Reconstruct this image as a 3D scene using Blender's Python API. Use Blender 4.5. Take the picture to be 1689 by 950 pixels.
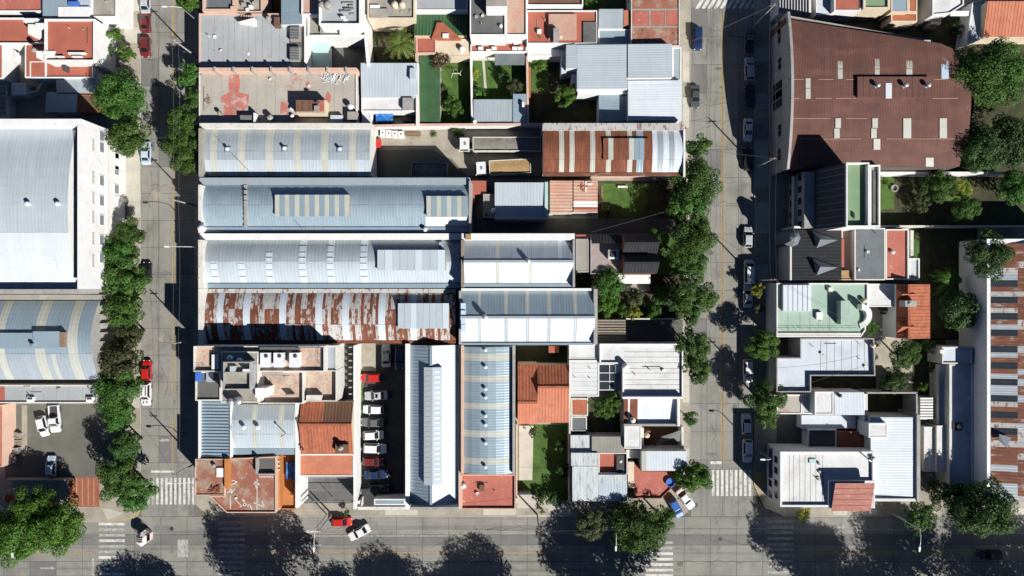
import bpy, math, random
from mathutils import Vector, Quaternion
R = random.Random(7)
for o in list(bpy.data.objects): bpy.data.objects.remove(o)
SC = bpy.context.scene
COL = SC.collection
# ------------------------------------------------------------------ camera, sky, sun, exposure
S, H, CX, CY = 0.115, 133.0, 844.5, 475.0        # metres per photo pixel on the ground, flying height, nadir
cam = bpy.data.cameras.new('camera'); camo = bpy.data.objects.new('camera', cam); COL.objects.link(camo)
camo.location = (0, 0, H); cam.sensor_width = 36.0; cam.lens = 36.0 * H / (1689 * S); cam.clip_end = 3000
SC.camera = camo
EL, SHX, SHY = math.radians(36), -0.69, 0.724     # sun height; shadows run to the upper left
W = bpy.data.worlds.new('World'); SC.world = W; W.use_nodes = True
nt = W.node_tree; sky = nt.nodes.new('ShaderNodeTexSky'); sky.sky_type = 'NISHITA'; sky.sun_disc = False
sky.sun_elevation = EL; sky.sun_rotation = math.atan2(-SHX, -SHY); sky.dust_density = 0.05; sky.air_density = 0.30; sky.ozone_density = 4.0
nt.links.new(sky.outputs[0], nt.nodes['Background'].inputs[0]); nt.nodes['Background'].inputs[1].default_value = 0.068
sl = bpy.data.lights.new('sun', 'SUN'); sl.energy = 5.0; sl.angle = math.radians(0.53); sl.color = (1.0, 0.975, 0.935)
so = bpy.data.objects.new('sun', sl); COL.objects.link(so); so.location = (60, -60, 90)
so.rotation_euler = Vector((SHX * math.cos(EL), SHY * math.cos(EL), -math.sin(EL))).to_track_quat('-Z', 'Y').to_euler()
SC.view_settings.view_transform = 'Standard'; SC.view_settings.look = 'None'
SC.view_settings.exposure = 0.5; SC.view_settings.gamma = 1.0; SC.view_settings.use_curve_mapping = False
SC.cycles.max_bounces = 5; SC.cycles.diffuse_bounces = 1; SC.cycles.transparent_max_bounces = 4

# ------------------------------------------------------------------ helpers
def P(px, py, z=0.0):
    k = S * (H - z) / H
    return Vector(((px - CX) * k, (CY - py) * k, z))
ORG = {}
def org(o): return ORG.get(o.name, Vector((0, 0, 0))) if o else Vector((0, 0, 0))
def put(o, parent, loc=None):
    COL.objects.link(o)
    w = Vector(loc) if loc is not None else org(parent)
    if parent: o.parent = parent; o.location = w - org(parent)
    else: o.location = w
    ORG[o.name] = w
    return o
def thing(name, label, cat, loc=(0, 0, 0), rz=0.0, group=None, kind=None):
    o = bpy.data.objects.new(name, None); o.empty_display_size = 0.2
    put(o, None, loc); o.rotation_euler[2] = rz
    if label: o['label'] = label
    if cat: o['category'] = cat
    if group: o['group'] = group
    if kind: o['kind'] = kind
    return o
def raw(name, vs, fs, mat=None, smooth=False):
    me = bpy.data.meshes.new(name); me.from_pydata([tuple(v) for v in vs], [], fs); me.update()
    if mat: me.materials.append(mat)
    if smooth: me.polygons.foreach_set('use_smooth', [True] * len(fs))
    return me
def mesh(name, vs, fs, mat, parent=None, smooth=False):          # vertices in world space
    off = org(parent)
    return put(bpy.data.objects.new(name, raw(name, [Vector(v) - off for v in vs], fs, mat, smooth)), parent)
def inst(name, me, loc, parent=None, mat=None, rz=0.0, sc=None):
    o = bpy.data.objects.new(name, me); put(o, parent, loc); o.rotation_euler[2] = rz
    if sc: o.scale = sc if hasattr(sc, '__len__') else (sc, sc, sc)
    if mat:
        o.material_slots[0].link = 'OBJECT'; o.material_slots[0].material = mat
    return o
def prism(pts, z0, z1):
    a = sum(pts[i][0] * pts[(i + 1) % len(pts)][1] - pts[(i + 1) % len(pts)][0] * pts[i][1] for i in range(len(pts)))
    if a < 0: pts = pts[::-1]
    n = len(pts)
    vs = [(p[0], p[1], z0) for p in pts] + [(p[0], p[1], z1) for p in pts]
    fs = [tuple(range(n - 1, -1, -1)), tuple(range(n, 2 * n))] + [(i, (i + 1) % n, n + (i + 1) % n, n + i) for i in range(n)]
    return vs, fs
def quad4(r): return [(r[0], r[1]), (r[2], r[1]), (r[2], r[3]), (r[0], r[3])]
def wpoly(poly, z):
    if not hasattr(poly[0], '__len__'): poly = quad4(poly)
    return [P(x, y, z) for x, y in poly]
def inset(pts, d):
    n = len(pts); a = sum(pts[i][0] * pts[(i + 1) % n][1] - pts[(i + 1) % n][0] * pts[i][1] for i in range(n))
    if a < 0: d = -d
    out = []
    for i in range(n):
        p0, p1, p2 = (Vector(pts[(i + k) % n][:2]) for k in (-1, 0, 1))
        e1, e2 = (p1 - p0).normalized(), (p2 - p1).normalized()
        n1, n2 = Vector((-e1.y, e1.x)), Vector((-e2.y, e2.x))
        m = n1 + n2; m = m / max(0.3, (1 + n1.dot(n2)))
        out.append(p1 + m * d)
    return out
def ring(pts, d, z0, z1):
    q = inset(pts, d); n = len(pts)
    vs = [(p[0], p[1], z) for z in (z0, z1) for p in pts] + [(p[0], p[1], z) for z in (z0, z1) for p in q]
    fs = []
    for i in range(n):
        j = (i + 1) % n
        fs += [(i, j, n + j, n + i), (2 * n + j, 2 * n + i, 3 * n + i, 3 * n + j), (n + i, n + j, 3 * n + j, 3 * n + i), (j, i, 2 * n + i, 2 * n + j)]
    return vs, fs
def box(name, rect, z0, z1, mat, parent=None):                   # rect in photo pixels at the height z1
    return mesh(name, *prism(wpoly(rect, z1), z0, z1), mat, parent)
def wbox(name, c, s, mat, parent=None, rz=0.0):                  # world box, c = centre of the base
    ca, sa = math.cos(rz), math.sin(rz); pts = []
    for sx, sy in ((-1, -1), (1, -1), (1, 1), (-1, 1)):
        x, y = sx * s[0] / 2, sy * s[1] / 2; pts.append((c[0] + ca * x - sa * y, c[1] + sa * x + ca * y))
    return mesh(name, *prism(pts, c[2], c[2] + s[2]), mat, parent)
def lathe(prof, n=14, c=(0, 0, 0)):
    vs, fs = [], []
    for r, z in prof:
        for k in range(n):
            a = 2 * math.pi * k / n; vs.append((c[0] + r * math.cos(a), c[1] + r * math.sin(a), c[2] + z))
    for i in range(len(prof) - 1):
        for k in range(n):
            fs.append((i * n + k, i * n + (k + 1) % n, (i + 1) * n + (k + 1) % n, (i + 1) * n + k))
    fs += [tuple(range(n - 1, -1, -1)), tuple((len(prof) - 1) * n + k for k in range(n))]
    return vs, fs
def tube(path, rad, n=6):
    vs, fs = [], []; path = [Vector(p) for p in path]
    for i, p in enumerate(path):
        d = (path[min(i + 1, len(path) - 1)] - path[max(i - 1, 0)]).normalized()
        u = d.cross(Vector((0, 0, 1)) if abs(d.z) < 0.95 else Vector((1, 0, 0))).normalized(); v = d.cross(u)
        r = rad[i] if hasattr(rad, '__len__') else rad
        for k in range(n):
            a = 2 * math.pi * k / n; vs.append(p + (u * math.cos(a) + v * math.sin(a)) * r)
    for i in range(len(path) - 1):
        for k in range(n):
            fs.append((i * n + k, i * n + (k + 1) % n, (i + 1) * n + (k + 1) % n, (i + 1) * n + k))
    fs += [tuple(range(n)), tuple((len(path) - 1) * n + k for k in range(n - 1, -1, -1))]
    return vs, fs
def merge(*parts):
    vs, fs = [], []
    for v, f in parts:
        b = len(vs); vs += list(v); fs += [tuple(i + b for i in q) for q in f]
    return vs, fs

# ------------------------------------------------------------------ materials
M = {}
def mk(name, col, rough=0.8, var=0.10, scale=0.6, layers=(), rnd=0.0, metal=0.0, spec=0.3, bump=0.0, coat=0.0, fine=0.08):
    m = bpy.data.materials.new(name); m.use_nodes = True; t = m.node_tree; N, L = t.nodes, t.links
    b = N['Principled BSDF']; b.inputs['Roughness'].default_value = rough; b.inputs['Metallic'].default_value = metal
    b.inputs['Specular IOR Level'].default_value = spec
    if coat: b.inputs['Coat Weight'].default_value = coat; b.inputs['Coat Roughness'].default_value = 0.068
    g = N.new('ShaderNodeNewGeometry')
    def noise(sc, det=5, off=0.0):
        mp = N.new('ShaderNodeMapping'); L.new(g.outputs['Position'], mp.inputs[0])
        mp.inputs['Scale'].default_value = sc if hasattr(sc, '__len__') else (sc, sc, sc); mp.inputs['Location'].default_value = (off, off * 1.7, off * .3)
        n = N.new('ShaderNodeTexNoise'); n.inputs['Scale'].default_value = 1.0; n.inputs['Detail'].default_value = det
        n.inputs['Roughness'].default_value = 0.62
        L.new(mp.outputs[0], n.inputs['Vector']); return n.outputs['Fac']
    def rng(sock, a, c, lo, hi):
        r = N.new('ShaderNodeMapRange'); r.inputs[1].default_value = a; r.inputs[2].default_value = c; r.inputs[3].default_value = lo; r.inputs[4].default_value = hi
        L.new(sock, r.inputs[0]); return r.outputs[0]
    c = N.new('ShaderNodeRGB'); c.outputs[0].default_value = (*col, 1); cur = c.outputs[0]
    for k, (lc, ls, a, e, st) in enumerate(layers):
        f = rng(noise(ls, 6, 3.1 * k + len(name)), a, e, 0, st)
        mx = N.new('ShaderNodeMix'); mx.data_type = 'RGBA'; L.new(f, mx.inputs['Factor']); L.new(cur, mx.inputs['A']); mx.inputs['B'].default_value = (*lc, 1)
        cur = mx.outputs['Result']
    fac = rng(noise(scale, 4, 9.0), 0.25, 0.75, 1 - var, 1 + var)
    f2 = rng(noise(9.0, 3, 2.0), 0.25, 0.75, 1 - fine, 1 + fine)
    mu = N.new('ShaderNodeMath'); mu.operation = 'MULTIPLY'; L.new(fac, mu.inputs[0]); L.new(f2, mu.inputs[1]); fo = mu.outputs[0]
    if rnd:
        oi = N.new('ShaderNodeObjectInfo'); r = rng(oi.outputs['Random'], 0, 1, 1 - rnd, 1 + rnd)
        m2 = N.new('ShaderNodeMath'); m2.operation = 'MULTIPLY'; L.new(fo, m2.inputs[0]); L.new(r, m2.inputs[1]); fo = m2.outputs[0]
    vm = N.new('ShaderNodeVectorMath'); vm.operation = 'SCALE'; L.new(cur, vm.inputs[0]); L.new(fo, vm.inputs['Scale'])
    L.new(vm.outputs[0], b.inputs['Base Color'])
    if bump:
        bn = N.new('ShaderNodeBump'); bn.inputs['Strength'].default_value = bump; bn.inputs['Distance'].default_value = 0.068
        L.new(noise(7.0, 4, 5.0), bn.inputs['Height']); L.new(bn.outputs[0], b.inputs['Normal'])
    M[name] = m; return m
GR = (0.10, 0.095, 0.085)
mk('ground', (0.16, 0.145, 0.12), var=.25, scale=.25, layers=[((.09, .08, .06), .5, .5, .7, .7)])
ROADL = [((.115, .108, .095), (.25, .25, .25), .5, .72, .6), ((.30, .285, .25), .13, .56, .74, .5), ((.05, .05, .05), (1.3, 1.3, 1), .66, .74, .4)]
RC = (0.252, 0.243, 0.215)
mk('road', RC, rough=.85, var=.14, scale=.2, rnd=.03, layers=ROADL + [((.10, .10, .098), (.9, .02, 1), .54, .68, .55), ((.29, .28, .255), (1.3, .03, 1), .58, .72, .4)], bump=.15, fine=.13)
mk('road_h', RC, rough=.85, var=.14, scale=.2, rnd=.03, layers=ROADL + [((.10, .10, .098), (.02, .9, 1), .54, .68, .55), ((.29, .28, .255), (.03, 1.3, 1), .58, .72, .4)], bump=.15, fine=.13)
mk('road_dark', (0.17, 0.166, 0.155), rough=.85, var=.16, scale=.3, rnd=.03, layers=[((.2, .19, .17), .3, .5, .75, .5)], bump=.15, fine=.12)
mk('asphalt', (0.135, 0.132, 0.112), rough=.9, var=.18, scale=.25, layers=[((.19, .175, .135), .2, .5, .7, .5), ((.07, .07, .065), .9, .6, .75, .35)], bump=.2)
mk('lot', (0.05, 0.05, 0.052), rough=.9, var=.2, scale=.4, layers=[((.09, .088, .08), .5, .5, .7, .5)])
mk('joint', (0.06, 0.058, 0.055), var=.2)
mk('crack', (0.075, 0.072, 0.07), var=.2)
mk('pavement', (0.33, 0.295, 0.235), rough=.85, var=.16, scale=.4, layers=[((.21, .19, .16), .7, .5, .72, .6), ((.42, .39, .33), .3, .55, .75, .5)], bump=.1, rnd=.06)
mk('pave_pale', (0.47, 0.44, 0.37), rough=.85, var=.12, scale=.5, layers=[((.3, .28, .24), .9, .55, .75, .4)], rnd=.06)
mk('kerb', (0.36, 0.34, 0.30), var=.18, scale=.8)
mk('kerb_yellow', (0.50, 0.34, 0.08), var=.2, scale=.8, layers=[((.36, .32, .25), 1.2, .5, .65, .7)])
mk('paint_white', (0.62, 0.62, 0.58), var=.15, scale=.9, layers=[((.24, .23, .2), 1.6, .48, .66, .7)])
mk('paint_worn', (0.42, 0.42, 0.38), var=.15, scale=.9, layers=[((.24, .23, .2), 1.8, .42, .6, .8)])
mk('paint_yellow', (0.42, 0.27, 0.07), var=.2, scale=.9, layers=[((.24, .22, .17), 1.5, .45, .65, .75)])
mk('lawn', (0.062, 0.122, 0.026), rough=.95, var=.35, scale=.5, layers=[((.14, .17, .04), .4, .5, .7, .5), ((.04, .08, .015), 1.2, .5, .7, .6)], bump=.5, fine=.3)
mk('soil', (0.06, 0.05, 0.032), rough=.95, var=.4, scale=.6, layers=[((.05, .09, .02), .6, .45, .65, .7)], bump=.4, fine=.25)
mk('dirt', (0.33, 0.295, 0.235), rough=.95, var=.2, scale=.5, layers=[((.21, .17, .11), .9, .55, .72, .6)], bump=.2)
sh = (5, .25, 1)
mk('galv', (0.375, 0.42, 0.45), rough=.42, metal=.15, spec=.5, var=.06, scale=.25, rnd=.035, layers=[((.28, .31, .34), (.5, .5, .5), .5, .75, .4), ((.24, .25, .25), (2.2, .10, 1), .56, .74, .4)])
mk('galv_blue', (0.28, 0.365, 0.42), rough=.42, metal=.15, spec=.5, var=.06, scale=.25, rnd=.04, layers=[((.34, .41, .45), (.3, .3, .3), .5, .75, .5), ((.20, .24, .27), (2.2, .12, 1), .56, .74, .4)])
mk('galv_pale', (0.465, 0.525, 0.565), rough=.45, metal=.1, spec=.5, var=.06, scale=.25, rnd=.03, layers=[((.40, .45, .48), (.5, .5, .5), .52, .75, .4), ((.33, .35, .36), (2.2, .10, 1), .56, .74, .4)])
mk('galv_white', (0.60, 0.645, 0.68), rough=.45, spec=.4, var=.05, scale=.25, rnd=.03, layers=[((.52, .55, .57), (.7, .7, .7), .55, .75, .5), ((.42, .43, .43), (1.8, .10, 1), .58, .74, .45)])
mk('galv_dark', (0.20, 0.23, 0.26), rough=.5, spec=.4, var=.1, scale=.3, rnd=.05)
mk('slate_dark', (0.03, 0.034, 0.042), rough=.6, var=.15, scale=.5)
mk('slate_sheet', (0.135, 0.15, 0.16), rough=.6, var=.15, scale=.5, rnd=.06, layers=[((.18, .19, .18), .6, .5, .72, .5)])
mk('worn_sheet', (0.54, 0.57, 0.57), rough=.55, var=.1, scale=.4, rnd=.06, layers=[((.20, .22, .23), (1.6, .5, 1), .52, .68, .75)])
mk('cream', (0.455, 0.46, 0.405), rough=.55, var=.08, scale=.5, rnd=.05, layers=[((.40, .38, .31), .8, .5, .75, .5)])
mk('translucent', (0.55, 0.62, 0.67), rough=.35, spec=.5, var=.04, rnd=.03)
mk('sky_glass', (0.50, 0.62, 0.72), rough=.25, spec=.5, var=.05, rnd=.05)
mk('rust', (0.175, 0.062, 0.034), rough=.85, var=.18, scale=.4, rnd=.12, layers=[((.29, .11, .05), (2.5, .35, 1), .5, .7, .7), ((.10, .038, .024), (1.2, .5, 1), .55, .7, .6)])
mk('rust_x', (0.17, 0.066, 0.038), rough=.85, var=.18, scale=.4, rnd=.12, layers=[((.33, .16, .09), (.35, 2.5, 1), .5, .7, .6), ((.36, .34, .31), (.3, 1.1, 1), .56, .66, .85)])
mk('rust_streak', (0.17, 0.062, 0.036), rough=.8, var=.2, scale=.6, rnd=.2, layers=[((.47, .45, .43), (1.8, .7, 1), .505, .585, .85), ((.27, .11, .06), (3, .5, 1), .55, .68, .6)])
mk('rust_grey', (0.45, 0.44, 0.42), rough=.7, var=.12, scale=.4, rnd=.08, layers=[((.20, .075, .045), (2.2, .8, 1), .53, .61, .85)])
mk('terrace_mauve', (0.33, 0.27, 0.255), rough=.85, var=.12, scale=.6)  # pinkish floor darkened, the gables' shade put into its colour
mk('brown_sheet', (0.128, 0.060, 0.045), rough=.75, var=.14, scale=.2, rnd=.07, layers=[((.175, .088, .066), (.10, .5, .3), .5, .66, .7), ((.09, .05, .042), (.35, .35, .3), .54, .68, .6), ((.11, .05, .045), (1.6, .12, 1), .55, .7, .5), ((.26, .12, .07), 2.5, .68, .74, .5),((.19, .09, .068), (.25, .25, .3), .5, .72, .5), ((.10, .045, .034), .9, .6, .75, .35)])
mk('brown_wall', (0.12, 0.095, 0.08), var=.12)
mk('white', (0.73, 0.725, 0.70), rough=.7, var=.04, scale=.5, layers=[((.56, .54, .5), .8, .5, .75, .5), ((.4, .39, .36), (2.5, 2.5, .4), .62, .74, .4)])
mk('white_dirty', (0.62, 0.60, 0.54), rough=.8, var=.1, scale=.5, layers=[((.36, .34, .29), 1.1, .52, .72, .6)])
mk('cream_wall', (0.62, 0.52, 0.38), rough=.8, var=.1, scale=.5, layers=[((.4, .33, .25), 1.1, .55, .75, .5)])
mk('pink_wall', (0.60, 0.40, 0.31), rough=.8, var=.12, scale=.5, layers=[((.45, .36, .3), 1.1, .5, .75, .6)])
mk('kiosk_pink', (0.66, 0.56, 0.55), rough=.6, var=.05)
mk('grey_wall', (0.34, 0.33, 0.31), rough=.85, var=.15, scale=.5, layers=[((.2, .19, .17), .9, .5, .72, .6)])
mk('roof_white', (0.64, 0.64, 0.63), rough=.75, var=.07, scale=.35, layers=[((.45, .45, .43), .35, .48, .72, .65), ((.33, .32, .30), (1.6, 1.6, 1), .58, .72, .55), ((.24, .23, .21), (.7, 3.5, 1), .64, .72, .4)])
mk('roof_pale', (0.54, 0.58, 0.62), rough=.7, var=.07, scale=.3, layers=[((.40, .44, .47), .4, .48, .72, .6), ((.30, .32, .33), 1.3, .6, .74, .4)])
mk('roof_grey', (0.345, 0.365, 0.375), rough=.75, var=.08, scale=.2, layers=[((.42, .435, .435), .22, .45, .68, .6), ((.29, .265, .23), .5, .58, .74, .6)])
mk('roof_concrete', (0.30, 0.28, 0.24), rough=.85, var=.14, scale=.4, layers=[((.40, .38, .33), .5, .5, .72, .5), ((.17, .16, .14), 1.1, .56, .74, .6)])
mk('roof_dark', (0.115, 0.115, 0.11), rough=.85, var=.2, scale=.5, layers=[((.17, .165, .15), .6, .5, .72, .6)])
mk('terrace', (0.385, 0.355, 0.305), rough=.85, var=.10, scale=.3, layers=[((.48, .46, .41), .35, .5, .72, .5), ((.48, .155, .115), (.14, .30, 1), .60, .66, .75), ((.26, .24, .21), 1.2, .56, .74, .5)])
mk('red_paint', (0.42, 0.135, 0.10), rough=.8, var=.14, scale=.4, layers=[((.52, .40, .33), 1.4, .60, .70, .6)])
mk('red_worn', (0.45, 0.15, 0.12), rough=.85, var=.15, scale=.5, layers=[((.5, .42, .37), 1.0, .52, .64, .85), ((.36, .33, .29), .6, .58, .7, .7)])
mk('red_stained', (0.30, 0.115, 0.075), rough=.85, var=.16, scale=.4, layers=[((.36, .30, .22), .35, .48, .62, .8), ((.2, .17, .14), .9, .56, .7, .6), ((.65, .56, .5), 2.0, .64, .69, .5)])
mk('red_flat', (0.38, 0.115, 0.075), rough=.8, var=.14, scale=.4, layers=[((.30, .12, .09), .7, .5, .72, .7), ((.2, .1, .08), 2.0, .6, .74, .4)])
mk('salmon', (0.47, 0.165, 0.095), rough=.8, var=.12, scale=.6, rnd=.05, layers=[((.54, .25, .16), .5, .5, .75, .4), ((.28, .11, .07), 1.5, .56, .72, .5)], fine=.15)
mk('tile_red', (0.36, 0.115, 0.06), rough=.8, var=.2, scale=.8, rnd=.08, layers=[((.21, .075, .045), 1.2, .48, .7, .7), ((.10, .07, .05), 3.0, .6, .72, .5), ((.45, .22, .14), 4.0, .6, .72, .4)], fine=.2)
mk('tile_brown', (0.16, 0.085, 0.055), rough=.8, var=.16, scale=.6, rnd=.05)
mk('tile_black', (0.028, 0.029, 0.032), rough=.55, var=.2, scale=.7, rnd=.06)
mk('tile_pink', (0.50, 0.28, 0.21), rough=.85, var=.1, scale=.5, layers=[((.45, .37, .28), .4, .46, .62, .7), ((.34, .15, .11), 1.5, .56, .7, .5)])
mk('floor_pink', (0.50, 0.34, 0.26), rough=.85, var=.14, scale=.7, layers=[((.52, .45, .36), .9, .44, .6, .8), ((.27, .16, .12), 1.8, .54, .66, .65), ((.36, .33, .28), .5, .56, .7, .6)], fine=.15)
mk('green_roof', (0.19, 0.285, 0.165), rough=.8, var=.07, scale=.4, layers=[((.24, .34, .22), .5, .5, .75, .5)])
mk('mint_roof', (0.33, 0.44, 0.36), rough=.8, var=.07, scale=.4, layers=[((.42, .51, .44), .5, .5, .75, .5), ((.28, .40, .31), 1.4, .58, .74, .5)])
mk('green_sheet', (0.045, 0.105, 0.045), rough=.6, var=.12, scale=.4, rnd=.06, layers=[((.10, .17, .07), .6, .52, .72, .5)])
mk('teal', (0.40, 0.56, 0.53), rough=.6, var=.06)
mk('orange', (0.47, 0.185, 0.06), rough=.8, var=.1)
mk('blue_tarp', (0.02, 0.13, 0.42), rough=.4, var=.25, scale=1.2, layers=[((.2, .42, .72), 1.5, .5, .65, .7)])
mk('pool_blue', (0.03, 0.18, 0.42), rough=.15, var=.15)
mk('blue_plastic', (0.06, 0.16, 0.5), rough=.4)
mk('wood', (0.23, 0.15, 0.09), rough=.8, var=.2, scale=2, rnd=.1)
mk('wood_grey', (0.26, 0.22, 0.17), rough=.85, var=.2, scale=2, rnd=.12)
mk('brick', (0.30, 0.11, 0.06), rough=.85, var=.2, scale=1.2)
mk('metal', (0.45, 0.46, 0.47), rough=.4, metal=.6, spec=.5)
mk('metal_white', (0.72, 0.73, 0.74), rough=.4, spec=.5)
mk('metal_dark', (0.06, 0.06, 0.065), rough=.5)
mk('shade_cloth', (0.17, 0.175, 0.165), rough=.9, var=.25, scale=1)
mk('sand', (0.36, 0.235, 0.11), rough=.95, var=.18, scale=.8, bump=.5)
mk('ash_load', (0.22, 0.20, 0.17), rough=.95, var=.2, scale=.8, bump=.5, layers=[((.12, .13, .14), .5, .5, .7, .8)])
mk('window', (0.02, 0.025, 0.03), rough=.12, spec=.6, var=.2)
mk('pane_grey', (0.20, 0.22, 0.24), rough=.2, spec=.5)
mk('pane_beige', (0.42, 0.37, 0.30), rough=.6)
mk('red_panel', (0.34, 0.14, 0.11), rough=.85, var=.16, scale=.6, layers=[((.5, .42, .38), (.8, 3.0, 1), .58, .68, .7), ((.24, .1, .08), 1.2, .55, .7, .5)])
mk('car_glass', (0.012, 0.014, 0.017), rough=.08, spec=.7, var=.05)
mk('tyre', (0.02, 0.02, 0.02), rough=.9); mk('rim', (0.35, 0.35, 0.36), rough=.35, metal=.7)
mk('lamp_glass', (0.75, 0.76, 0.78), rough=.15, spec=.6); mk('tail', (0.25, 0.01, 0.01), rough=.2, spec=.6)
mk('bark', (0.085, 0.06, 0.042), rough=.95, var=.25, scale=2)
mk('wire', (0.10, 0.10, 0.11), rough=.6)
mk('concrete_pole', (0.36, 0.35, 0.33), rough=.85, var=.15)
mk('pv', (0.035, 0.042, 0.05), rough=.15, spec=.6, rnd=.15)
for n, c in dict(c_white=(.74, .74, .73), c_silver=(.42, .44, .46), c_grey=(.12, .125, .13), c_black=(.012, .013, .015), c_red=(.50, .02, .015), c_maroon=(.16, .022, .022), c_navy=(.015, .03, .09), c_blue=(.03, .13, .42), c_green=(.06, .075, .07), c_paleblue=(.45, .55, .66)).items():
    mk(n, c, rough=.3, spec=.5, var=.03, fine=.02, coat=.6)
def leafmat(name, c1, c2, c3):
    m = bpy.data.materials.new(name); m.use_nodes = True; t = m.node_tree; N, L = t.nodes, t.links
    N.remove(N['Principled BSDF']); out = N['Material Output']
    g = N.new('ShaderNodeNewGeometry'); oi = N.new('ShaderNodeObjectInfo')
    cr = N.new('ShaderNodeValToRGB'); e = cr.color_ramp.elements
    e[0].color = (*c1, 1); e[1].color = (*c3, 1); k = e.new(.55); k.color = (*c2, 1)
    nz = N.new('ShaderNodeTexNoise'); nz.inputs['Scale'].default_value = .9; nz.inputs['Detail'].default_value = 2.0; L.new(g.outputs['Position'], nz.inputs['Vector'])
    m1 = N.new('ShaderNodeMapRange'); m1.inputs[1].default_value = .3; m1.inputs[2].default_value = .7; L.new(nz.outputs['Fac'], m1.inputs[0])
    m0 = N.new('ShaderNodeMix'); m0.inputs[0].default_value = .5; L.new(g.outputs['Random Per Island'], m0.inputs[2]); L.new(m1.outputs[0], m0.inputs[3]); L.new(m0.outputs[0], cr.inputs[0])
    mr = N.new('ShaderNodeMapRange'); mr.inputs[3].default_value = .8; mr.inputs[4].default_value = 1.25; L.new(oi.outputs['Random'], mr.inputs[0])
    vm = N.new('ShaderNodeVectorMath'); vm.operation = 'SCALE'; hs = N.new('ShaderNodeHueSaturation'); hm = N.new('ShaderNodeMapRange'); hm.inputs[3].default_value = .485; hm.inputs[4].default_value = .518; L.new(oi.outputs['Random'], hm.inputs[0]); L.new(hm.outputs[0], hs.inputs['Hue']); L.new(cr.outputs[0], hs.inputs['Color']); L.new(hs.outputs[0], vm.inputs[0]); L.new(mr.outputs[0], vm.inputs['Scale'])
    d = N.new('ShaderNodeBsdfPrincipled'); d.inputs['Roughness'].default_value = .55; d.inputs['Specular IOR Level'].default_value = .25
    tr = N.new('ShaderNodeBsdfTranslucent'); mx = N.new('ShaderNodeMixShader'); mx.inputs[0].default_value = .28
    L.new(vm.outputs[0], d.inputs['Base Color']); L.new(vm.outputs[0], tr.inputs[0])
    L.new(d.outputs[0], mx.inputs[1]); L.new(tr.outputs[0], mx.inputs[2]); L.new(mx.outputs[0], out.inputs[0]); M[name] = m
leafmat('leaf', (.028, .072, .012), (.060, .132, .022), (.115, .205, .036))
leafmat('leaf_bright', (.036, .09, .011), (.075, .165, .018), (.135, .25, .034))
leafmat('leaf_dark', (.028, .058, .016), (.052, .1, .026), (.092, .15, .04))
leafmat('leaf_olive', (.045, .058, .022), (.075, .09, .034), (.115, .125, .05))
leafmat('leaf_yellow', (.13, .17, .02), (.24, .27, .03), (.36, .35, .05))
leafmat('leaf_brown', (.07, .05, .03), (.12, .08, .045), (.16, .12, .06))
leafmat('leaf_palm', (.06, .10, .02), (.12, .17, .03), (.22, .24, .07))
leafmat('flower_red', (.3, .03, .02), (.45, .06, .03), (.2, .2, .05))
# ------------------------------------------------------------------ building kit
Z0 = 0.13
def flat(name, label, cat, poly, z, roof='roof_concrete', wall='white_dirty', par=0.4, pt=0.22, z0=Z0, top=None, parent=None, group=None):
    """flat-roofed building or wing: poly is the outer edge of its top, in photo pixels"""
    zt = z + par; pts = wpoly(poly, zt); c = sum((Vector((p[0], p[1], 0)) for p in pts), Vector()) / len(pts); c.z = z0
    root = parent or thing(name, label, cat, c, group=group)
    mesh('wall', *prism(pts, z0, z), M[wall], root)
    if par > 0.02:
        mesh('parapet', *ring(pts, pt, z, zt), M[top or wall], root)
        mesh('roof', *prism(inset(pts, pt + .003), z - .05, z + .03), M[roof], root)
    else:
        mesh('roof', *prism(inset(pts, -0.12), z + .002, z + .10), M[roof], root)
    return root
CACHE = {}
def sheetmesh(key, w, cr, ribs, rh, axis):
    """one roofing sheet: cr = [(cross offset, z)], w = width along the ridge"""
    if key in CACHE: return CACHE[key]
    us = []
    for k in range(ribs):
        for f, h in ((0, 0), (.5, 0), (.62, 1), (.86, 1)): us.append(((k + f) / ribs * w, h * rh))
    us.append((w, 0)); vs, fs = [], []; n = len(us)
    for c, z in cr:
        for u, h in us: vs.append((u, -c, z + h) if axis == 'x' else (c, -u, z + h))
    for i in range(len(cr) - 1):
        for k in range(n - 1): fs.append((i * n + k, (i + 1) * n + k, (i + 1) * n + k + 1, i * n + k + 1) if axis == 'x' else (i * n + k, (i + 1) * n + k, (i + 1) * n + k + 1, i * n + k + 1))
    me = raw('roof_sheet', vs, fs, M['galv']); CACHE[key] = me
    return me
NK = [0]
def prof(kind, rise, peak):
    if kind == 'barrel': return lambda t: rise * 4 * t * (1 - t)
    if kind == 'gable': return lambda t: rise * min(t / peak, (1 - t) / (1 - peak))
    return lambda t: rise * t
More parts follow.
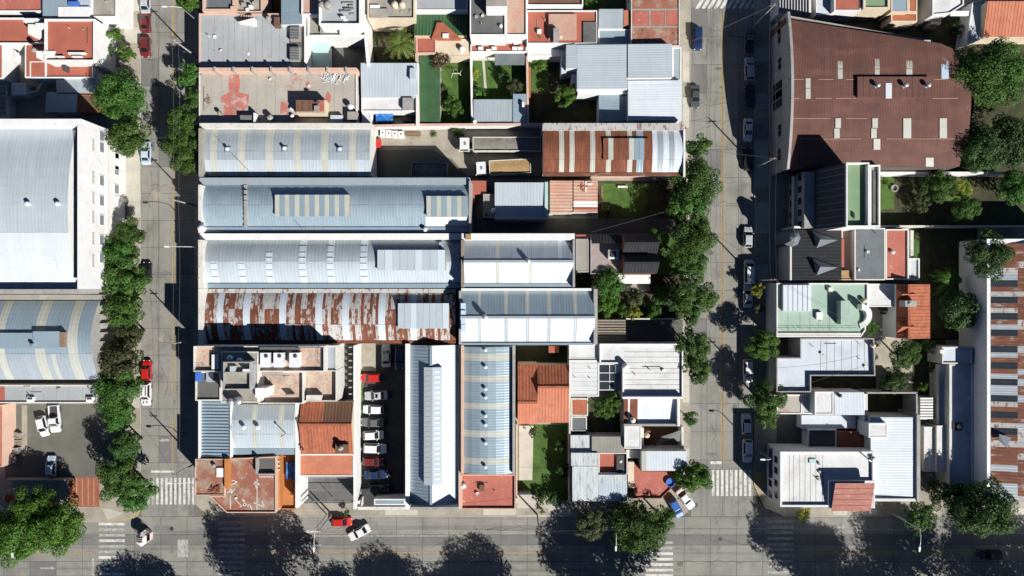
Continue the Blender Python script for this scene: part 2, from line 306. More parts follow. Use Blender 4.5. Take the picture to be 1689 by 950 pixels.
def sheets(root, rect, ze, rise, axis='x', kind='barrel', base='galv', stripes=(), w=1.1, rows=(0, 1), ribs=2, rh=.012, peak=.5, rowmat=None, wall=None, z0=Z0, lo=None):
    """sheet roof over rect (photo pixels at the eaves); every sheet is a part"""
    NK[0] += 1; a, b = P(rect[0], rect[1], ze), P(rect[2], rect[3], ze)
    f = prof(kind, rise, peak); span = (a.y - b.y) if axis == 'x' else (b.x - a.x)
    if wall:
        ts = [i / 12 for i in range(13)] if kind == 'barrel' else ([0, peak, 1] if kind == 'gable' else [0, 1])
        pr = [(t * span, ze + f(t) - .10) for t in ts]; pr = [(0, z0)] + pr + [(span, z0)]; n = len(pr); vs = []
        for e in (0, 1):
            for c, z in pr:
                vs.append(((a.x + .03 if e == 0 else b.x - .03), a.y - c, z) if axis == 'x' else (a.x + c, (a.y - .03 if e == 0 else b.y + .03), z))
        fs = [tuple(range(n)), tuple(range(2 * n - 1, n - 1, -1))] + [(i, n + i, n + (i + 1) % n, (i + 1) % n) for i in range(n)]
        mesh('wall', vs, fs, M[wall], root)
    lo_, hi_ = (rect[0], rect[2]) if axis == 'x' else (rect[1], rect[3])
    segs, cur = [], lo_
    for s in sorted(stripes, key=lambda s: s[0]):
        if s[1] <= lo_ or s[0] >= hi_: continue
        s0, s1 = max(s[0], cur), min(s[1], hi_)
        if s0 > cur + .5: segs.append((cur, s0, None))
        segs.append((s0, s1, s)); cur = s1
    if cur < hi_ - .5: segs.append((cur, hi_, None))
    kpx = S * (H - ze) / H
    for s0, s1, st in segs:
        L = (s1 - s0) * kpx; n = max(1, round(L / w)) if st is None or L > 1.7 * w else 1; ww = round(L / n, 3)
        for i in range(n):
            al = s0 + (s1 - s0) * i / n
            for r in range(len(rows) - 1):
                t0, t1 = rows[r], rows[r + 1]; key = (NK[0], r, ww)
                ts = [t0 + (t1 - t0) * k / 6 for k in range(7)] if kind == 'barrel' else sorted({t0, t1} | ({peak} if kind == 'gable' and t0 < peak < t1 else set()))
                lift = .04 * (1 if (r % 2 == 0) else 0)
                me = sheetmesh(key, ww, [(t * span, f(t) + lift) for t in ts], ribs, rh, axis)
                mat = base if not callable(base) else base(al)
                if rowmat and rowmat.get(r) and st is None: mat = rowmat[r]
                nm = 'roof_sheet'
                if st is not None and (len(st) < 5 or st[3] <= r <= st[4]):
                    mat = st[2]; nm = 'skylight_sheet' if mat in ('cream', 'translucent', 'sky_glass') else nm
                loc = Vector((P(al, 0, ze).x, a.y, ze)) if axis == 'x' else Vector((a.x, P(0, al, ze).y, ze))
                loc.z += R.uniform(-.012, .012); inst(nm, me, loc, root, M[mat])
    if kind == 'gable':
        rz = ze + rise + .06; c = peak * span
        if axis == 'x': pts = [(a.x, a.y - c + .22), (b.x, a.y - c + .22), (b.x, a.y - c - .22), (a.x, a.y - c - .22)]
        else: pts = [(a.x + c - .22, a.y), (a.x + c + .22, a.y), (a.x + c + .22, b.y), (a.x + c - .22, b.y)]
        mesh('ridge_cap', *prism(pts, rz - .03, rz + .05), M[base if not callable(base) else 'galv'], root)
def house(name, label, cat, px, py, group=None):
    p = P(px, py, 0); p.z = Z0
    return thing(name, label, cat, p, group=group)
# small roof gear, each a part of its building
def vent_mesh():
    v = merge(lathe([(.22, 0), (.22, .5), (.42, .6), (.5, .85), (.42, 1.1), (.15, 1.22)], 12), prism([(-.4, -.4), (.4, -.4), (.4, .4), (-.4, .4)], -.25, .06))
    return raw('roof_vent', *v, M['metal_white'])
VENT = vent_mesh()
def vent(root, px, py, z, s=1.0, mat=None, name='roof_vent'): return inst(name, VENT, P(px, py, z), root, M[mat or 'metal_white'], R.random() * 3, s)
TANK = raw('water_tank', *merge(lathe([(.6, 0), (.62, .9), (.6, 1.0), (.35, 1.22), (.18, 1.25), (.18, 1.33), (0.02, 1.34)], 18)), M['white_dirty'], False)
def tank(root, px, py, z, s=1.0, mat='white_dirty', leg=0.0):
    o = inst('water_tank', TANK, P(px, py, z + leg), root, M[mat], 0, s)
    if leg > .1:
        c = P(px, py, z); vs = []
        for dx, dy in ((-.35, -.35), (.35, -.35), (.35, .35), (-.35, .35)): vs.append(prism([(c.x + dx * s + a, c.y + dy * s + b) for a, b in ((-.06, -.06), (.06, -.06), (.06, .06), (-.06, .06))], z, z + leg))
        mesh('tank_stand', *merge(*vs), M['grey_wall'], root)
    return o
def ac(root, px, py, z, w=15, d=23, h=1.1, mat='metal_white', fan=True):
    o = box('air_conditioner', (px, py, px + w, py + d), z - .05, z + h, M[mat], root)
    if fan:
        c = P(px + w * .6, py + d * .2, z + h); mesh('fan', *lathe([(.36, 0), (.36, .04), (.1, .06)], 14, c), M['metal_dark'], o)
    return o
def skylight(root, rect, z, mat='translucent', h=.12, name='skylight'): return box(name, rect, z - .12, z + h, M[mat], root)
def wallrun(name, label, pts, z, mat='white_dirty', t=0.25, cat='wall', parent=None, z0=Z0, coping=None):
    """free-standing garden wall along pts (photo pixels of its top)"""
    w = [P(x, y, z) for x, y in pts]; parts = []
    for i in range(len(w) - 1):
        d = (w[i + 1] - w[i]); d.z = 0; d.normalize(); n = Vector((-d.y, d.x, 0)) * t / 2; a, b = w[i], w[i + 1] + d * (t / 2 if i < len(w) - 2 else 0)
        parts.append(prism([(a + n), (b + n), (b - n), (a - n)], z0, z))
    root = parent or thing(name, label, cat, (w[0].x, w[0].y, z0))
    mesh('wall' if parent else 'masonry', *merge(*parts), M[mat], root)
    if coping:
        parts = []
        for i in range(len(w) - 1):
            d = (w[i + 1] - w[i]); d.z = 0; d.normalize(); n = Vector((-d.y, d.x, 0)) * (t / 2 + .05); parts.append(prism([w[i] + n, w[i + 1] + n, w[i + 1] - n, w[i] - n], z + .002, z + .07 + .004 * i))
        mesh('coping', *merge(*parts), M[coping], root)
    return root
def ground(name, poly, mat, k=1, kind='structure', z=Z0):
    o = mesh(name, *prism(wpoly(poly, z), z - .1, z + .004 * k), M[mat]); o['kind'] = kind; return o
def railing(root, pts, z, h=.9, mat='metal_dark', step=1.2):
    w = [P(x, y, z) for x, y in pts]; parts = []
    for i in range(len(w) - 1):
        for zz in (h, h * .5): parts.append(tube([w[i] + Vector((0, 0, zz)), w[i + 1] + Vector((0, 0, zz))], .035, 4))
        n = max(1, int((w[i + 1] - w[i]).length / step))
        for k in range(n + 1):
            q = w[i].lerp(w[i + 1], k / n); parts.append(tube([q, q + Vector((0, 0, h))], .03, 4))
    mesh('railing', *merge(*parts), M[mat], root)

# ------------------------------------------------------------------ ground, streets, pavements
g = mesh('ground', *prism([(-700, -700), (700, -700), (700, 700), (-700, 700)], -.6, -.02), M['ground']); g['kind'] = 'structure'
XL0, XL1, XR0, XR1, YB0, YB1 = 233, 321, 1139, 1243, 852, 974
road = thing('road', None, None, kind='structure')
rb = mesh('road_bed', *merge(prism([P(XL0, -90), P(XL1, -90), P(XL1, YB0), P(XL0, YB0)], -.3, -.006), prism([P(XR0, -90), P(XR1, -90), P(XR1, YB0), P(XR0, YB0)], -.3, -.006), prism([P(-90, YB0), P(1780, YB0), P(1780, YB1), P(-90, YB1)], -.3, -.006)), M['joint'], road)
def slabs(xs, ys, mats=None):
    for i in range(len(xs) - 1):
        for j in range(len(ys) - 1):
            a, b = P(xs[i], ys[j]), P(xs[i + 1], ys[j + 1]); gp = .035; me_k = ('slab', round(b.x - a.x, 2), round(a.y - b.y, 2))
            if me_k not in CACHE:
                hx, hy = (b.x - a.x) / 2 - gp, (a.y - b.y) / 2 - gp; CACHE[me_k] = raw('concrete_slab', *prism([(-hx, -hy), (hx, -hy), (hx, hy), (-hx, hy)], -.2, 0), M['road'])
            m = (mats(i, j) if mats else 'road'); inst('concrete_slab', CACHE[me_k], Vector(((a.x + b.x) / 2, (a.y + b.y) / 2, R.uniform(0, .006))), road, M[m])
def steps(a, b, n): return [a + (b - a) * k / n for k in range(n + 1)]
slabs([XL0, 262, 292, XL1], steps(-80, YB0, 21), lambda i, j: 'road_dark' if R.random() < .04 else 'road')
slabs([XR0, 1166, 1192, 1218, XR1], steps(-80, YB0, 20), lambda i, j: 'road_dark' if R.random() < .03 else 'road')
slabs(steps(-80, 1776, 43), [YB0, 882, 899, 926, 950, YB1], lambda i, j: 'road_dark' if (j == 1 and R.random() < 2) or R.random() < .02 else 'road_h')
def mark(name, poly, mat, z=.012): 
    return mesh(name, *prism(wpoly(poly, 0), -.05, z), M[mat], road)
for k in range(11): mark('crossing_stripe', (243 + k * 7.4, 788, 246.8 + k * 7.4, 832), 'paint_white' if k > 1 else 'paint_worn')
for k in range(9): mark('crossing_stripe', (1174 + k * 7.6, 775, 1178.2 + k * 7.6, 818), 'paint_white')
for k in range(11): mark('crossing_stripe', (163, 862 + k * 9.2, 206, 866.4 + k * 9.2), 'paint_worn' if k % 3 else 'paint_white')
for k in range(11): mark('crossing_stripe', (360, 860 + k * 9.3, 404, 864.3 + k * 9.3), 'paint_worn')
for k in range(7): mark('crossing_stripe', (1065, 893 + k * 9, 1110, 897.4 + k * 9), 'paint_white' if k > 1 else 'paint_worn')
for k in range(11): mark('crossing_stripe', (1266, 858 + k * 9.3, 1309, 862.4 + k * 9.3), 'paint_worn')
for k in range(12): mark('crossing_stripe', [(1147 + k * 10, 14), (1153 + k * 10, 14), (1163 + k * 10, -3), (1157 + k * 10, -3)], 'paint_white')
mark('stop_line', (249, 776, 287, 779.5), 'paint_white'); mark('stop_line', (1172, 761, 1190, 765.5), 'paint_white'); mark('stop_line', (152, 921, 155, 950), 'paint_worn')
for y0, y1 in ((-60, 62), (70, 300), (300, 530), (530, 656), (690, 776)): mark('centre_line', (283.6, y0, 286, y1 - 2), 'paint_yellow')
for y0, y1 in ((20, 240), (242, 330), (332, 520), (522, 640), (642, 760)):
    mark('centre_line', (1190.2, y0, 1191.6, y1), 'paint_yellow'); mark('centre_line', (1193.2, y0, 1194.6, y1), 'paint_yellow')
for x0, x1 in ((-60, 152), (412, 560), (562, 760), (764, 1060), (1320, 1480), (1484, 1720)):
    mark('centre_line', (x0, 911, x1, 912.6), 'paint_yellow')
for x0, x1 in ((500, 690), (692, 800)): mark('lane_line', (x0, 883.2, x1, 884.6), 'paint_worn')
def arrow(px, py, s, l=26, mat='paint_white'):
    return mark('lane_arrow', [(px, py), (px + s * 8, py - 4), (px + s * 8, py - 1.3), (px + s * l, py - 1.3), (px + s * l, py + 1.3), (px + s * 8, py + 1.3), (px + s * 8, py + 4)], mat)
arrow(503, 877, 1); arrow(503, 899, 1, mat='paint_worn'); arrow(532, 930, -1, mat='paint_worn'); arrow(92, 937, -1, mat='paint_worn'); arrow(50, 909, 1, mat='paint_worn')
arrow(1398, 870, -1, mat='paint_worn')
mark('lane_arrow', [(262, 726), (269, 722), (269, 724), (280, 724), (280, 728), (269, 728), (269, 730)], 'paint_worn')
mark('asphalt_patch', (253, 867, 279, 877), 'road_dark', .010); mark('asphalt_patch', (281, 890, 286, 912), 'road_dark', .010); mark('pale_patch', (293, 890, 310, 919), 'paint_worn', .010)
for k in range(46):
    v = k % 3; x, y = (R.uniform(240, 312), R.uniform(0, 770)) if v == 0 else ((R.uniform(1146, 1234), R.uniform(20, 760)) if v == 1 else (R.uniform(10, 1680), R.uniform(858, 945)))
    n = R.randint(5, 8); rx, ry = R.uniform(2, 11), R.uniform(2, 11); ph = R.random() * 6
    pl = [(x + rx * R.uniform(.7, 1.1) * math.cos(ph + 6.283 * i / n), y + ry * R.uniform(.7, 1.1) * math.sin(ph + 6.283 * i / n)) for i in range(n)] if R.random() < .45 else quad4((x, y, x + R.choice((4, 7, 18)), y + R.choice((4, 9, 16))))
    mark('asphalt_patch', pl, R.choice(['road_dark', 'road_dark', 'asphalt', 'pavement']), .0085 + .0001 * k)
def manhole(px, py, r=.42): mesh('manhole_cover', *lathe([(r, -.05), (r, .014), (r * .8, .016)], 16, P(px, py)), M['metal_dark'], road)
for q in ((283, 872), (1148, 833), (1188, 889), (520, 928), (600, 906), (1160, 300)): manhole(*q)
def crack(px, py, dx, dy, n, wd=.026):
    pts = [Vector((px, py, 0))]
    for k in range(n): pts.append(pts[-1] + Vector((dx + R.uniform(-1, 1) * (abs(dy) * .5 + .8), dy + R.uniform(-1, 1) * (abs(dx) * .5 + .8), 0)))
    w = [P(p.x, p.y) for p in pts]; vs, fs = [], []
    for i, p in enumerate(w):
        d = (w[min(i + 1, n)] - w[max(i - 1, 0)]).normalized(); q = Vector((-d.y, d.x, 0)) * wd * R.uniform(.5, 1.5)
        vs += [p + q + Vector((0, 0, .016)), p - q + Vector((0, 0, .016))]
    for i in range(n): fs.append((2 * i, 2 * i + 1, 2 * i + 3, 2 * i + 2))
    mesh('sealed_crack', vs, fs, M['crack'], road)
for q in ((540, 873, 7, .2, 16), (780, 878, 7, -.8, 18), (885, 870, -6, .5, 14), (1185, 845, .3, 6, 12), (1150, 46, 6, .4, 14), (1142, 168, 7, -.5, 12), (1142, 335, 6, .6, 14), (1145, 510, 7, -.2, 10),
          (240, 96, 5, 1, 9), (255, 130, 2, 6, 8), (242, 306, 6, .2, 11), (245, 560, 6, .8, 9), (262, 575, .5, 6, 14), (243, 455, 5, -.6, 8), (330, 862, 7, .4, 14), (60, 895, 8, -.3, 12), (1148, 215, 6, -.8, 8), (1215, 300, -6, 1, 8),
          (1120, 880, 7, .6, 18), (1125, 928, 8, -.2, 14), (1330, 890, 8, .5, 14), (700, 900, 8, .3, 14), (1170, 60, .4, 8, 12), (1172, 700, .4, 8, 9), (300, 880, 1, 7, 9), (620, 860, .5, 6, 5), (745, 858, .3, 6, 8), (900, 930, 7, -.5, 12)): crack(*q)
# city blocks: raised pavements with kerbs
def cityblock(name, rect, mat='pavement'):
    o = mesh(name, *prism(wpoly(rect, 0), -.4, Z0), M[mat]); o['kind'] = 'structure'; return o
def kerbrun(o, x0, y0, x1, y1, n, mat=None):
    for k in range(n):
        ax, ay, bx, by = x0 + (x1 - x0) * k / n, y0 + (y1 - y0) * k / n, x0 + (x1 - x0) * (k + 1) / n, y0 + (y1 - y0) * (k + 1) / n
        a, b = P(ax, ay), P(bx, by); d = (b - a).normalized(); q = Vector((-d.y, d.x, 0)) * .09; d = d * .012
        mesh('kerb_stone', *prism([a + q + d, b + q - d, b - q - d, a - q + d], -.3, Z0 + .012), M[mat or 'kerb'], o)
bl = cityblock('pavement', [(-90, -90), (XL0 - 2, -90), (XL0 - 2, 838), (226, 852), (212, 859), (-90, 861)])
bc = cityblock('pavement', [(XL1 + 2, -90), (XR0 - 2, -90), (XR0 - 2, 836), (1133, 845), (1126, 850), (1110, YB0 - 2), (352, YB0 - 2), (338, 846), (XL1 + 2, 832)])
br = cityblock('pavement', [(XR1 + 2, -90), (1780, -90), (1780, YB0 - 2), (1290, YB0 - 2), (1262, 838), (XR1 + 2, 800)])
bs = cityblock('pavement', (-90, YB1 + 2, 1780, 1120))
kerbrun(bl, XL0 - 1, -80, XL0 - 1, 838, 60); kerbrun(bl, XL0 - 1, 838, 226, 852, 2, 'kerb_yellow'); kerbrun(bl, 226, 852, 180, 860, 6, 'kerb_yellow'); kerbrun(bl, 180, 860, -80, 861, 22)
kerbrun(bc, XL1 + 1, -80, XL1 + 1, 832, 60); kerbrun(bc, 352, YB0 - 1, 1104, YB0 - 1, 60); kerbrun(bc, XR0 - 1, -80, XR0 - 1, 826, 60)
kerbrun(br, XR1 + 1, -80, XR1 + 1, 770, 60); kerbrun(br, XR1 + 1, 770, XR1 + 1, 800, 4, 'kerb_yellow'); kerbrun(br, XR1 + 1, 800, 1262, 838, 5, 'kerb_yellow'); kerbrun(br, 1290, YB0 - 1, 1770, YB0 - 1, 36)
kerbrun(bs, -80, YB1 + 1, 1770, YB1 + 1, 80)
# paving panels along the pavements
def panels(o, x0, y0, x1, y1, nx, ny, mats):
    for i in range(nx):
        for j in range(ny):
            a, b = P(x0 + (x1 - x0) * i / nx, y0 + (y1 - y0) * j / ny, Z0), P(x0 + (x1 - x0) * (i + 1) / nx, y0 + (y1 - y0) * (j + 1) / ny, Z0)
            mesh('paving_panel', *prism([(a.x + .02, a.y - .02), (b.x - .02, a.y - .02), (b.x - .02, b.y + .02), (a.x + .02, b.y + .02)], 0, Z0 + R.uniform(.012, .02)), M[R.choice(mats)], o)
panels(bl, 205, -60, 231, 830, 1, 34, ['pavement', 'pavement', 'pave_pale', 'dirt'])
panels(bc, 1126, 60, 1137, 815, 1, 30, ['pavement', 'pave_pale', 'pave_pale'])
panels(bc, 500, 838, 1040, 850, 20, 1, ['pavement', 'pave_pale', 'pavement'])
panels(br, 1245, 0, 1268, 770, 1, 30, ['pavement', 'pavement', 'pave_pale'])
panels(bc, 324, 20, 348, 740, 1, 24, ['pavement', 'pavement', 'dirt'])
panels(br, 1300, 838, 1690, 850, 16, 1, ['pavement', 'pave_pale', 'pavement'])
ground('corner_ramp', [(1246, 778), (1256, 778), (1262, 800), (1252, 803)], 'kerb_yellow', 8)
ground('corner_ramp', [(168, 838), (178, 838), (205, 846), (178, 858)], 'pave_pale', 8)

def seams(root, rect, z, n, axis='x', mat='roof_concrete'):
    for k in range(1, n):
        f = k / n + R.uniform(-.02, .02)
        r = (rect[0] + (rect[2] - rect[0]) * f, rect[1], rect[0] + (rect[2] - rect[0]) * f + .7, rect[3]) if axis == 'x' else (rect[0], rect[1] + (rect[3] - rect[1]) * f, rect[2], rect[1] + (rect[3] - rect[1]) * f + .7)
        box('membrane_seam', r, z - .03, z + .018, M[mat], root)
# ------------------------------------------------------------------ west block
h = flat('terrace_house', 'pink-red painted flat roof cut by the top left corner of the photo', 'house', (-60, -60, 70, 19), 5, 'red_paint', 'white', .3)
h = flat('grey_roof_house', 'blue-grey sheet-roofed house above the white-walled red terrace', 'house', (72, -60, 120, 26), 6.2, 'galv_blue', 'white', 0)
box('lean_to_roof', (96, 11, 147, 29), 5.2, 6.5, M['white'], h); box('lean_to_roof', (120, -60, 149, 12), 4, 6.0, M['galv_pale'], h); box('roof_step', (112, 2, 128, 9), 6, 6.8, M['blue_plastic'], h)
h = flat('concrete_roof_house', 'small house with bare grey concrete roof beside the parked maroon cars', 'house', (150, -60, 192, 28), 5.5, 'roof_concrete', 'white', .35)
h = flat('red_terrace_house', 'white-walled house with brick-red roof terraces and a small white courtyard', 'house', (-60, 29, 76, 72), 4.2, 'red_flat', 'white', .45)
flat('', '', '', (-60, 72, 5, 130), 4.19, 'red_flat', 'white', .06, parent=h); flat('', '', '', (41, 72, 76, 128), 4.2, 'red_flat', 'white', .06, parent=h)
flat('', '', '', (73, 31, 156, 101), 6.6, 'red_flat', 'white', .55, .28, parent=h); flat('', '', '', (49, 101, 153, 128), 4.0, 'red_flat', 'white', .35, .15, parent=h)
flat('', '', '', (156, 31, 172, 98), 3.4, 'red_flat', 'white', .5, .3, parent=h)
for r in ((38, 30, 62, 36), (46, 40, 58, 56)): box('roof_box', r, 4, 7.2, M['white'], h)
box('roof_box', (58, 38, 72, 44), 6, 7.6, M['white'], h); box('stair_wall', (60, 84, 90, 95), 4, 6.9, M['white'], h); tank(h, 59, 84, 6.6, .7, 'roof_concrete'); tank(h, 77, 87, 6.6, .6)
for x0, y0, x1, y1 in ((92, 92, 104, 94), (112, 86, 140, 89), (118, 92, 134, 94)): box('bench_slab', (x0, y0, x1, y1), 6.6, 7.2, M['white'], h)
box('balcony', (166, 50, 176, 78), 2.6, 3.0, M['white'], h); railing(h, [(175, 50), (175, 78)], 3.0, .9, 'metal_white')
box('door', (103, 104, 107, 116), 4, 5.4, M['metal_dark'], h)
ground('courtyard_floor', (6, 72, 40, 118), 'pave_pale', 3)
o = house('cloth_canopy', 'small white canopy in the courtyard of the red terraced house', 'canopy', 33, 95); mesh('cloth', *prism(wpoly([(22, 81), (34, 92), (34, 104), (26, 100)], 2.4), 2.3, 2.4), M['white'], o); mesh('posts', *merge(*[tube([P(x, y, .13), P(x, y, 2.3)], .05, 5) for x, y in ((22.5, 82), (33.5, 92), (33.5, 103), (27, 100))]), M['metal'], o)
h = house('corrugated_shed', 'pale corrugated shed roof next to the big street tree', 'shed', 130, 138); sheets(h, (92, 121, 168, 152), 3.4, -.3, 'x', 'mono', 'galv', ribs=3, wall='grey_wall', w=.9)
h = house('tin_shed', 'shaded grey tin shed in the dark yard behind the white hall', 'shed', 103, 170); sheets(h, (77, 152, 128, 186), 2.9, .4, 'x', 'mono', 'galv_blue', ribs=2, wall='grey_wall')
h = house('slatted_shed', 'slatted wooden roof at the left edge above the white hall', 'shed', 3, 158)
box('wall', (-60, 118, 9, 196), Z0, 2.9, M['white_dirty'], h)
for k in range(9): box('slat', (-60, 119 + k * 8, 9, 124 + k * 8), 2.95, 3.1, M['wood_grey'], h)
h = flat('white_outbuilding', 'little white flat-roofed outbuilding beside the slatted roof', 'shed', (19, 137, 42, 156), 2.6, 'roof_white', 'white', .12)
wallrun('yard_wall', 'grey yard wall running between the sheds above the white hall', [(12, 160), (60, 150), (78, 122)], 2.2, 'white_dirty')
ground('yard_floor', (-60, 118, 168, 196), 'dirt', 1)
h = flat('brick_shed', 'dark red-brown shed tucked under the big street tree', 'shed', (129, 156, 165, 185), 2.7, 'tile_brown', 'brick', .1)
# large white hall
h = house('white_hall', 'huge white hall with pale barrel roof and tall white street facade', 'hall', 40, 340)
zt = 13.8; sheets(h, (-90, 207, 127, 477), 10.9, 2.5, 'x', 'barrel', 'galv_pale', rows=(0, .33, .66, 1), ribs=2, wall='white', w=1.2, rh=.008, rowmat={1: 'galv_pale', 2: 'galv_white'})  # south row of sheets whiter: sunlight put into the colour
box('parapet', (-90, 196, 134, 207), Z0, zt, M['white'], h); box('parapet', (-90, 477, 134, 485), Z0, 12.6, M['grey_wall'], h); box('parapet', (127.6, 207.3, 134, 476.8), Z0, zt - .02, M['white'], h)
xf = P(134, 0, zt).x
def facade(px_y, z, wy, wz, name='window', mat='window', fr='white_dirty'):
    y = P(0, px_y, z).y; o = mesh(name, *prism([(xf, y - wy / 2), (xf + .05, y - wy / 2), (xf + .05, y + wy / 2), (xf, y + wy / 2)], z - wz / 2, z + wz / 2), M[mat], h)
    mesh('frame', *merge(*[prism([(xf, y + a), (xf + .09, y + a), (xf + .09, y + b), (xf, y + b)], z + c, z + d) for a, b, c, d in ((-wy / 2 - .1, -wy / 2, -wz / 2, wz / 2), (wy / 2, wy / 2 + .1, -wz / 2, wz / 2), (-wy / 2 - .1, wy / 2 + .1, wz / 2, wz / 2 + .1), (-wy / 2 - .1, wy / 2 + .1, -wz / 2 - .12, -wz / 2))]), M[fr], o)
for y in (240, 293, 327, 359, 394, 431): facade(y, 10.5, 1.9, .5, mat='pane_beige')
for y in (224, 243, 298, 331, 363, 396, 425): facade(y, 7.9, 1.7, 1.3, mat='pane_grey', fr='white')
for y in (254, 281, 312): facade(y, 3.2, 1.6, 1.4, mat='pane_grey', fr='white')
facade(268, 2.0, 3.0, 3.4, 'garage_door', 'metal_white'); facade(340, 2.0, 3.4, 3.4, 'garage_door', 'metal_white')
mesh('cornice', *prism([(xf, P(0, 212, 6.3).y), (xf + .35, P(0, 212, 6.3).y), (xf + .35, P(0, 478, 6.3).y), (xf, P(0, 478, 6.3).y)], 6.2, 6.45), M['white_dirty'], h)
for q in ((50, 337), (99, 337)): vent(h, *q, 13.25, .85)
# blue barrel hall
h = house('blue_barrel_hall', 'blue-grey barrel-roofed hall with cream translucent bands south of the white hall', 'hall', 60, 560)
cr = [(12, 24, 'cream'), (73, 89, 'cream'), (127, 142, 'cream'), (98, 105, 'cream', 2, 2)]
sheets(h, (-90, 496, 164, 626), 6.2, 2.6, 'x', 'barrel', 'galv_blue', cr, rows=(0, .37, .66, 1), ribs=2, wall='grey_wall', rowmat={2: 'galv'})  # paler material on the south row paints in the sunlit curve
box('parapet', (-90, 486, 166, 494.5), Z0, 7.6, M['roof_concrete'], h)
m = box('roof_monitor', (-90, 549, 98, 575), 8.3, 9.2, M['galv_blue'], h); m2 = box('roof_monitor', (54, 546.5, 99, 573.5), 8.3, 9.4, M['galv_blue'], h); box('louvre', (99, 548, 105, 573), 8.2, 9.6, M['wood'], h)
for k in range(9): y = 503 + k * 15; box('buttress', (164.5, y, 171, y + 3), Z0, 6.2, M['roof_concrete'], h)
box('front_band', (164, 497, 169, 630), Z0, 5.6, M['grey_wall'], h); box('roof_hatch', (48, 567, 53, 571), 9.4, 10, M['metal'], h)
h = flat('grey_flat_building', 'low grey flat-roofed building along the north side of the car yard', 'building', (-90, 635, 160, 665), 4.0, 'roof_grey', 'white_dirty', .3)
box('roof_patch', (-90, 637.5, 8, 662.5), 4, 4.06, M['red_flat'], h)
for x in (49, 147): o = box('air_conditioner', (x - 5, 655, x + 6, 663), 4, 4.5, M['metal_white'], h); box('vent_grille', (x - 4, 655.6, x + 4, 659), 4.5, 4.53, M['metal_dark'], o)
box('antenna_base', (39, 636, 50, 641), 4, 4.3, M['pave_pale'], h)
h = flat('orange_roof_house', 'orange-red roof strip at the left edge beside the car yard', 'house', (-90, 668, 5, 770), 3.4, 'salmon', 'pink_wall', .15)
ground('car_yard', [(8, 666), (206, 666), (206, 792), (8, 792)], 'asphalt', 2); ground('brick_ramp', (113, 787, 164, 836), 'brick', 6)
for k in range(4): o = ground('paving_strip', (126 + k * 9.5, 788, 127 + k * 9.5, 834), 'tile_pink', 8)
yj = [('timber_bundle', 'yellowish timber bundle lying among the scrap at the yard edge', 'timber', (19, 684), (.9, 2.6, .5), 'sand'), ('metal_sheet', 'bent white metal sheet leaning among the scrap at the yard edge', 'sheet', (11, 676), (.7, 1.6, .8), 'metal_white'),
      ('storage_crate', 'grey storage crate in the scrap row, nearest the white pickup', 'crate', (31, 717), (1.2, 1.1, .9), 'roof_concrete'), ('pallet_stack', 'stack of grey pallets below the crate in the scrap row', 'pallets', (31, 729), (1.2, 1.1, .6), 'wood_grey'),
      ('scrap_bin', 'open metal bin at the south end of the scrap row', 'bin', (31, 742), (1.2, 1.2, 1.0), 'metal'), ('plastic_drum_rack', 'blue and white drums rack at the south end of the scrap row', 'rack', (18, 743), (1.1, 1.2, .9), 'blue_plastic'), ('green_cabinet', 'green metal cabinet lying in the scrap row', 'cabinet', (14, 710), (1.0, 1.3, .7), 'green_sheet'), ('roofing_offcut', 'long narrow white offcut in the scrap row by the orange roof', 'offcut', (14, 696), (.35, 2.0, .5), 'metal_white')]
for nm, lb, ct, q, s, mt in yj:
    c = P(*q, Z0); t = thing(nm, lb, ct, c, R.uniform(-.25, .25)); ORG[t.name] = Vector()
    for k in range(4):
        b = prism([(-s[0] / 2, -s[1] / 2 + s[1] * k / 4), (s[0] / 2, -s[1] / 2 + s[1] * k / 4), (s[0] / 2, -s[1] / 2 + s[1] * (k + .85) / 4), (-s[0] / 2, -s[1] / 2 + s[1] * (k + .85) / 4)], 0, s[2] * R.uniform(.7, 1)); o = put(bpy.data.objects.new('board', raw('board', *b, M[mt])), t, (0, 0, 0))
ground('weedy_strip', (36, 668, 45, 752), 'dirt', 4)
wallrun('yard_fence', 'low grey wall along the south side of the car yard', [(8, 792), (112, 792)], 1.6, 'grey_wall')
# ------------------------------------------------------------------ centre block, west column
h = flat('slate_roof_house', 'dark roofed pink-edged house at the top of the left street corner', 'house', (334, -60, 388, 19), 5.8, 'slate_sheet', 'pink_wall', .5, .5); box('planter', (380, 10, 388, 16), 5.8, 6.5, M['pink_wall'], h)
h = flat('cluttered_roof_house', 'narrow house with cluttered concrete roof at the top edge', 'house', (388, -60, 432, 20), 5.0, 'roof_concrete', 'pink_wall', .5)
for x, y, s in ((398, 4, 6), (410, 8, 5), (416, 2, 4), (405, 13, 4)): box('roof_box', (x, y, x + s, y + s), 5, 5.9, M[R.choice(['white', 'grey_wall', 'metal'])], h)
h = house('blue_shed_roof', 'pale blue corrugated roof beside the grey flat roof at the top', 'house', 482, 10); sheets(h, (464, -60, 500, 41), 6.2, .5, 'y', 'mono', 'galv_blue', ribs=3, wall='white')
ground('dark_yard', (430, -60, 465, 24), 'soil', 2)
h = flat('grey_membrane_building', 'broad grey flat roof with pink south parapet on the left street', 'building', [(328, 22), (502, 22), (502, 112), (328, 112)], 5.2, 'roof_grey', 'pink_wall', .3, .2)
box('parapet', (328, 111.5, 588, 117), Z0, 6.9, M['pink_wall'], h)
for k in range(8): x = 352 + k * 31; box('parapet_post', (x, 110, x + 3, 118.3), 5.2, 7.2, M['grey_wall'], h)
mesh('stair_house', *merge(prism(wpoly([(392, 36), (419, 29), (419, 40)], 6.6), 5.2, 6.6)), M['white'], h)
for k in range(5): box('stair_step', (397 + k * 4, 25, 400 + k * 4, 36), 5.2, 5.5 + k * .2, M['pink_wall'], h)
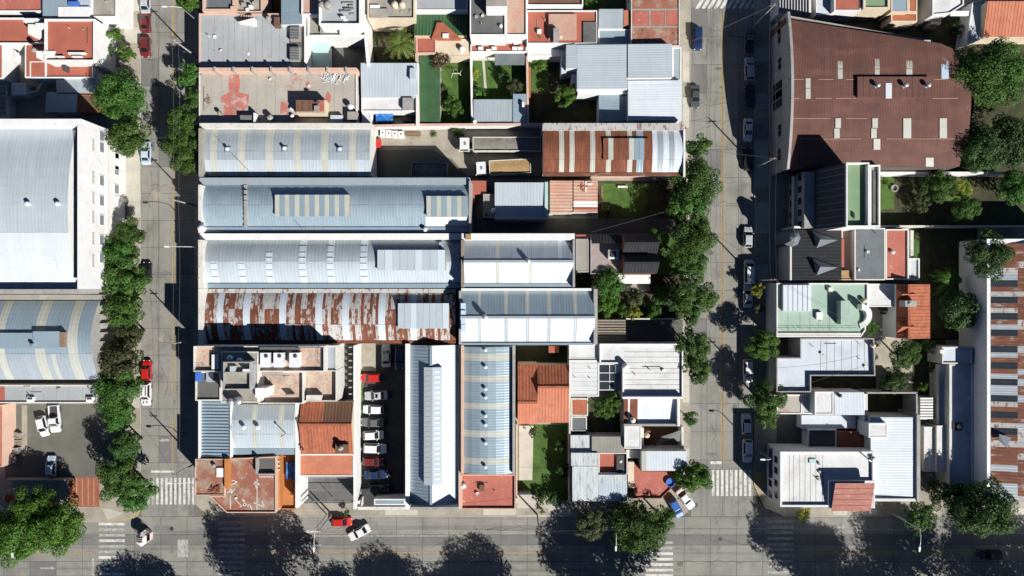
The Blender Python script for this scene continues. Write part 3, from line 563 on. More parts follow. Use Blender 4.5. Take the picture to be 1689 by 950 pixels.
tank(h, 444, 32, 5.2, .75, 'roof_concrete', .5); box('brick_stack', (452, 28, 461, 44), 5.2, 6.2, M['tile_brown'], h)
box('recess_shade', (477, 40, 500, 100), 5.22, 5.26, M['roof_dark'], h)  # flat dark sheet on the roof, painting the shade of a sunken court
for y in (43, 77):
    o = box('louvre_roof', (478, y, 494, y + 23), 5.2, 6.2, M['roof_concrete'], h)
    for k in range(5): box('louvre', (479, y + 1 + k * 4.4, 493, y + 3.6 + k * 4.4), 6.2, 6.32, M['slate_sheet'], o)
h = flat('white_terrace_house', 'tall white house with a cluttered top terrace and round water tanks', 'house', (526, -60, 595, 41), 8.8, 'roof_grey', 'white', .7, .3)
tank(h, 532, 10, 8.8, .9, 'roof_concrete'); tank(h, 543, 11, 8.8, 1.15, 'roof_concrete')
for k in range(7): box('roof_clutter', (560 + R.uniform(0, 24), 4 + k * 4.5, 566 + R.uniform(0, 26), 6 + k * 4.6), 8.8, 8.8 + R.uniform(.3, .9), M[R.choice(['metal', 'white', 'grey_wall', 'galv'])], h)
flat('', '', '', (507, 24, 604, 60), 5.6, 'roof_concrete', 'white', .5, .3, parent=h); box('roof_hut', (560, 42, 592, 55), 5.6, 7.4, M['white'], h); box('stair_flight', (528, 30, 534, 54), 5.6, 6.2, M['grey_wall'], h)
flat('', '', '', (497, -60, 527, 24), 7.0, 'tile_pink', 'white', .3, parent=h); box('porch_roof', (512, 61, 543, 113), 2.6, 2.9, M['teal'], h)
wallrun('', '', [(504, 24), (504, 112)], 5.8, 'white', .5, parent=h); wallrun('', '', [(603, -40), (603, 60), (607, 106)], 5.4, 'white', .5, parent=h)
box('porch_base', (513, 62, 542, 112), Z0, 2.55, M['white'], h); ground('court_floor', (543, 60, 600, 114), 'roof_dark', 3)
h = flat('worn_terrace_building', 'old flat terrace roof with faded red patches and rooftop hut', 'building', (328, 118, 588, 203), 5.0, 'terrace', 'white_dirty', .25, .15)
def patch(root, poly, z, mat): mesh('paint_patch', *prism(wpoly(poly, z), z - .05, z), M[mat], root)
patch(h, [(379, 121), (394, 120), (396, 140), (394, 152), (402, 154), (411, 156), (409, 176), (405, 180), (398, 189), (370, 190), (368, 178), (372, 170), (365, 168), (364, 160), (378, 152), (377, 138)], 5.045, 'red_worn'); patch(h, [(541, 150), (546, 158), (545, 170), (537, 170), (536, 160)], 5.045, 'red_worn'); patch(h, [(505, 134), (511, 134), (511, 148), (504, 146)], 5.045, 'red_worn'); patch(h, [(463, 168), (475, 166), (477, 190), (462, 188)], 5.045, 'red_worn')
flat('', '', '', (489, 165, 537, 188), 7.2, 'cream_wall', 'cream_wall', .1, parent=h)
for k in range(4): box('roof_sheet', (488 + k * 11, 165, 498 + k * 11, 184), 7.25, 7.4, M['tile_brown' if k < 3 else 'red_paint'], h)
box('roof_sheet', (530, 166, 534, 184), 7.25, 7.5, M['red_paint'], h); box('chimney', (518, 174, 525, 184), 7.2, 7.9, M['roof_concrete'], h); vent(h, 525, 170, 7.3, .8, 'metal_dark')
tank(h, 447, 195, 5.0, .85, 'roof_concrete', .5); tank(h, 482, 180, 5.0, .55, 'white'); tank(h, 483, 192, 5.0, .55, 'white')
box('sloped_hatch', (396, 190, 418, 201), 5, 6.2, M['shade_cloth'], h); box('hatch_wall', (418, 186, 421, 203), 5, 6.7, M['white'], h)
ac(h, 545, 190, 5, 20, 13, 1.0, 'roof_pale', False); ac(h, 573, 184, 5, 16, 13, 1.3, 'roof_concrete', False); vent(h, 580, 178, 5.2, 1.1)
for q in ((406, 120), (488, 122)): tank(h, *q, 5, .4, 'slate_sheet')
vs = []
for k in range(60):
    x, y = R.uniform(531, 574), R.uniform(120, 139); a = R.uniform(0, 3); c = P(x, y, 5.1); d = Vector((math.cos(a), math.sin(a), R.uniform(-.1, .3))) * R.uniform(.3, 1.1); vs.append(tube([c, c + d + Vector((0, 0, R.uniform(0, .5)))], R.uniform(.03, .09), 4))
o = mesh('scrap_heap', *merge(*vs), M['galv_white'], h); o['kind'] = 'stuff'
vs = [tube([P(R.uniform(342, 348), R.uniform(160, 170), 5.1), P(R.uniform(336, 346), R.uniform(155, 176), 5.2)], .04, 4) for k in range(14)]; mesh('twig_pile', *merge(*vs), M['wood'], h)['kind'] = 'stuff'
mesh('antenna', *tube([P(336, 182, 5), P(352, 165, 8.5)], .04, 4), M['wood'], h); vent(h, 364, 188, 5.2, .8, 'wood_grey')
h = house('pale_sheet_house', 'pale blue sheet-roofed house with white patio next to the worn terrace', 'house', 640, 150); sheets(h, (595, 104, 689, 160), 4.6, -.5, 'x', 'mono', 'galv_pale', ribs=2, wall='white')
flat('', '', '', (596, 160, 690, 184), 3.6, 'roof_white', 'white', .25, parent=h); flat('', '', '', (597, 184, 612, 207), 3.6, 'roof_white', 'white', .1, parent=h); wallrun('', '', [(688, 104), (688, 206)], 4.2, 'white', .4, parent=h)
box('patio_roof', (664, 161, 681, 180), 3.85, 4.6, M['grey_wall'], h); box('awning', (620, 184, 648, 201), 2.2, 2.35, M['blue_tarp'], h); box('awning_frame', (621, 185, 647, 200), Z0, 2.1, M['metal_dark'], h); box('dormer', (676, 112, 685, 130), 4.5, 5.3, M['galv_pale'], h); box('planter', (664, 188, 680, 200), Z0, .9, M['metal_dark'], h)
# long halls
h = house('cream_striped_hall', 'pale barrel-roofed hall with six cream bands and three roof vents', 'hall', 470, 250)
sheets(h, (334, 212, 612, 290), 5.8, .95, 'x', 'barrel', 'galv', [(350, 361, 'cream'), (396, 407, 'cream'), (441, 453, 'cream'), (487, 498, 'cream'), (532, 543, 'cream'), (578, 588, 'cream')], rows=(0, .3, .5, .68, 1), wall='white_dirty', rowmat={3: 'galv_pale'})  # lowest row paler, sun on the barrel's south flank painted in
box('parapet', (329, 203, 613, 211.3), Z0, 7.0, M['white_dirty'], h); box('parapet', (327.5, 211.6, 333.6, 291), Z0, 7.6, M['roof_concrete'], h)
for q in ((376, 247), (470, 246), (561, 247)): o = box('vent_base', (q[0] - 5, q[1] - 5, q[0] + 5, q[1] + 5), 6.5, 6.95, M['galv_blue'], h); vent(h, q[0], q[1] - 1, 6.95, .6)
h = house('blue_long_hall', 'long blue-grey barrel hall with a striped roof monitor and a cross ridge', 'hall', 550, 340)
sheets(h, (333, 305, 773, 374), 6.8, 1.3, 'x', 'barrel', 'galv_blue', [(703, 773, 'galv_white', 3, 3)], rows=(0, .25, .5, .78, 1), wall='white_dirty')
box('parapet', (329, 293, 775, 304.3), Z0, 7.4, M['galv'], h); box('gutter', (333, 374.4, 773, 383), 6, 7.0, M['galv_blue'], h); box('parapet', (327, 304.6, 331.5, 384), Z0, 8.8, M['white_dirty'], h); box('parapet', (773.4, 298, 777, 384), Z0, 8.0, M['grey_wall'], h)
for k in range(8): x0 = 402.2; box('cross_ridge', (x0, 304.8 + k * 8.7, x0 + 4.5, 313.5 + k * 8.7), 6, 7.2 + 1.3 * 4 * ((k + .5) / 8) * (1 - (k + .5) / 8), M['grey_wall'], h)
def monitor(root, rect, z0, z1, n, mats, end=None):
    o = box('roof_monitor', rect, z0, z1, M['wood_grey'], root); w = (rect[2] - rect[0]) / n
    for k in range(n): box('monitor_sheet', (rect[0] - .6 + k * w, rect[1] - .8, rect[0] - .6 + (k + 1) * w - .3, rect[3] + .8), z1 + .01, z1 + .08 + .05 * (k % 2), M[mats[k % len(mats)]], o)
    return o
monitor(h, (454, 322, 577, 356), 7.3, 8.6, 15, ['cream', 'galv_blue']); monitor(h, (704, 324, 771, 356.5), 7.3, 8.55, 8, ['cream', 'galv_blue'])
tank(h, 335, 377, 8.7, 1.0, 'white'); vent(h, 702, 379, 7.0, .8)
h = house('white_long_hall', 'long whitish barrel hall with ladder-like skylight rows', 'hall', 540, 430)
st = [(353, 363, 'translucent', 2, 3), (398, 408, 'translucent', 2, 3), (443, 453, 'translucent', 1, 3), (497, 508, 'translucent'), (543, 553, 'translucent'), (597, 608, 'translucent')]
sheets(h, (336, 396, 760, 467), 6.8, 1.35, 'x', 'barrel', 'galv', st, rows=(0, .3, .5, .7, 1), wall='white_dirty', rowmat={3: 'galv_pale', 2: 'galv_pale'})  # southern rows lightened to paint in sun on the curve
for x0, x1, lo in ((353, 363, .55), (398, 408, .55), (443, 453, .3), (497, 508, 0), (543, 553, 0), (597, 608, 0)):
    for t in (.15, .3, .42, .55, .7, .85):
        if t >= lo: z = 6.8 + 1.35 * 4 * t * (1 - t) + .1; y = 396 + 71 * t - (6 if t < .6 else 3); a = P(x0, 396 + 71 * t, 6.8); b = P(x1, 0, 6.8); mesh('skylight_bar', *prism([(a.x, a.y - .06), (b.x, a.y - .06), (b.x, a.y + .06), (a.x, a.y + .06)], z - .1, z + .02), M['galv'], h)
box('parapet', (329, 385, 762, 395.3), Z0, 7.7, M['white'], h); box('parapet', (327, 395.6, 334.5, 476), Z0, 8.9, M['white_dirty'], h); box('gutter', (337, 467.5, 758, 475), 6, 7.0, M['galv_blue'], h)
monitor(h, (623, 413, 735, 445), 7.4, 8.65, 9, ['galv_pale', 'translucent', 'galv_pale', 'galv_pale', 'galv_pale', 'translucent', 'galv_pale']); box('roof_hatch', (724, 399, 731, 410), 7, 7.8, M['galv'], h)
for k in range(4): box('facade_rib', (326, 398 + k * 20, 328.5, 400 + k * 20), Z0, 8.95, M['grey_wall'], h)
h = house('rusty_long_hall', 'long rust-streaked corrugated hall with white skylight strips', 'hall', 540, 522)
st = [(a, b, 'translucent') for a, b in ((362, 372), (405, 416), (464, 475), (523, 534), (567, 578), (626, 637), (678, 688))]
sheets(h, (336, 484, 752, 561), 6.5, 1.2, 'x', 'barrel', lambda a: R.choice(['rust_streak', 'rust', 'rust_streak', 'rust_grey', 'rust_streak', 'rust_grey']), st, rows=(0, .33, .66, 1), wall='white_dirty', w=.52, ribs=1)
box('parapet', (329, 476.4, 752, 483.4), Z0, 6.7, M['rust_grey'], h); box('parapet', (327, 476.5, 334.5, 568), Z0, 8.4, M['white_dirty'], h); box('gutter', (336, 561.5, 752, 566.5), 5.9, 6.4, M['rust'], h)
monitor(h, (657, 501, 741, 541), 7.0, 8.1, 8, ['galv_pale', 'galv_pale', 'translucent', 'galv_pale', 'galv_pale'])
h = house('twin_gable_hall', 'grey gabled hall with white parapet and ridge in the middle of the block', 'hall', 855, 430)
sheets(h, (766, 396.5, 944.5, 467), 8.8, 1.9, 'x', 'gable', 'galv', [(818, 824, 'cream'), (872, 877, 'cream', 1, 1), (920, 926, 'galv_pale')], rows=(0, .5, 1), wall='white_dirty', rowmat={1: 'galv_white', 0: 'galv'}, w=1.0, ribs=2)  # south slope whiter than north: the sunlit side is painted in
box('parapet', (761.5, 385, 948, 395.8), Z0, 10.0, M['white'], h); box('parapet', (760.5, 396, 765.6, 474), Z0, 10.2, M['wood_grey'], h); box('parapet', (944.8, 396, 948.4, 473.5), Z0, 10.2, M['grey_wall'], h); box('gutter', (766, 467.3, 944, 473), 8.4, 8.9, M['galv_blue'], h); vent(h, 871, 430, 10.5, .9, 'metal'); box('roof_hatch', (768, 386, 777, 395), 10, 10.4, M['sand'], h)
h = house('shade_sun_gable_hall', 'large gabled hall, north slope tinted blue as shaded, south slope white as sunlit, beside the pergola', 'hall', 870, 523)
sheets(h, (761, 480, 979, 565), 8.2, 2.2, 'x', 'gable', 'galv', [(789, 794, 'cream', 0, 0), (832, 838, 'cream', 0, 0), (867, 873, 'cream', 0, 0), (902, 908, 'cream', 0, 0), (945, 951, 'cream', 0, 0)], rows=(0, .5, 1), wall='white_dirty', rowmat={0: 'galv_blue', 1: 'galv_white'}, w=1.0, ribs=2)  # one roof in two tones: shade painted north, sunlight painted south
box('parapet', (979.4, 477, 985.6, 568), Z0, 9.4, M['grey_wall'], h); box('parapet', (757, 479.5, 760.6, 568), Z0, 9.2, M['grey_wall'], h); box('parapet', (761, 475.5, 979, 479.7), Z0, 9.0, M['white'], h); box('gutter', (761, 565.3, 979, 569), 7.9, 8.5, M['galv_blue'], h); vent(h, 800, 522, 10.3, 1.0, 'metal')
for k in range(4): skylight(h, (760 + .2 * k, 500 + k * 12, 768, 511 + k * 12), 9.6 + .25 * (2 - abs(k - 1.5)), 'sky_glass', .3)
h = house('slatted_carport', 'brown slatted carport roof at the end of the large gable hall', 'carport', 1008, 547)
for k in range(9): box('slat', (986, 527.5 + k * 4.5, 1032, 530.3 + k * 4.5), 3.95, 4.1, M['wood_grey'], h)
for x in (987, 1030): box('beam', (x - 1, 527, x + 1, 567), 3.75, 3.93, M['wood'], h)
for x, y in ((987, 529), (1030, 529), (987, 565), (1030, 565)): mesh('post', *tube([P(x, y, 3.9) * 1 - Vector((0, 0, 3.77)), P(x, y, 3.9) - Vector((0, 0, .1))], .09, 6), M['wood'], h)
# apartment block on the left street
h = flat('apartment_block', 'tall apartment block with pink tiled terraces, grey penthouse and rooftop tanks', 'building', (319, 571, 535, 613), 10.4, 'floor_pink', 'white_dirty', .7, .16)
flat('', '', '', (364, 580, 426, 664), 11.6, 'roof_concrete', 'white_dirty', .12, parent=h)
flat('', '', '', (368, 597, 413, 643), 13.2, 'roof_concrete', 'grey_wall', .8, .18, parent=h); box('vent_shaft', (379, 604, 388, 613), 13.2, 14.0, M['galv_pale'], h); box('vent_shaft', (400, 609, 410, 613), 13.2, 14.4, M['white'], h); box('inner_wall', (368.8, 613.5, 412, 615.5), 13.2, 14.0, M['grey_wall'], h)
vent(h, 382, 590, 11.7, 1.0); vent(h, 397, 594, 11.7, 1.0); tank(h, 383, 661, 11.6, 1.0, 'metal', .3); tank(h, 395, 660, 11.6, 1.15, 'metal', .3)
for x in (429, 451, 477): ac(h, x, 582, 10.4, 16, 24, 1.6)
flat('', '', '', (426, 613, 500, 666), 8.6, 'floor_pink', 'white_dirty', .9, .16, parent=h); box('stair_house', (421, 640, 439, 656), 8.6, 12.4, M['white'], h); box('duct_run', (413.5, 600, 419, 640), 11.6, 12.5, M['galv'], h); box('duct_run', (428, 572.5, 492, 577), 10.4, 11.5, M['roof_dark'], h); box('clothes_rack', (470, 650, 484, 652), 8.6, 9.6, M['metal'], h); box('roof_slab', (430, 607, 464, 620), 9, 10.2, M['roof_concrete'], h)
flat('', '', '', (497, 611, 555, 662), 8.0, 'floor_pink', 'white_dirty', 1.0, .16, parent=h); box('parapet_block', (505, 652, 530, 660), 8.2, 9.2, M['white_dirty'], h)
box('gap_shade', (345, 583, 364, 612), 10.4, 10.5, M['roof_dark'], h); box('ac_panel', (349, 585, 360, 609), 10.5, 11.2, M['white'], h)  # flat dark strip: shade of the gap painted on the terrace
flat('', '', '', (535, 570, 555, 611), 8.6, 'galv', 'white_dirty', .15, parent=h); flat('', '', '', (322, 613, 364, 661), 7.0, 'roof_dark', 'white_dirty', .4, parent=h)  # dark roof of the west wing has its shade painted in
box('awning', (322, 614, 331, 629), 7, 7.8, M['blue_plastic'], h); box('glass_roof', (340, 613, 352, 630), 7, 7.6, M['galv'], h)
railing(h, [(490, 573), (530, 573), (530, 606)], 10.9, .7); railing(h, [(320, 610), (344, 610)], 10.9, .7)
for zz in (2.2, 5.0, 7.8):
    for y in (576, 588, 600): x = P(319, 0, 10.9).x; yy = P(0, y, zz).y; o = mesh('window', *prism([(x - .05, yy - .6), (x, yy - .6), (x, yy + .6), (x - .05, yy + .6)], zz - .6, zz + .7), M['window'], h)
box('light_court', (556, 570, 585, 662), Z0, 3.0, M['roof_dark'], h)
for k in range(8): box('wall_beam', (575, 572 + k * 11, 585, 574 + k * 11), 3, 4.2, M['grey_wall'], h)
h = house('striped_blue_roof_house', 'blue-and-white ribbed metal roof above the left street next to the apartment block', 'house', 355, 706); sheets(h, (330, 660, 379, 754), 6.2, .25, 'y', 'mono', 'galv_blue', w=1.1, ribs=2, rh=.16, wall='white_dirty'); box('parapet', (327, 657, 329.7, 756), Z0, 6.9, M['white'], h); box('parapet', (379.2, 659, 381.6, 755), Z0, 6.8, M['white'], h)
h = house('small_pale_hall', 'small pale barrel-roofed workshop behind the red corner building', 'hall', 435, 705); sheets(h, (382, 668, 487, 739), 6.0, .8, 'x', 'barrel', 'galv_pale', [(418, 426, 'cream'), (462, 470, 'cream')], rows=(0, .33, .66, 1), wall='white_dirty', rowmat={0: 'galv'}); box('gutter', (382, 739.5, 487, 750), 5.6, 6.0, M['galv_blue'], h)  # north row duller, the shaded flank is put into the colour
for q in ((404, 704), (427, 704)): vent(h, *q, 6.75, .8)
mesh('flue', *merge(tube([P(472, 715, 6.6), P(472, 715, 6.6) + Vector((0, 0, 2.2))], .09, 6), lathe([(.25, 0), (.05, .25)], 8, P(472, 715, 6.6) + Vector((0, 0, 2.2)))), M['metal'], h)
h = house('terracotta_house', 'terracotta tiled house with a round tank, between white walls beside the parking lot', 'house', 535, 720)
sheets(h, (497, 663, 583, 748), 5.6, 1.5, 'x', 'gable', 'tile_red', [(535, 583, 'tile_brown', 0, 0)], rows=(0, .41, 1), peak=.41, w=.62, ribs=1, rh=.04, wall='cream_wall'); flat('', '', '', (492, 749, 584, 786), 4.9, 'salmon', 'white', .12, parent=h)
tank(h, 563, 738, 6.2, .75, 'roof_concrete', .9); box('tank_plinth', (553, 733, 574, 747), 5.8, 6.9, M['tile_brown'], h); mesh('flue', *tube([P(501, 741, 5.9), P(501, 741, 5.9) + Vector((0, 0, 1.2))], .12, 6), M['metal_dark'], h)
wallrun('', '', [(489.5, 664), (489.5, 838)], 6.2, 'white', .55, parent=h); wallrun('', '', [(585, 570), (585, 840)], 4.6, 'white', .45, parent=h)
ground('garage_court', (500, 786, 584, 830), 'roof_dark', 4)
h = house('garage_frame', 'bare steel carport frame over the dark garage court', 'carport', 542, 806)
for y in (788, 808, 827): mesh('beam', *tube([P(502, y, 2.9), P(582, y, 2.9)], .07, 5), M['metal'], h)
for x in (504, 543, 581):
    for y in (788, 827): q = P(x, y, 2.9); mesh('post', *tube([(q.x, q.y, Z0), (q.x, q.y, 2.9)], .07, 5), M['metal'], h)
h = flat('red_corner_building', 'corner building with weathered red roof, pale stains and a cut corner', 'building', [(370, 757), (455, 753), (455, 846), (374, 846), (345, 818), (370, 818)], 6.2, 'red_stained', 'pink_wall', .3, .18)
flat('', '', '', (322, 757, 370, 817), 6.7, 'red_stained', 'pink_wall', .2, .12, parent=h); box('inner_wall', (370.2, 757, 377, 806), 6, 7.4, M['orange'], h)
box('well_shade', (424, 757, 453, 782), 6.2, 6.28, M['roof_dark'], h); box('well_rail', (421.5, 756, 424.5, 782), 6.2, 7.2, M['grey_wall'], h); box('well_rail', (424.5, 781.5, 453, 783.5), 6.2, 7.0, M['grey_wall'], h); tank(h, 354, 767, 6.7, .55, 'grey_wall'); box('white_hatch', (357, 772, 369, 787), 6.7, 7.0, M['white'], h)  # dark sheet on the roof paints the shade of the courtyard opening
vs = [tube([P(R.uniform(341, 366), R.uniform(799, 815), 6.95), P(R.uniform(341, 366), R.uniform(799, 815), 7.0)], .05, 4) for k in range(16)]; mesh('rebar_pile', *merge(*vs), M['rust'], h)['kind'] = 'stuff'
for k in range(9): x = 428 + k * 2.6; box('roof_mark', (x, 785, x + 1.4, 788), 6.2, 6.25, M['white_dirty'], h)
def scrawl(root, pts, z, mat):
    w = [P(x, y, z) for x, y in pts]; vs, fs = [], []
    for i in range(len(w) - 1):
        d = (w[i + 1] - w[i]).normalized(); q = Vector((-d.y, d.x, 0)) * .07; vs += [w[i] + q, w[i] - q, w[i + 1] - q, w[i + 1] + q]; b = 4 * i; fs.append((b, b + 1, b + 2, b + 3))
    mesh('painted_scrawl', vs, fs, M[mat], root)
for pts in (((380, 800), (392, 795), (383, 792)), ((375, 813), (384, 806), (378, 818), (388, 806)), ((388, 824), (400, 836), (404, 826), (398, 822), (410, 836)), ((395, 836), (412, 832), (416, 842)), ((418, 829), (436, 836), (432, 826)), ((424, 790), (424, 842)), ((380, 806), (380, 840)), ((418, 798), (430, 800), (420, 794), (423, 806))): scrawl(h, pts, 6.245, 'white_dirty')
h = flat('orange_courtyard_house', 'narrow orange courtyard with a bright blue cover beside the red corner building', 'house', (455.5, 752, 488, 840), 3.0, 'orange', 'orange', .5, .15)
box('blue_cover', (472, 763, 487, 790), 3, 4.0, M['blue_tarp'], h); box('stair_wall', (455.5, 752, 462, 838), 3, 5.2, M['orange'], h)
for k in range(3): box('roof_beam', (456, 760 + k * 7, 461, 762 + k * 7), 5.2, 5.5, M['white_dirty'], h)
# parking lot
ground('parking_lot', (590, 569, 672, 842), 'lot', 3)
ground('lot_strip', (591, 569, 620, 612), 'dirt', 5); ground('lot_verge', (590, 612, 600, 700), 'lawn', 4)
h = flat('lot_entrance_canopy', 'pale canopy roof across the street entrance of the parking lot', 'canopy', (617, 823, 668, 833), 3.4, 'galv_blue', 'white', .05); box('beam', (590, 836, 668, 841), 3.0, 3.6, M['white_dirty'], h); wallrun('', '', [(592, 826), (592, 840)], 3.2, 'white_dirty', .4, parent=h)
h = house('white_ridge_hall', 'narrow north-south hall, shade tinted into its west slope and sunlight into its east, beside the parking lot', 'hall', 714, 700)
sheets(h, (676, 569, 750, 836), 6.4, 1.9, 'y', 'gable', 'galv_blue', rows=(0, .5, 1), wall='white_dirty', rowmat={0: 'galv_blue', 1: 'galv_white'}, w=.6, ribs=1, rh=.03)  # slope colours hold the light: west painted shaded, east painted sunlit
box('parapet', (668.5, 567, 675.6, 840), Z0, 7.2, M['white'], h); box('gutter', (750.4, 569, 756, 836), 5.8, 6.4, M['galv_blue'], h); box('parapet', (756.3, 569, 760, 840), Z0, 7.0, M['pink_wall'], h); box('parapet', (676, 836.4, 756, 841), Z0, 8.7, M['grey_wall'], h)
a, b = P(699, 606, 8.6), P(728, 800, 8.6); c = (a.x + b.x) / 2
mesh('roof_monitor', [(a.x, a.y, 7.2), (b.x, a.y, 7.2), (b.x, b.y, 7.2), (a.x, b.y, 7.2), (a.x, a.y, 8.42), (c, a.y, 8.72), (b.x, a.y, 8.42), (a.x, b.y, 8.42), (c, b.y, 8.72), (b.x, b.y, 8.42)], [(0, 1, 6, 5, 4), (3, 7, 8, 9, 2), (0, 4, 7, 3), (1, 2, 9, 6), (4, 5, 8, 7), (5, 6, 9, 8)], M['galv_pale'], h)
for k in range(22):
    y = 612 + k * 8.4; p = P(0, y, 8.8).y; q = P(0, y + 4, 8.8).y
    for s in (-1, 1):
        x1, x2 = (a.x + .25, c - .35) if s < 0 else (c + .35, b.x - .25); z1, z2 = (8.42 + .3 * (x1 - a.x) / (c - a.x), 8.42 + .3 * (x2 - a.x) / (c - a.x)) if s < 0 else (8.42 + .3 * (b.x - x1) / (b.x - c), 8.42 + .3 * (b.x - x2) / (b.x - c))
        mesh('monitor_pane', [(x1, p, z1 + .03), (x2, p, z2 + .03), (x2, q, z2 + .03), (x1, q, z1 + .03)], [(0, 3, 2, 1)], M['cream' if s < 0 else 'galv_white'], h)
h = house('blue_vent_hall', 'blue barrel-roofed hall with cream cross bands and a line of vents', 'hall', 805, 675)
sheets(h, (765, 572, 845, 780), 6.6, 1.0, 'y', 'barrel', 'galv_blue', [(583, 594, 'cream'), (619, 629, 'cream'), (664, 673, 'cream'), (709, 719, 'cream'), (754, 764, 'cream')], rows=(0, 1), wall='white_dirty', w=1.0)
box('parapet', (760.4, 570, 764.7, 782), Z0, 7.5, M['pink_wall'], h); box('parapet', (845.3, 570, 850, 782), Z0, 7.5, M['grey_wall'], h)
for y in (577, 605, 641, 655, 685, 700, 730, 769): vent(h, 801, y, 7.5, .65)
h = flat('red_flat_office', 'flat red-painted roof facing the bottom street below the vented blue hall', 'building', (761, 783, 850, 840), 4.9, 'red_paint', 'pink_wall', .45, .15); skylight(h, (791, 800, 799, 810), 4.9, 'tile_brown', .6); tank(h, 765, 800, 4.9, .75, 'white'); mesh('antenna', *tube([P(765, 790, 4.9), P(765, 790, 8)], .04, 4), M['metal'], h)
h = house('orange_tile_house', 'orange-red tiled house with a sunlit south slope behind the shaded court', 'house', 897, 650)
sheets(h, (854, 600, 886, 699), 4.4, 1.7, 'x', 'gable', 'tile_red', rows=(0, .62, 1), peak=.62, w=.55, ribs=1, rh=.04, wall='cream_wall', rowmat={1: 'salmon'}); sheets(h, (886.3, 602, 938, 697), 4.4, 1.9, 'x', 'gable', 'tile_red', rows=(0, .36, 1), peak=.36, w=.55, ribs=1, rh=.04, wall='cream_wall', rowmat={1: 'salmon'})  # salmon on the south slopes is sunlight painted on the same tiles
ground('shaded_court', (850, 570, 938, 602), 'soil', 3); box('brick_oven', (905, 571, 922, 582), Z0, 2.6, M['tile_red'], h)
wallrun('garden_wall', 'white garden wall between the orange tiled house and the white roofs', [(940, 570), (940, 830)], 3.4, 'white_dirty'); wallrun('garden_wall', 'grey garden wall along the east side of the vented blue hall', [(852, 700), (852, 830)], 3.0, 'pink_wall')
ground('garden_lawn', (855, 700, 940, 838), 'lawn', 2); ground('driveway', [(856, 702), (880, 702), (878, 792), (856, 792)], 'pave_pale', 5); ground('driveway_apron', (853, 815, 940, 852), 'pave_pale', 4)
o = house('entrance_gate', 'dark metal gate across the garden driveway on the bottom street', 'gate', 865, 820); box('gate_frame', (854, 813, 876, 816), Z0, 2.0, M['metal_dark'], o)
for k in range(8): box('bar', (855 + k * 2.6, 811.5, 856 + k * 2.6, 812.7), Z0, 1.9, M['metal'], o)

for nm, rc, z, n, ax in (('grey_membrane_building', (330, 30, 470, 110), 5.23, 12, 'x'), ('worn_terrace_building', (331, 121, 585, 200), 5.032, 14, 'x'), ('grey_flat_building', (9, 638, 157, 662), 4.032, 7, 'x')): seams(bpy.data.objects[nm], rc, z, n, ax)
# ------------------------------------------------------------------ centre block, east column
h = flat('white_twin_roof_house', 'two-step white flat roof between the orange tiles and the panel roof', 'house', (939, 568, 988, 593), 4.9, 'roof_white', 'white', .12); flat('', '', '', (939, 594, 988, 654), 5.1, 'roof_white', 'white', .12, parent=h)
for k in range(7): box('roof_seam', (940, 600 + k * 7.4, 987, 601 + k * 7.4), 5.1, 5.16, M['galv_white'], h)
h = house('glazed_court_roof', 'dark glazed grid roof over the small court by the big white roof', 'roof', 1002, 620)
for i in range(2):
    for j in range(3): box('pane', (989 + i * 17, 602 + j * 14, 1005.4 + i * 8.2, 615 + j * 14), 4.2, 4.26, M['pv'], h)
for j in range(4): box('frame_bar', (988, 600.6 + j * 14, 1014, 601.6 + j * 14), 4.15, 4.34, M['metal_white'], h)
for x in (988, 1005.6, 1013.6): box('frame_bar', (x - .4, 601, x + .4, 643), 4.12, 4.31, M['metal_white'], h)
box('wall', (988.5, 602, 1026, 644), Z0, 3.9, M['grey_wall'], h)
h = flat('white_corner_roof', 'big whitish flat roof with dark water tank on the right street', 'building', [(989, 567), (1127, 567), (1127, 655), (1027, 655), (1027, 600), (989, 600)], 5.3, 'roof_white', 'white', .45, .25); tank(h, 1031, 604, 5.3, .9, 'white', .5); box('parapet', (1027, 654.5, 1127, 658), 5, 6.5, M['white'], h); box('court_step', (1015, 601, 1026, 616), Z0, 4.6, M['galv_blue'], h)
h = flat('red_shed_roof', 'small rusty-red shed roof left of the courtyard tree', 'shed', (942, 657, 970, 686), 3.4, 'tile_red', 'white_dirty', .1); flat('', '', '', (942, 687, 968, 712), 2.8, 'slate_sheet', 'white_dirty', .15, parent=h)
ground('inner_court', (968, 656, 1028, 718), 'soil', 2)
h = house('rust_white_sheet_house', 'white sheet roof with two rust strips facing the right street', 'house', 1075, 680); sheets(h, (1029, 657, 1117, 699), 5.0, -.5, 'x', 'mono', 'galv_white', [(1029, 1036, 'rust'), (1039, 1052, 'rust')], ribs=2, wall='white_dirty', w=.9); box('parapet', (1117.4, 655, 1121.5, 703), Z0, 5.8, M['white'], h); box('parapet', (1029, 699.4, 1117, 703), Z0, 5.4, M['grey_wall'], h); tank(h, 1043, 692, 4.6, .8, 'white_dirty', .4)
h = flat('white_box_house', 'narrow white house half in shadow behind the shade-cloth court', 'house', (1030, 700, 1058, 740), 4.6, 'roof_white', 'white', .12)
h = house('shade_cloth_court', 'court covered with torn grey shade cloth on the right street', 'court', 1095, 722); box('wall', (1058, 706, 1062, 742), Z0, 3.0, M['white_dirty'], h); box('wall', (1124, 704, 1128, 742), Z0, 3.0, M['white_dirty'], h)
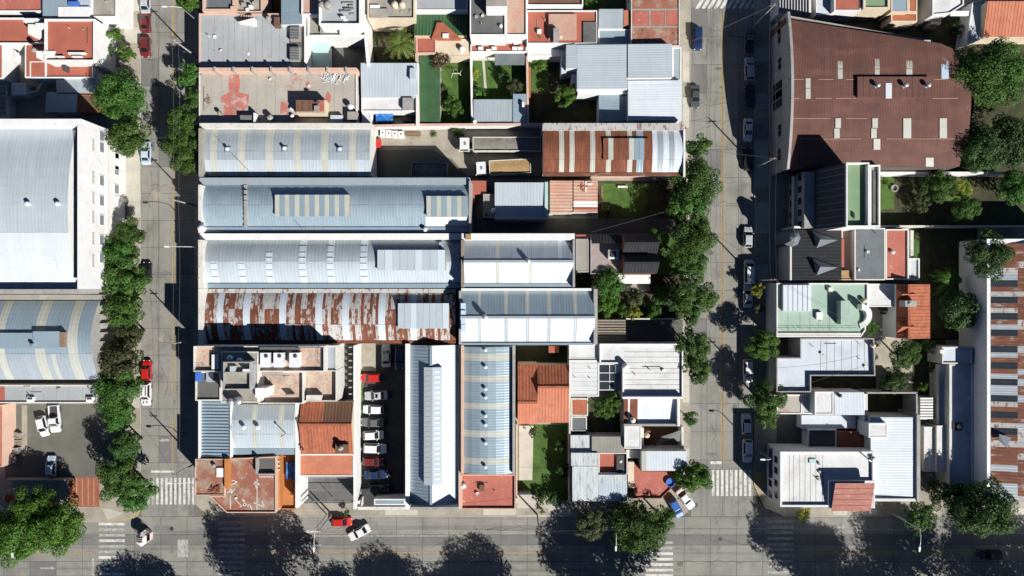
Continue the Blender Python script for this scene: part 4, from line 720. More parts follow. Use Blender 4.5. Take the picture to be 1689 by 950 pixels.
mesh('shade_cloth', [P(1078, 737, 2.6), P(1092, 720, 3.0), P(1126, 708, 2.9), P(1127, 729, 2.7), P(1104, 727, 3.1), P(1110, 714, 3.2)], [(0, 1, 4), (1, 5, 4), (5, 2, 3, 4)], M['shade_cloth'], h); mesh('posts', *merge(*[tube([P(x, y, 2.9) - Vector((0, 0, 2.77)), P(x, y, 2.9)], .05, 5) for x, y in ((1079, 736), (1092, 720), (1126, 709), (1126, 728))]), M['metal'], h); tank(h, 1066, 717, 2.2, .8, 'cream_wall'); box('tank_base', (1060, 711, 1073, 724), Z0, 2.2, M['brick'], h)
ground('tiled_court', (1058, 702, 1128, 743), 'tile_brown', 3)
h = house('blue_tin_roof', 'blackened blue tin roof in shadow below the courtyard tree', 'shed', 957, 732); sheets(h, (941, 718, 975, 746), 3.6, .2, 'x', 'mono', 'worn_sheet', ribs=2, wall='white_dirty')
h = house('grey_sheet_roof', 'dull brown-grey sheet roof crossed by a stepped shadow', 'shed', 1002, 733); sheets(h, (976, 720, 1030, 746), 4.0, .2, 'x', 'mono', 'roof_concrete', ribs=2, wall='white_dirty')
h = house('peeling_roof_house', 'peeling white painted sheet roof with a sunken red terrace by the bottom street', 'house', 985, 790); sheets(h, (942, 747, 987, 768), 4.5, .1, 'x', 'mono', 'worn_sheet', ribs=2, wall='white_dirty'); sheets(h, (944, 769, 986.6, 826), 4.6, .3, 'x', 'mono', 'worn_sheet', ribs=2, wall='white_dirty', rows=(0, .5, 1)); sheets(h, (987, 783, 1034, 826), 4.6, .25, 'x', 'mono', 'worn_sheet', ribs=2, wall='white_dirty', rows=(0, .3, 1), rowmat={1: 'galv_pale'})
flat('', '', '', (987.5, 747, 1035, 782.5), 3.4, 'red_flat', 'white', .9, .15, parent=h); box('clutter_box', (1017, 751, 1030, 780), 3.4, 3.9, M['metal_dark'], h); tank(h, 1023, 760, 3.4, .5, 'white_dirty')
h = house('white_awning_house', 'white ribbed roof with a cream edge and tree shade at the corner', 'house', 1095, 758); sheets(h, (1058, 744, 1133, 776), 5.0, .2, 'x', 'mono', 'galv_white', [(1058, 1066, 'cream')], ribs=2, wall='white_dirty'); box('back_wall', (1033, 742, 1057, 756), Z0, 3.2, M['white_dirty'], h)
h = flat('red_corner_terrace', 'red corner terrace with blue tub beside the angled parked cars', 'house', [(1046, 764), (1058, 777), (1113, 778), (1118, 795), (1091, 822), (1046, 822)], 3.4, 'red_paint', 'brick', .3, .15); mesh('blue_tub', *lathe([(.7, 0), (.85, .5), (.75, .5), (.6, .15)], 16, P(1105, 795, 3.45)), M['blue_plastic'], h); box('beige_wall', (1036, 762, 1046, 805), Z0, 3.8, M['cream_wall'], h)
# truck yard and its neighbours
ground('truck_yard', (612, 206, 896, 293), 'dirt', 1); ground('yard_asphalt', [(613, 248), (714, 246), (730, 258), (745, 262), (770, 290), (896, 290), (896, 294), (613, 294)], 'asphalt', 3)
wallrun('yard_boundary_wall', 'long white wall with pink coping along the top of the truck yard', [(612, 208), (690, 206), (895, 205)], 3.2, 'white', .35, coping='pink_wall')
h = house('rust_barrel_hall', 'rust-brown barrel roof with cream strips and pale sheets at its street end', 'hall', 1010, 247)
st = [(922, 930, 'cream'), (939, 947, 'cream'), (973, 981, 'cream'), (999, 1007, 'cream'), (1034, 1042, 'cream'), (1049, 1060, 'galv_blue'), (1075, 1083, 'galv_white'), (1083, 1093, 'galv'), (1093, 1102, 'galv_white'), (1102, 1111, 'galv'), (1111, 1126, 'galv_white')]
sheets(h, (896, 213, 1127, 284), 6.8, .8, 'x', 'barrel', 'rust', st, rows=(0, .28, .72, 1), wall='pink_wall', w=.9)
box('parapet', (895, 203, 1130, 214.4), Z0, 7.6, M['rust_grey'], h); box('gutter', (896, 284.3, 1127, 290), 6.3, 6.8, M['rust_x'], h); box('parapet', (1127.3, 212.8, 1130.4, 291), Z0, 7.7, M['white'], h)
a, b = P(995, 228, 7.9), P(1071, 263, 7.9)
for k in range(9): x = 995 + k * 8.5; box('monitor_sheet', (x, 228, x + 8.3, 263), 7.1, 7.82 + .03 * (k % 2), M['cream' if k in (1, 5) else ('galv_blue' if k in (6, 7) else 'rust')], h)
h = house('white_ribbed_house', 'white ribbed roof with teal edge between the truck yard and driveway', 'house', 857, 330); sheets(h, (816, 301, 898, 358), 4.6, -.3, 'x', 'mono', 'galv_pale', ribs=2, wall='white_dirty'); box('parapet', (816, 358.4, 903, 361), Z0, 6.0, M['white_dirty'], h); box('teal_gutter', (898.5, 300, 904, 358), 4.0, 4.8, M['teal'], h); flat('', '', '', (797, 320, 815.5, 359), 3.4, 'roof_concrete', 'grey_wall', .15, parent=h); tank(h, 814, 348, 3.6, .75, 'white', .6); tank(h, 802, 354, 3.4, .4, 'metal_dark'); box('red_lean_to', (778, 298, 802, 320), Z0, 3.0, M['red_flat'], h); box('red_lean_to', (777, 320.4, 783, 336), Z0, 2.9, M['red_flat'], h)
h = house('pink_tile_house', 'faded pink roof in two halves beside the little green lawn', 'house', 945, 325); sheets(h, (907, 298, 945.6, 351), 3.7, -.3, 'y', 'mono', 'tile_pink', w=.62, ribs=1, rh=.06, wall='white_dirty'); sheets(h, (946, 298, 986, 350), 3.6, -.3, 'y', 'mono', 'tile_pink', [(332, 341, 'white'), (341, 346, 'red_flat')], w=.62, ribs=1, rh=.06, wall='white_dirty')
for x, y, c, d in ((958, 301, 3, 12), (965, 299, 2.5, 16), (960, 312, 5, 4), (969, 302, 8, 2.5), (954, 306, 16, 2)): box('paint_patch', (x, y, x + c, y + d), 3.3, 3.68, M['red_flat' if x < 964 else 'white'], h)
ground('small_lawn', [(994, 303), (1060, 303), (1070, 330), (1058, 358), (994, 358)], 'lawn', 5); ground('shaded_garden', (986, 298, 1126, 360), 'soil', 2); ground('driveway', (778, 360, 1126, 385), 'asphalt', 3); ground('brick_border', (992, 306, 994, 350), 'brick', 7)
o = house('garden_bench', 'white garden bench at the top of the little lawn', 'bench', 1026, 308)
for k in range(3): box('seat_slat', (1019, 306.4 + k * 1.2, 1035, 307.3 + k * 1.2), .5, .56, M['white'], o)
for x in (1020, 1034): box('leg', (x - .5, 306.5, x + .5, 310), Z0, .5, M['white'], o)
h = flat('narrow_concrete_roof', 'narrow pale concrete roof between grey gable hall and black roofs', 'house', (950, 394, 971, 449), 4.8, 'roof_concrete', 'grey_wall', .1); box('red_porch', (950, 387, 970, 393.5), Z0, 4.4, M['red_flat'], h)
h = flat('black_roof_house', 'house with black tiled twin gables and a pinkish terrace among garden trees', 'house', (974, 387, 1027, 452), 4.4, 'terrace_mauve', 'grey_wall', .4, .15)
sheets(h, (1027.4, 387, 1084, 418), 6.2, 2.0, 'x', 'gable', 'tile_black', w=.55, ribs=1, rh=.06, rows=(0, .5, 1), wall='brick'); sheets(h, (1027.4, 418.4, 1084, 451), 6.2, 2.0, 'x', 'gable', 'tile_black', w=.55, ribs=1, rh=.06, rows=(0, .5, 1), wall='brick'); sheets(h, (975, 387, 1026.8, 402), 4.9, .6, 'x', 'mono', 'tile_black', w=.55, ribs=1, rh=.06)
box('chimney', (1004, 412, 1020, 427), 4.4, 6.0, M['white'], h); box('chimney_cap', (1007, 414, 1017, 424), 6.0, 6.2, M['metal_dark'], h); box('balcony', (1020, 453, 1073, 468), Z0, 3.0, M['white'], h)
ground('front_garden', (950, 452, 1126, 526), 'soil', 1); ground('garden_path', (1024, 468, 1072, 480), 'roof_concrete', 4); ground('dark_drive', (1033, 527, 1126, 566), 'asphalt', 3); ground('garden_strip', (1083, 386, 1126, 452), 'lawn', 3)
wallrun('front_wall', 'low pale wall below the front garden trees', [(1033, 526), (1122, 526)], 1.6, 'white_dirty')
# ------------------------------------------------------------------ centre block, top middle
h = flat('tan_roof_house', 'tan concrete roof with two round tanks above the palm yard', 'house', (606, -60, 684, 31), 6.0, 'roof_concrete', 'cream_wall', .4, .25); tank(h, 652, 10, 6.0, .95, 'cream_wall'); tank(h, 664, 10, 6.0, .9, 'cream_wall'); box('roof_step', (609, 14, 640, 29), 6, 6.5, M['roof_concrete'], h); box('sun_lounger', (610, 8, 626, 13), 6, 6.5, M['white'], h); flat('', '', '', (612, 31, 684, 40), 3.4, 'tile_brown', 'cream_wall', .2, parent=h)
ground('palm_yard', (608, 38, 686, 106), 'soil', 1); wallrun('yard_wall', 'white wall between the palm yard and the green-roofed house', [(685, 30), (687, 88), (690, 205)], 3.6, 'white', .4, coping='pink_wall'); wallrun('yard_wall', 'white wall west of the narrow lawn behind the balcony house', [(776, 60), (779, 206)], 2.8, 'white', .35)
h = flat('green_roof_house', 'dark green tiled house with red porch roof and cream annex', 'house', (685, -60, 771, 17), 5.6, 'roof_grey', 'white', .2); sheets(h, (684, 17, 771, 61), 3.7, .7, 'x', 'mono', 'green_sheet', w=.62, ribs=1, rh=.06, wall='cream_wall', rows=(0, 1)) ; flat('', '', '', (686, 61, 719, 88), 3.6, 'red_flat', 'pink_wall', .2, parent=h); flat('', '', '', (719, 64, 777, 94), 3.3, 'cream_wall', 'cream_wall', .1, parent=h); tank(h, 762, 82, 3.3, .8, 'white'); mesh('porch_roof', *prism(wpoly([(721, 37), (731, 37), (760, 63), (712, 63)], 4.7), 3.0, 4.7), M['tile_red'], h); box('dormer', (730, 55, 740, 62), 4.6, 5.0, M['white'], h)
h = house('green_shed', 'long dark green corrugated shed roof beside the back lawn', 'shed', 708, 145); sheets(h, (691, 90, 726, 202), 2.7, .2, 'y', 'mono', 'green_sheet', w=.9, ribs=2, wall='grey_wall')
ground('back_lawn', (719, 92, 780, 206), 'lawn', 2)
o = house('garden_swing', 'white framed garden swing on the narrow back lawn', 'swing', 752, 120); mesh('frame', *merge(*[tube([P(a, b, .13), P(c, d, 2.0)], .05, 5) for a, b, c, d in ((744, 128, 747, 121), (749, 114, 747, 121), (761, 126, 758, 121), (763, 114, 758, 121), )], tube([P(746, 121, 2), P(759, 121, 2)], .05, 5)), M['white'], o); mesh('seat', *prism(wpoly((748, 119.5, 757, 122.5), .55), .5, .55), M['wood'], o); mesh('rope', *merge(*[tube([P(x, 121, .55), P(x, 121, 2)], .02, 4) for x in (749.5, 756)]), M['metal'], o)
h = flat('balcony_house', 'grey-roofed house with a white box room and red tiled balcony', 'house', (775, -60, 834, 58), 8.4, 'roof_dark', 'white', .35, .2); box('lift_room', (802, -60, 836, 17), 8.4, 10.8, M['white'], h); box('lift_room_roof', (802, -60, 836, 10), 10.81, 10.9, M['roof_concrete'], h); flat('', '', '', (834.5, -60, 869, 58), 7.4, 'tile_pink', 'white', .35, .2, parent=h); flat('', '', '', (776, 64, 869, 86), 3.4, 'red_flat', 'white', .3, .2, parent=h)
for x, y in ((784, 70), (793, 79), (815, 79), (806, 83), (851, 70), (849, 79), (858, 79), (820, 66)): box('planter', (x - 4, y - 2, x + 4, y + 2), 3.4, 4.1, M['white'], h)
sheets(h, (816, 81, 867, 107), 2.9, -.2, 'x', 'mono', 'slate_sheet', w=.7, ribs=2, wall=None); mesh('posts', *merge(*[tube([P(x, y, 2.9) - Vector((0, 0, 2.77)), P(x, y, 2.9) - Vector((0, 0, .3))], .07, 5) for x, y in ((818, 105), (842, 105), (866, 105))]), M['metal_dark'], h); tank(h, 826, 44, 8.4, .5, 'white'); box('roof_mat', (811, 76, 869, 79), 2.5, 3.3, M['white'], h)
ground('narrow_lawn', (780, 88, 869, 163), 'lawn', 2); ground('garden_path', [(795, 96), (799, 96), (803, 148), (799, 148)], 'pave_pale', 5); ground('patio', (780, 86, 816, 100), 'pave_pale', 4)
h = house('pale_blue_shed', 'pale blue shed roof at the foot of the narrow lawn with path', 'shed', 824, 185); sheets(h, (781, 164, 846, 204), 3.0, -.2, 'x', 'mono', 'galv', ribs=2, wall='white_dirty'); sheets(h, (846.3, 155, 868, 203), 3.2, -.2, 'x', 'mono', 'galv_blue', ribs=2, wall='white_dirty'); tank(h, 783, 201, 3.0, .6, 'white'); box('vent_stack', (861, 168, 865, 176), 3, 4.0, M['white'], h)
wallrun('yard_wall', 'pink-topped wall east of the narrow lawn with path', [(869, 60), (871, 206)], 3.0, 'white', .3, coping='pink_wall')
h = flat('white_front_house', 'white house with black windows at the top edge beside the red roofs', 'house', (869, -60, 962, 9), 6.6, 'tile_brown', 'white', .4)
for x in (899, 920, 946): box('window', (x, 11, x + 13, 14.5), 2.5, 4.2, M['window'], h)
h = flat('red_roof_house', 'flat red roof house with raised pink tile terrace and chimney', 'house', (869, 17, 985, 72), 5.6, 'red_flat', 'white', .3, .18); box('tile_terrace', (905, 23, 951, 64), 5.6, 6.3, M['tile_pink'], h); box('stair_box', (913, 46, 922, 66), 6.0, 7.4, M['grey_wall'], h); tank(h, 925, 63, 5.6, .6, 'white'); box('white_cube', (886, 48, 893, 54), 5.6, 6.2, M['white'], h); flat('', '', '', (870, 73, 934, 93), 3.4, 'roof_white', 'white', .15, parent=h); box('recess_shade', (962, 36, 984, 70), 5.6, 5.95, M['roof_dark'], h)  # last box is a dark slab painting the shade of a recess
ground('back_garden', (871, 92, 992, 206), 'soil', 1); ground('grass_patch', (873, 93, 906, 150), 'lawn', 4)
wallrun('garden_wall', 'red brick strip wall along the dark back garden', [(873, 110), (873, 160)], 2.0, 'brick', .5)
h = house('grey_gable_house', 'grey corrugated roof with white gable above the big pale roofs', 'house', 1007, 40); sheets(h, (988, 15, 1028, 46), 5.4, -.4, 'x', 'mono', 'galv', ribs=3, wall='white'); flat('', '', '', (987, 48, 1040, 73), 4.4, 'galv_blue', 'white', .1, parent=h); box('orange_wall', (1029, 17, 1040, 41), Z0, 5.0, M['salmon'], h)  # lower flat roof tinted blue, its shade put into the colour
h = flat('red_panel_roof', 'red flat roof divided into grey squares beside the right street', 'building', (1041, -60, 1121, 76), 5.2, 'red_stained', 'white_dirty', .25, .15)
for r in ((1046, 19, 1070, 43), (1074, 19, 1096, 40), (1099, 18, 1118, 40)): box('roof_panel', r, 5.2, 5.26, M['red_paint'], h)
for r in ((1043, 14, 1119, 17), (1043, 42.5, 1119, 45), (1070.5, 17.2, 1073, 42.2), (1096.5, 17.2, 1098.5, 42.2)): box('grey_band', r, 5.2, 5.28, M['roof_concrete'], h)
ground('shrub_yard', (960, -60, 1041, 15), 'soil', 1)
h = house('pale_ribbed_warehouse', 'large pale blue ribbed roofs stepped beside the right street near the dark cars', 'warehouse', 1040, 120)
sheets(h, (952, 74, 1035, 147), 6.2, .2, 'y', 'mono', 'galv_pale', ribs=2, wall='white', w=.9); sheets(h, (934, 74, 951.6, 113), 6.1, .2, 'y', 'mono', 'galv_pale', ribs=2, wall='white', w=.9); sheets(h, (1035.6, 73, 1108, 129), 6.6, .2, 'y', 'mono', 'galv_pale', ribs=2, wall='white', w=.9)
sheets(h, (1036, 133, 1124, 199), 5.8, .2, 'y', 'mono', 'galv_white', ribs=2, wall='white', w=.9); sheets(h, (988, 156, 1035.4, 200), 4.2, .2, 'y', 'mono', 'galv_blue', ribs=2, wall='white', w=.9); flat('', '', '', (1109, 78, 1124, 133), 5.0, 'galv', 'white', .12, parent=h); box('lean_to', (926, 84, 934, 120), Z0, 4.4, M['roof_pale'], h); box('lean_to', (943, 122, 952, 138), Z0, 4.0, M['roof_pale'], h)  # lowest sheet roof is blue because its shade is painted in
box('white_fascia', (953, 147.4, 1035, 155), Z0, 4.9, M['white'], h)
# ------------------------------------------------------------------ east block
h = house('brown_hall', 'huge brown sheet-roofed hall with curved front and scattered white skylights', 'hall', 1435, 160)
def ny(x): return 26 + (x - 1298) * .174 if x < 1540 else 68 + (x - 1540) * .5
def sy(x): return 276
ZB = 6.6
def bz(y): return ZB + 2.6 * max(0, 1 - ((y - 148) / 150) ** 2)
def ex(x, y): return x
xs = [1298 + k * 7.6 for k in range(39)]
for k in range(38):
    x0, x1 = xs[k], xs[k + 1]
    if x0 > 1596: break
    us = []
    for r in range(3):
        for f, hh in ((0, 0), (.5, 0), (.62, 1), (.86, 1)): us.append(((r + f) / 3, hh * .018))
    us.append((1, 0)); vs, fs = [], []; nr = 13
    for i in range(nr):
        for u, hh in us:
            x = min(x0 + (x1 - x0) * u, 1594); yn = ny(x) + 10; ye = 276
            if x > 1560: yn = 92 + (x - 1560) * 2.3
            if x > 1578: ye = 276 - (x - 1578) * 6.2
            y = yn + (ye - yn) * i / (nr - 1); v = P(x, y, ZB); vs.append((v.x, v.y, bz(y) + hh))
    n = len(us)
    for i in range(nr - 1):
        for j in range(n - 1): fs.append((i * n + j, (i + 1) * n + j, (i + 1) * n + j + 1, i * n + j + 1))
    mesh('roof_sheet', vs, fs, M['brown_sheet'], h)
def slab_under(pts, name, mat):
    vs = [];
    for x, y in pts: v = P(x, y, ZB); vs.append((v.x, v.y, bz(y) - .15))
    for x, y in pts: v = P(x, y, ZB); vs.append((v.x, v.y, Z0))
    n = len(pts); mesh(name, vs, [(i, n + i, n + (i + 1) % n, (i + 1) % n) for i in range(n)], M[mat], h)
slab_under([(1299, ny(1299) + 10)] + [(1299, y) for y in range(50, 276, 20)] + [(1299, 276), (1565, 276), (1577, 276), (1592, 188), (1593, 172), (1578, 134), (1561, 97), (1559, 90), (1540, ny(1540) + 11)], 'wall', 'brown_wall')
vs, fs = [], []
for i in range(15):
    y = 24 + i * 18.3; v = P(1298, y, ZB); zz = bz(y) + .55
    for dx, z in ((-.45, Z0), (-.45, zz), (.02, zz), (.02, Z0)): vs.append((v.x + dx, v.y, z))
for i in range(14):
    for j in range(3): fs.append((4 * i + j, 4 * i + j + 1, 4 * i + 5 + j, 4 * i + 4 + j))
fs += [(0, 1, 2, 3), (59, 58, 57, 56)]
mesh('front_parapet', vs, fs, M['grey_wall'], h)
fx = P(1298, 0, ZB).x - .45
for y, z, wy, wz in ((46, 4.2, 2.6, 1.2), (60, 4.2, 2.6, 1.2), (105, 4.4, 2.2, 1.4), (150, 3.4, 3.2, 4.2), (165, 3.4, 3.2, 4.2), (215, 4.4, 2.2, 1.4), (255, 4.2, 2.2, 1.2)):
    yy = P(0, y, z).y; o = mesh('window', *prism([(fx - .05, yy - wy / 2), (fx, yy - wy / 2), (fx, yy + wy / 2), (fx - .05, yy + wy / 2)], z - wz / 2, z + wz / 2), M['window'], h)
    mesh('frame', *merge(*[prism([(fx - .1, yy + wy * f - .05), (fx, yy + wy * f - .05), (fx, yy + wy * f + .05), (fx - .1, yy + wy * f + .05)], z - wz / 2, z + wz / 2) for f in (-.5, 0, .5)]), M['grey_wall'], o)
nb = [P(x, ny(x), 7.4) for x in (1297, 1540)]; d = (nb[1] - nb[0]).normalized(); q = Vector((-d.y, d.x, 0)); mesh('north_parapet', *prism([nb[0], nb[1], nb[1] - q * 1.3, nb[0] - q * 1.3], Z0, 7.4), M['brown_sheet'], h)
nb = [P(x, ny(x), 7.4) for x in (1540, 1560)]; mesh('coping', *prism([P(1297, ny(1297) - 1, 7.5), P(1540, ny(1540) - 1, 7.5), P(1540, ny(1540) + 1.5, 7.5), P(1297, ny(1297) + 1.5, 7.5)], 7.3, 7.5), M['grey_wall'], h)
def bsky(x0, y0, x1, y1, mat='cream'):
    vs = []
    for x, y in ((x0, y0), (x1, y0), (x1, (y0 + y1) / 2), (x0, (y0 + y1) / 2), (x1, y1), (x0, y1)):
        z = bz(y) + .07; v = P(x, y, z); vs.append(v)
    mesh('skylight', vs, [(0, 3, 2, 1), (3, 5, 4, 2)], M[mat], h)
for q in ((1382, 97, 1390, 113), (1382, 114, 1390, 130), (1443, 97, 1451, 113), (1443, 114, 1451, 124), (1495, 96, 1505, 113), (1495, 114, 1505, 125), (1329, 129, 1337, 145), (1329, 146, 1337, 163), (1378, 195, 1387, 211), (1376, 212, 1385, 228), (1439, 195, 1448, 211), (1437, 212, 1446, 228), (1441, 229, 1452, 247), (1527, 260, 1540, 275)): bsky(*q)
for q in ((1490, 195, 1503, 228), (1550, 195, 1562, 228)): bsky(*q, 'cream')
bsky(1524, 66, 1535, 77, 'galv_white'); bsky(1553, 97, 1565, 130, 'sky_glass')  # bluish pane: shade over this skylight is put into its tint
for y, segs in ((131, ((1300, 1326), (1350, 1375), (1395, 1412), (1540, 1560))), (162, ((1300, 1318), (1345, 1372), (1378, 1412), (1538, 1580))), (195, ((1300, 1370), (1395, 1430))), (229, ((1320, 1420), (1462, 1575))), (97, ((1302, 1375), (1400, 1435)))):
    for s0, s1 in segs:
        z = bz(y) + .02; u, v = P(s0, y, z), P(s1, y, z); mesh('lap_flashing', *prism([(u.x, u.y - .04), (v.x, u.y - .04), (v.x, u.y + .04), (u.x, u.y + .04)], z - .05, z + .035), M['tile_pink'], h)
o = box('roof_monitor', (1415, 127, 1535, 160), 8.8, 9.65, M['brown_sheet'], h)
for k in range(12): box('monitor_sheet', (1414.5 + k * 10.1, 126.4, 1424.2 + k * 10.1, 160.6), 9.66, 9.74 + .02 * (k % 2), M['brown_sheet'], o)
skylight(h, (1461, 137, 1471, 162), 9.75, 'galv_white', .1)
for x in (1445, 1491, 1528): vent(h, x, 142, 9.75, .85, 'metal')
h = house('green_terrace_house', 'tall house with steep dark blue west face and pale green roof terrace', 'house', 1395, 325)
zt = 14.6; a0, a1 = P(1397, 268, zt), P(1433, 373, zt); b0, b1 = P(1346, 279, 8.0), P(1346, 374, 8.0); w0, w1 = P(1316, 290, 4.6), P(1316, 373, 4.6)
flat('', '', '', (1396, 268, 1434, 374), 13.6, 'green_roof', 'white', 1.0, .22, parent=h)
n0, n1 = a0.y - .05, a1.y + .05
mesh('steep_roof', [(b0.x, n0, 8), (a0.x, n0, 14.4), (a0.x, n1, 14.4), (b0.x, n1, 8), (b0.x, n0, Z0), (a0.x, n0, Z0), (a0.x, n1, Z0), (b0.x, n1, Z0)], [(0, 3, 2, 1), (0, 1, 5, 4), (3, 7, 6, 2), (0, 4, 7, 3)], M['slate_dark'], h)
for k in range(9):
    y = n0 + (n1 - n0) * (k + .5) / 9; mesh('roof_batten', [(b0.x - .04, y - .04, 8.06), (a0.x - .04, y - .04, 14.46), (a0.x - .04, y + .04, 14.46), (b0.x - .04, y + .04, 8.06)], [(0, 3, 2, 1)], M['galv_dark'], h)
mesh('front_wing', *prism([(w0.x, n0 - .3), (b0.x - .02, n0 - .3), (b0.x - .02, n1 + .3), (w0.x, n1 + .3)], Z0, 7.4), M['grey_wall'], h); mesh('balcony_rail', *prism([(w0.x - .6, n0 - .6), (w0.x - .01, n0 - .6), (w0.x - .01, n1 + .6), (w0.x - .6, n1 + .6)], 3.2, 4.2), M['white_dirty'], h)
for zz in (1.7, 5.4):
    for k in range(5): y = n0 + (n1 - n0) * (k + .5) / 5; mesh('window', *prism([(w0.x - .04, y - .6), (w0.x, y - .6), (w0.x, y + .6), (w0.x - .04, y + .6)], zz - .7, zz + .8), M['window'], h)
flat('', '', '', (1434.5, 272, 1452, 374), 8.0, 'roof_concrete', 'white', .6, .25, parent=h); box('glass_strip', (1440, 282, 1446, 368), 8, 8.2, M['roof_dark'], h); tank(h, 1428, 368, 13.6, .5, 'white'); box('ladder_stand', (1410, 352, 1413, 360), 13.6, 14.2, M['green_roof'], h); wallrun('', '', [(1310, 374.5), (1345, 375.5), (1452, 375.5)], 6.2, 'white', .35, parent=h)
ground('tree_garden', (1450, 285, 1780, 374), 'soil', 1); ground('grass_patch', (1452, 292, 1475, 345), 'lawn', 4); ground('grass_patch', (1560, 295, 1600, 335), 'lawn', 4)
wallrun('long_garden_wall', 'long white wall between the brown hall and the tree garden', [(1452, 285), (1660, 285)], 3.4, 'white', .4); wallrun('garden_wall', 'pale wall along the south side of the tree garden', [(1452, 373), (1700, 373)], 2.8, 'white_dirty', .3)
o = house('stone_ring', 'round stone ring in the tree garden behind the green terrace', 'well', 1474, 311); mesh('rim', *lathe([(.7, 0), (.7, .45), (.5, .45), (.5, .05)], 16, P(1474, 311, Z0)), M['roof_concrete'], o)
h = house('black_tile_house', 'black tiled roof with two pyramid gables facing the right street', 'house', 1340, 420)
sheets(h, (1306, 379, 1381, 462), 5.8, 1.6, 'y', 'mono', 'tile_black', w=.6, ribs=1, rh=.02, wall='grey_wall')
for y in (395, 440):
    a, b, c, d = P(1347, y + 14, 7.3), P(1381, y, 7.6), P(1352, y + 2, 8.3), P(1362, y - 12, 7.3); mesh('pyramid_gable', [P(1347, y + 14, 6.9), P(1382, y + 1, 7.6), P(1353, y, 8.2), P(1340, y - 14, 6.8)], [(0, 1, 2), (2, 1, 3), (0, 2, 3), (0, 3, 1)], M['slate_sheet'], h)
mesh('turret', *lathe([(1.5, 0), (1.5, 5.8), (1.7, 5.9), (.9, 7.4), (.05, 7.9)], 8, Vector((P(1305, 392, 6).x, P(1305, 392, 6).y, Z0))), M['slate_sheet'], h); box('white_fascia', (1303, 402, 1306, 462), Z0, 6.0, M['white_dirty'], h)
flat('', '', '', (1383, 376, 1409, 462), 4.8, 'pink_wall', 'pink_wall', .5, .15, parent=h); box('red_strip', (1383.5, 394, 1393, 445), 4.8, 5.0, M['red_flat'], h); box('sand_box', (1388, 446, 1403, 459), 4.8, 5.6, M['sand'], h)
flat('', '', '', (1409.5, 376, 1460, 462), 6.2, 'slate_sheet', 'white_dirty', .1, parent=h); flat('', '', '', (1461, 378, 1499, 461), 4.2, 'red_paint', 'white', .35, .2, parent=h); tank(h, 1471, 416, 4.2, .55, 'white'); box('white_chair_stack', (1502, 380, 1507, 425), Z0, 3.0, M['white_dirty'], h); flat('', '', '', (1500, 426, 1517, 462), 3.2, 'worn_sheet', 'white', .3, parent=h)
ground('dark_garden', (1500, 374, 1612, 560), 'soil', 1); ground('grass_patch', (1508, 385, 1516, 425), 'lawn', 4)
h = flat('mint_roof_house', 'mint green flat roof with a white panel and curved stair', 'house', [(1281, 467), (1432, 467), (1432, 505), (1428, 545), (1420, 556), (1281, 556)], 5.2, 'mint_roof', 'white', .35, .2)
box('white_roof_panel', (1292, 470, 1338, 513), 5.2, 6.0, M['galv_white'], h)
for k in range(5): box('panel_seam', (1300 + k * 8, 470, 1301 + k * 8, 513), 6, 6.06, M['galv_pale'], h)
box('skylight', (1347, 515, 1357, 527), 5.2, 5.8, M['white'], h); box('skylight', (1367, 474, 1374, 481), 5.2, 5.8, M['white'], h); box('vent_shaft', (1387, 496, 1402, 535), 5.2, 7.0, M['mint_roof'], h); tank(h, 1423, 496, 5.2, .7, 'cream_wall'); box('gravel_gutter', (1283, 549, 1420, 554), 5.25, 5.5, M['white_dirty'], h)
c = P(1413, 522, 5.2)
for k in range(12):
    t = -1.3 + k * .24; mesh('stair_tread', *prism([(c.x + r * math.cos(t + e), c.y + r * math.sin(t + e)) for r, e in ((1.3, 0), (2.3, 0), (2.3, .22), (1.3, .22))], 5.2, 5.5 + k * .14), M['white'], h)
railing(h, [(1283, 547), (1420, 547)], 5.55, .8)
h = house('small_terracotta_house', 'terracotta tiled roof with small gables and white annex behind the mint roof', 'house', 1505, 512); sheets(h, (1478, 469, 1534, 558), 4.8, 1.4, 'y', 'gable', 'tile_red', w=.6, ribs=1, rh=.04, rows=(0, .25, 1), peak=.25, wall='white')
for y in (489, 543): mesh('small_gable', [P(1478, y - 14, 5.2), P(1478, y + 6, 5.2), P(1489, y - 4, 6.9), P(1512, y - 4, 6.2)], [(0, 1, 2), (0, 2, 3), (2, 1, 3), (0, 3, 1)], M['tile_red'], h)
flat('', '', '', (1431, 468, 1477, 506), 4.2, 'roof_white', 'white', .1, parent=h); box('chimney', (1493, 496, 1512, 506), 5.4, 7.4, M['grey_wall'], h); tank(h, 1498, 500, 7.0, .5, 'grey_wall'); ground('annex_court', (1431, 506, 1477, 558), 'pave_pale', 2)
h = flat('pale_L_roof_building', 'pale grey-blue L-shaped flat roof with low parapet by the right street', 'building', [(1320, 558), (1442, 558), (1444, 620), (1338, 620), (1338, 647), (1281, 647), (1281, 590), (1320, 590)], 5.0, 'roof_pale', 'grey_wall', .75, .2); tank(h, 1438, 570, 5.0, .65, 'cream_wall', .3)
ground('carport_floor', (1281, 556, 1320, 590), 'roof_dark', 3); ground('side_patio', (1338, 620, 1445, 648), 'soil', 3)
h = flat('worn_porch_house', 'worn patchy porch roof and white rooms above the dark front court', 'house', (1281, 651, 1323, 683), 3.8, 'terrace', 'white', .15); flat('', '', '', (1324, 650, 1343, 683), 3.6, 'galv', 'white', .12, parent=h); flat('', '', '', (1344, 646, 1375, 684), 5.8, 'roof_white', 'white', .15, parent=h); sheets(h, (1376, 647, 1425, 684), 5.4, .2, 'x', 'mono', 'galv_white', ribs=2, wall='white'); tank(h, 1384, 652, 5.6, .55, 'metal_dark')
flat('', '', '', (1425.5, 650, 1431, 700), 4.6, 'roof_white', 'white', .1, parent=h); box('blue_court', (1322, 685, 1412, 707), Z0, 2.6, M['roof_pale'], h)
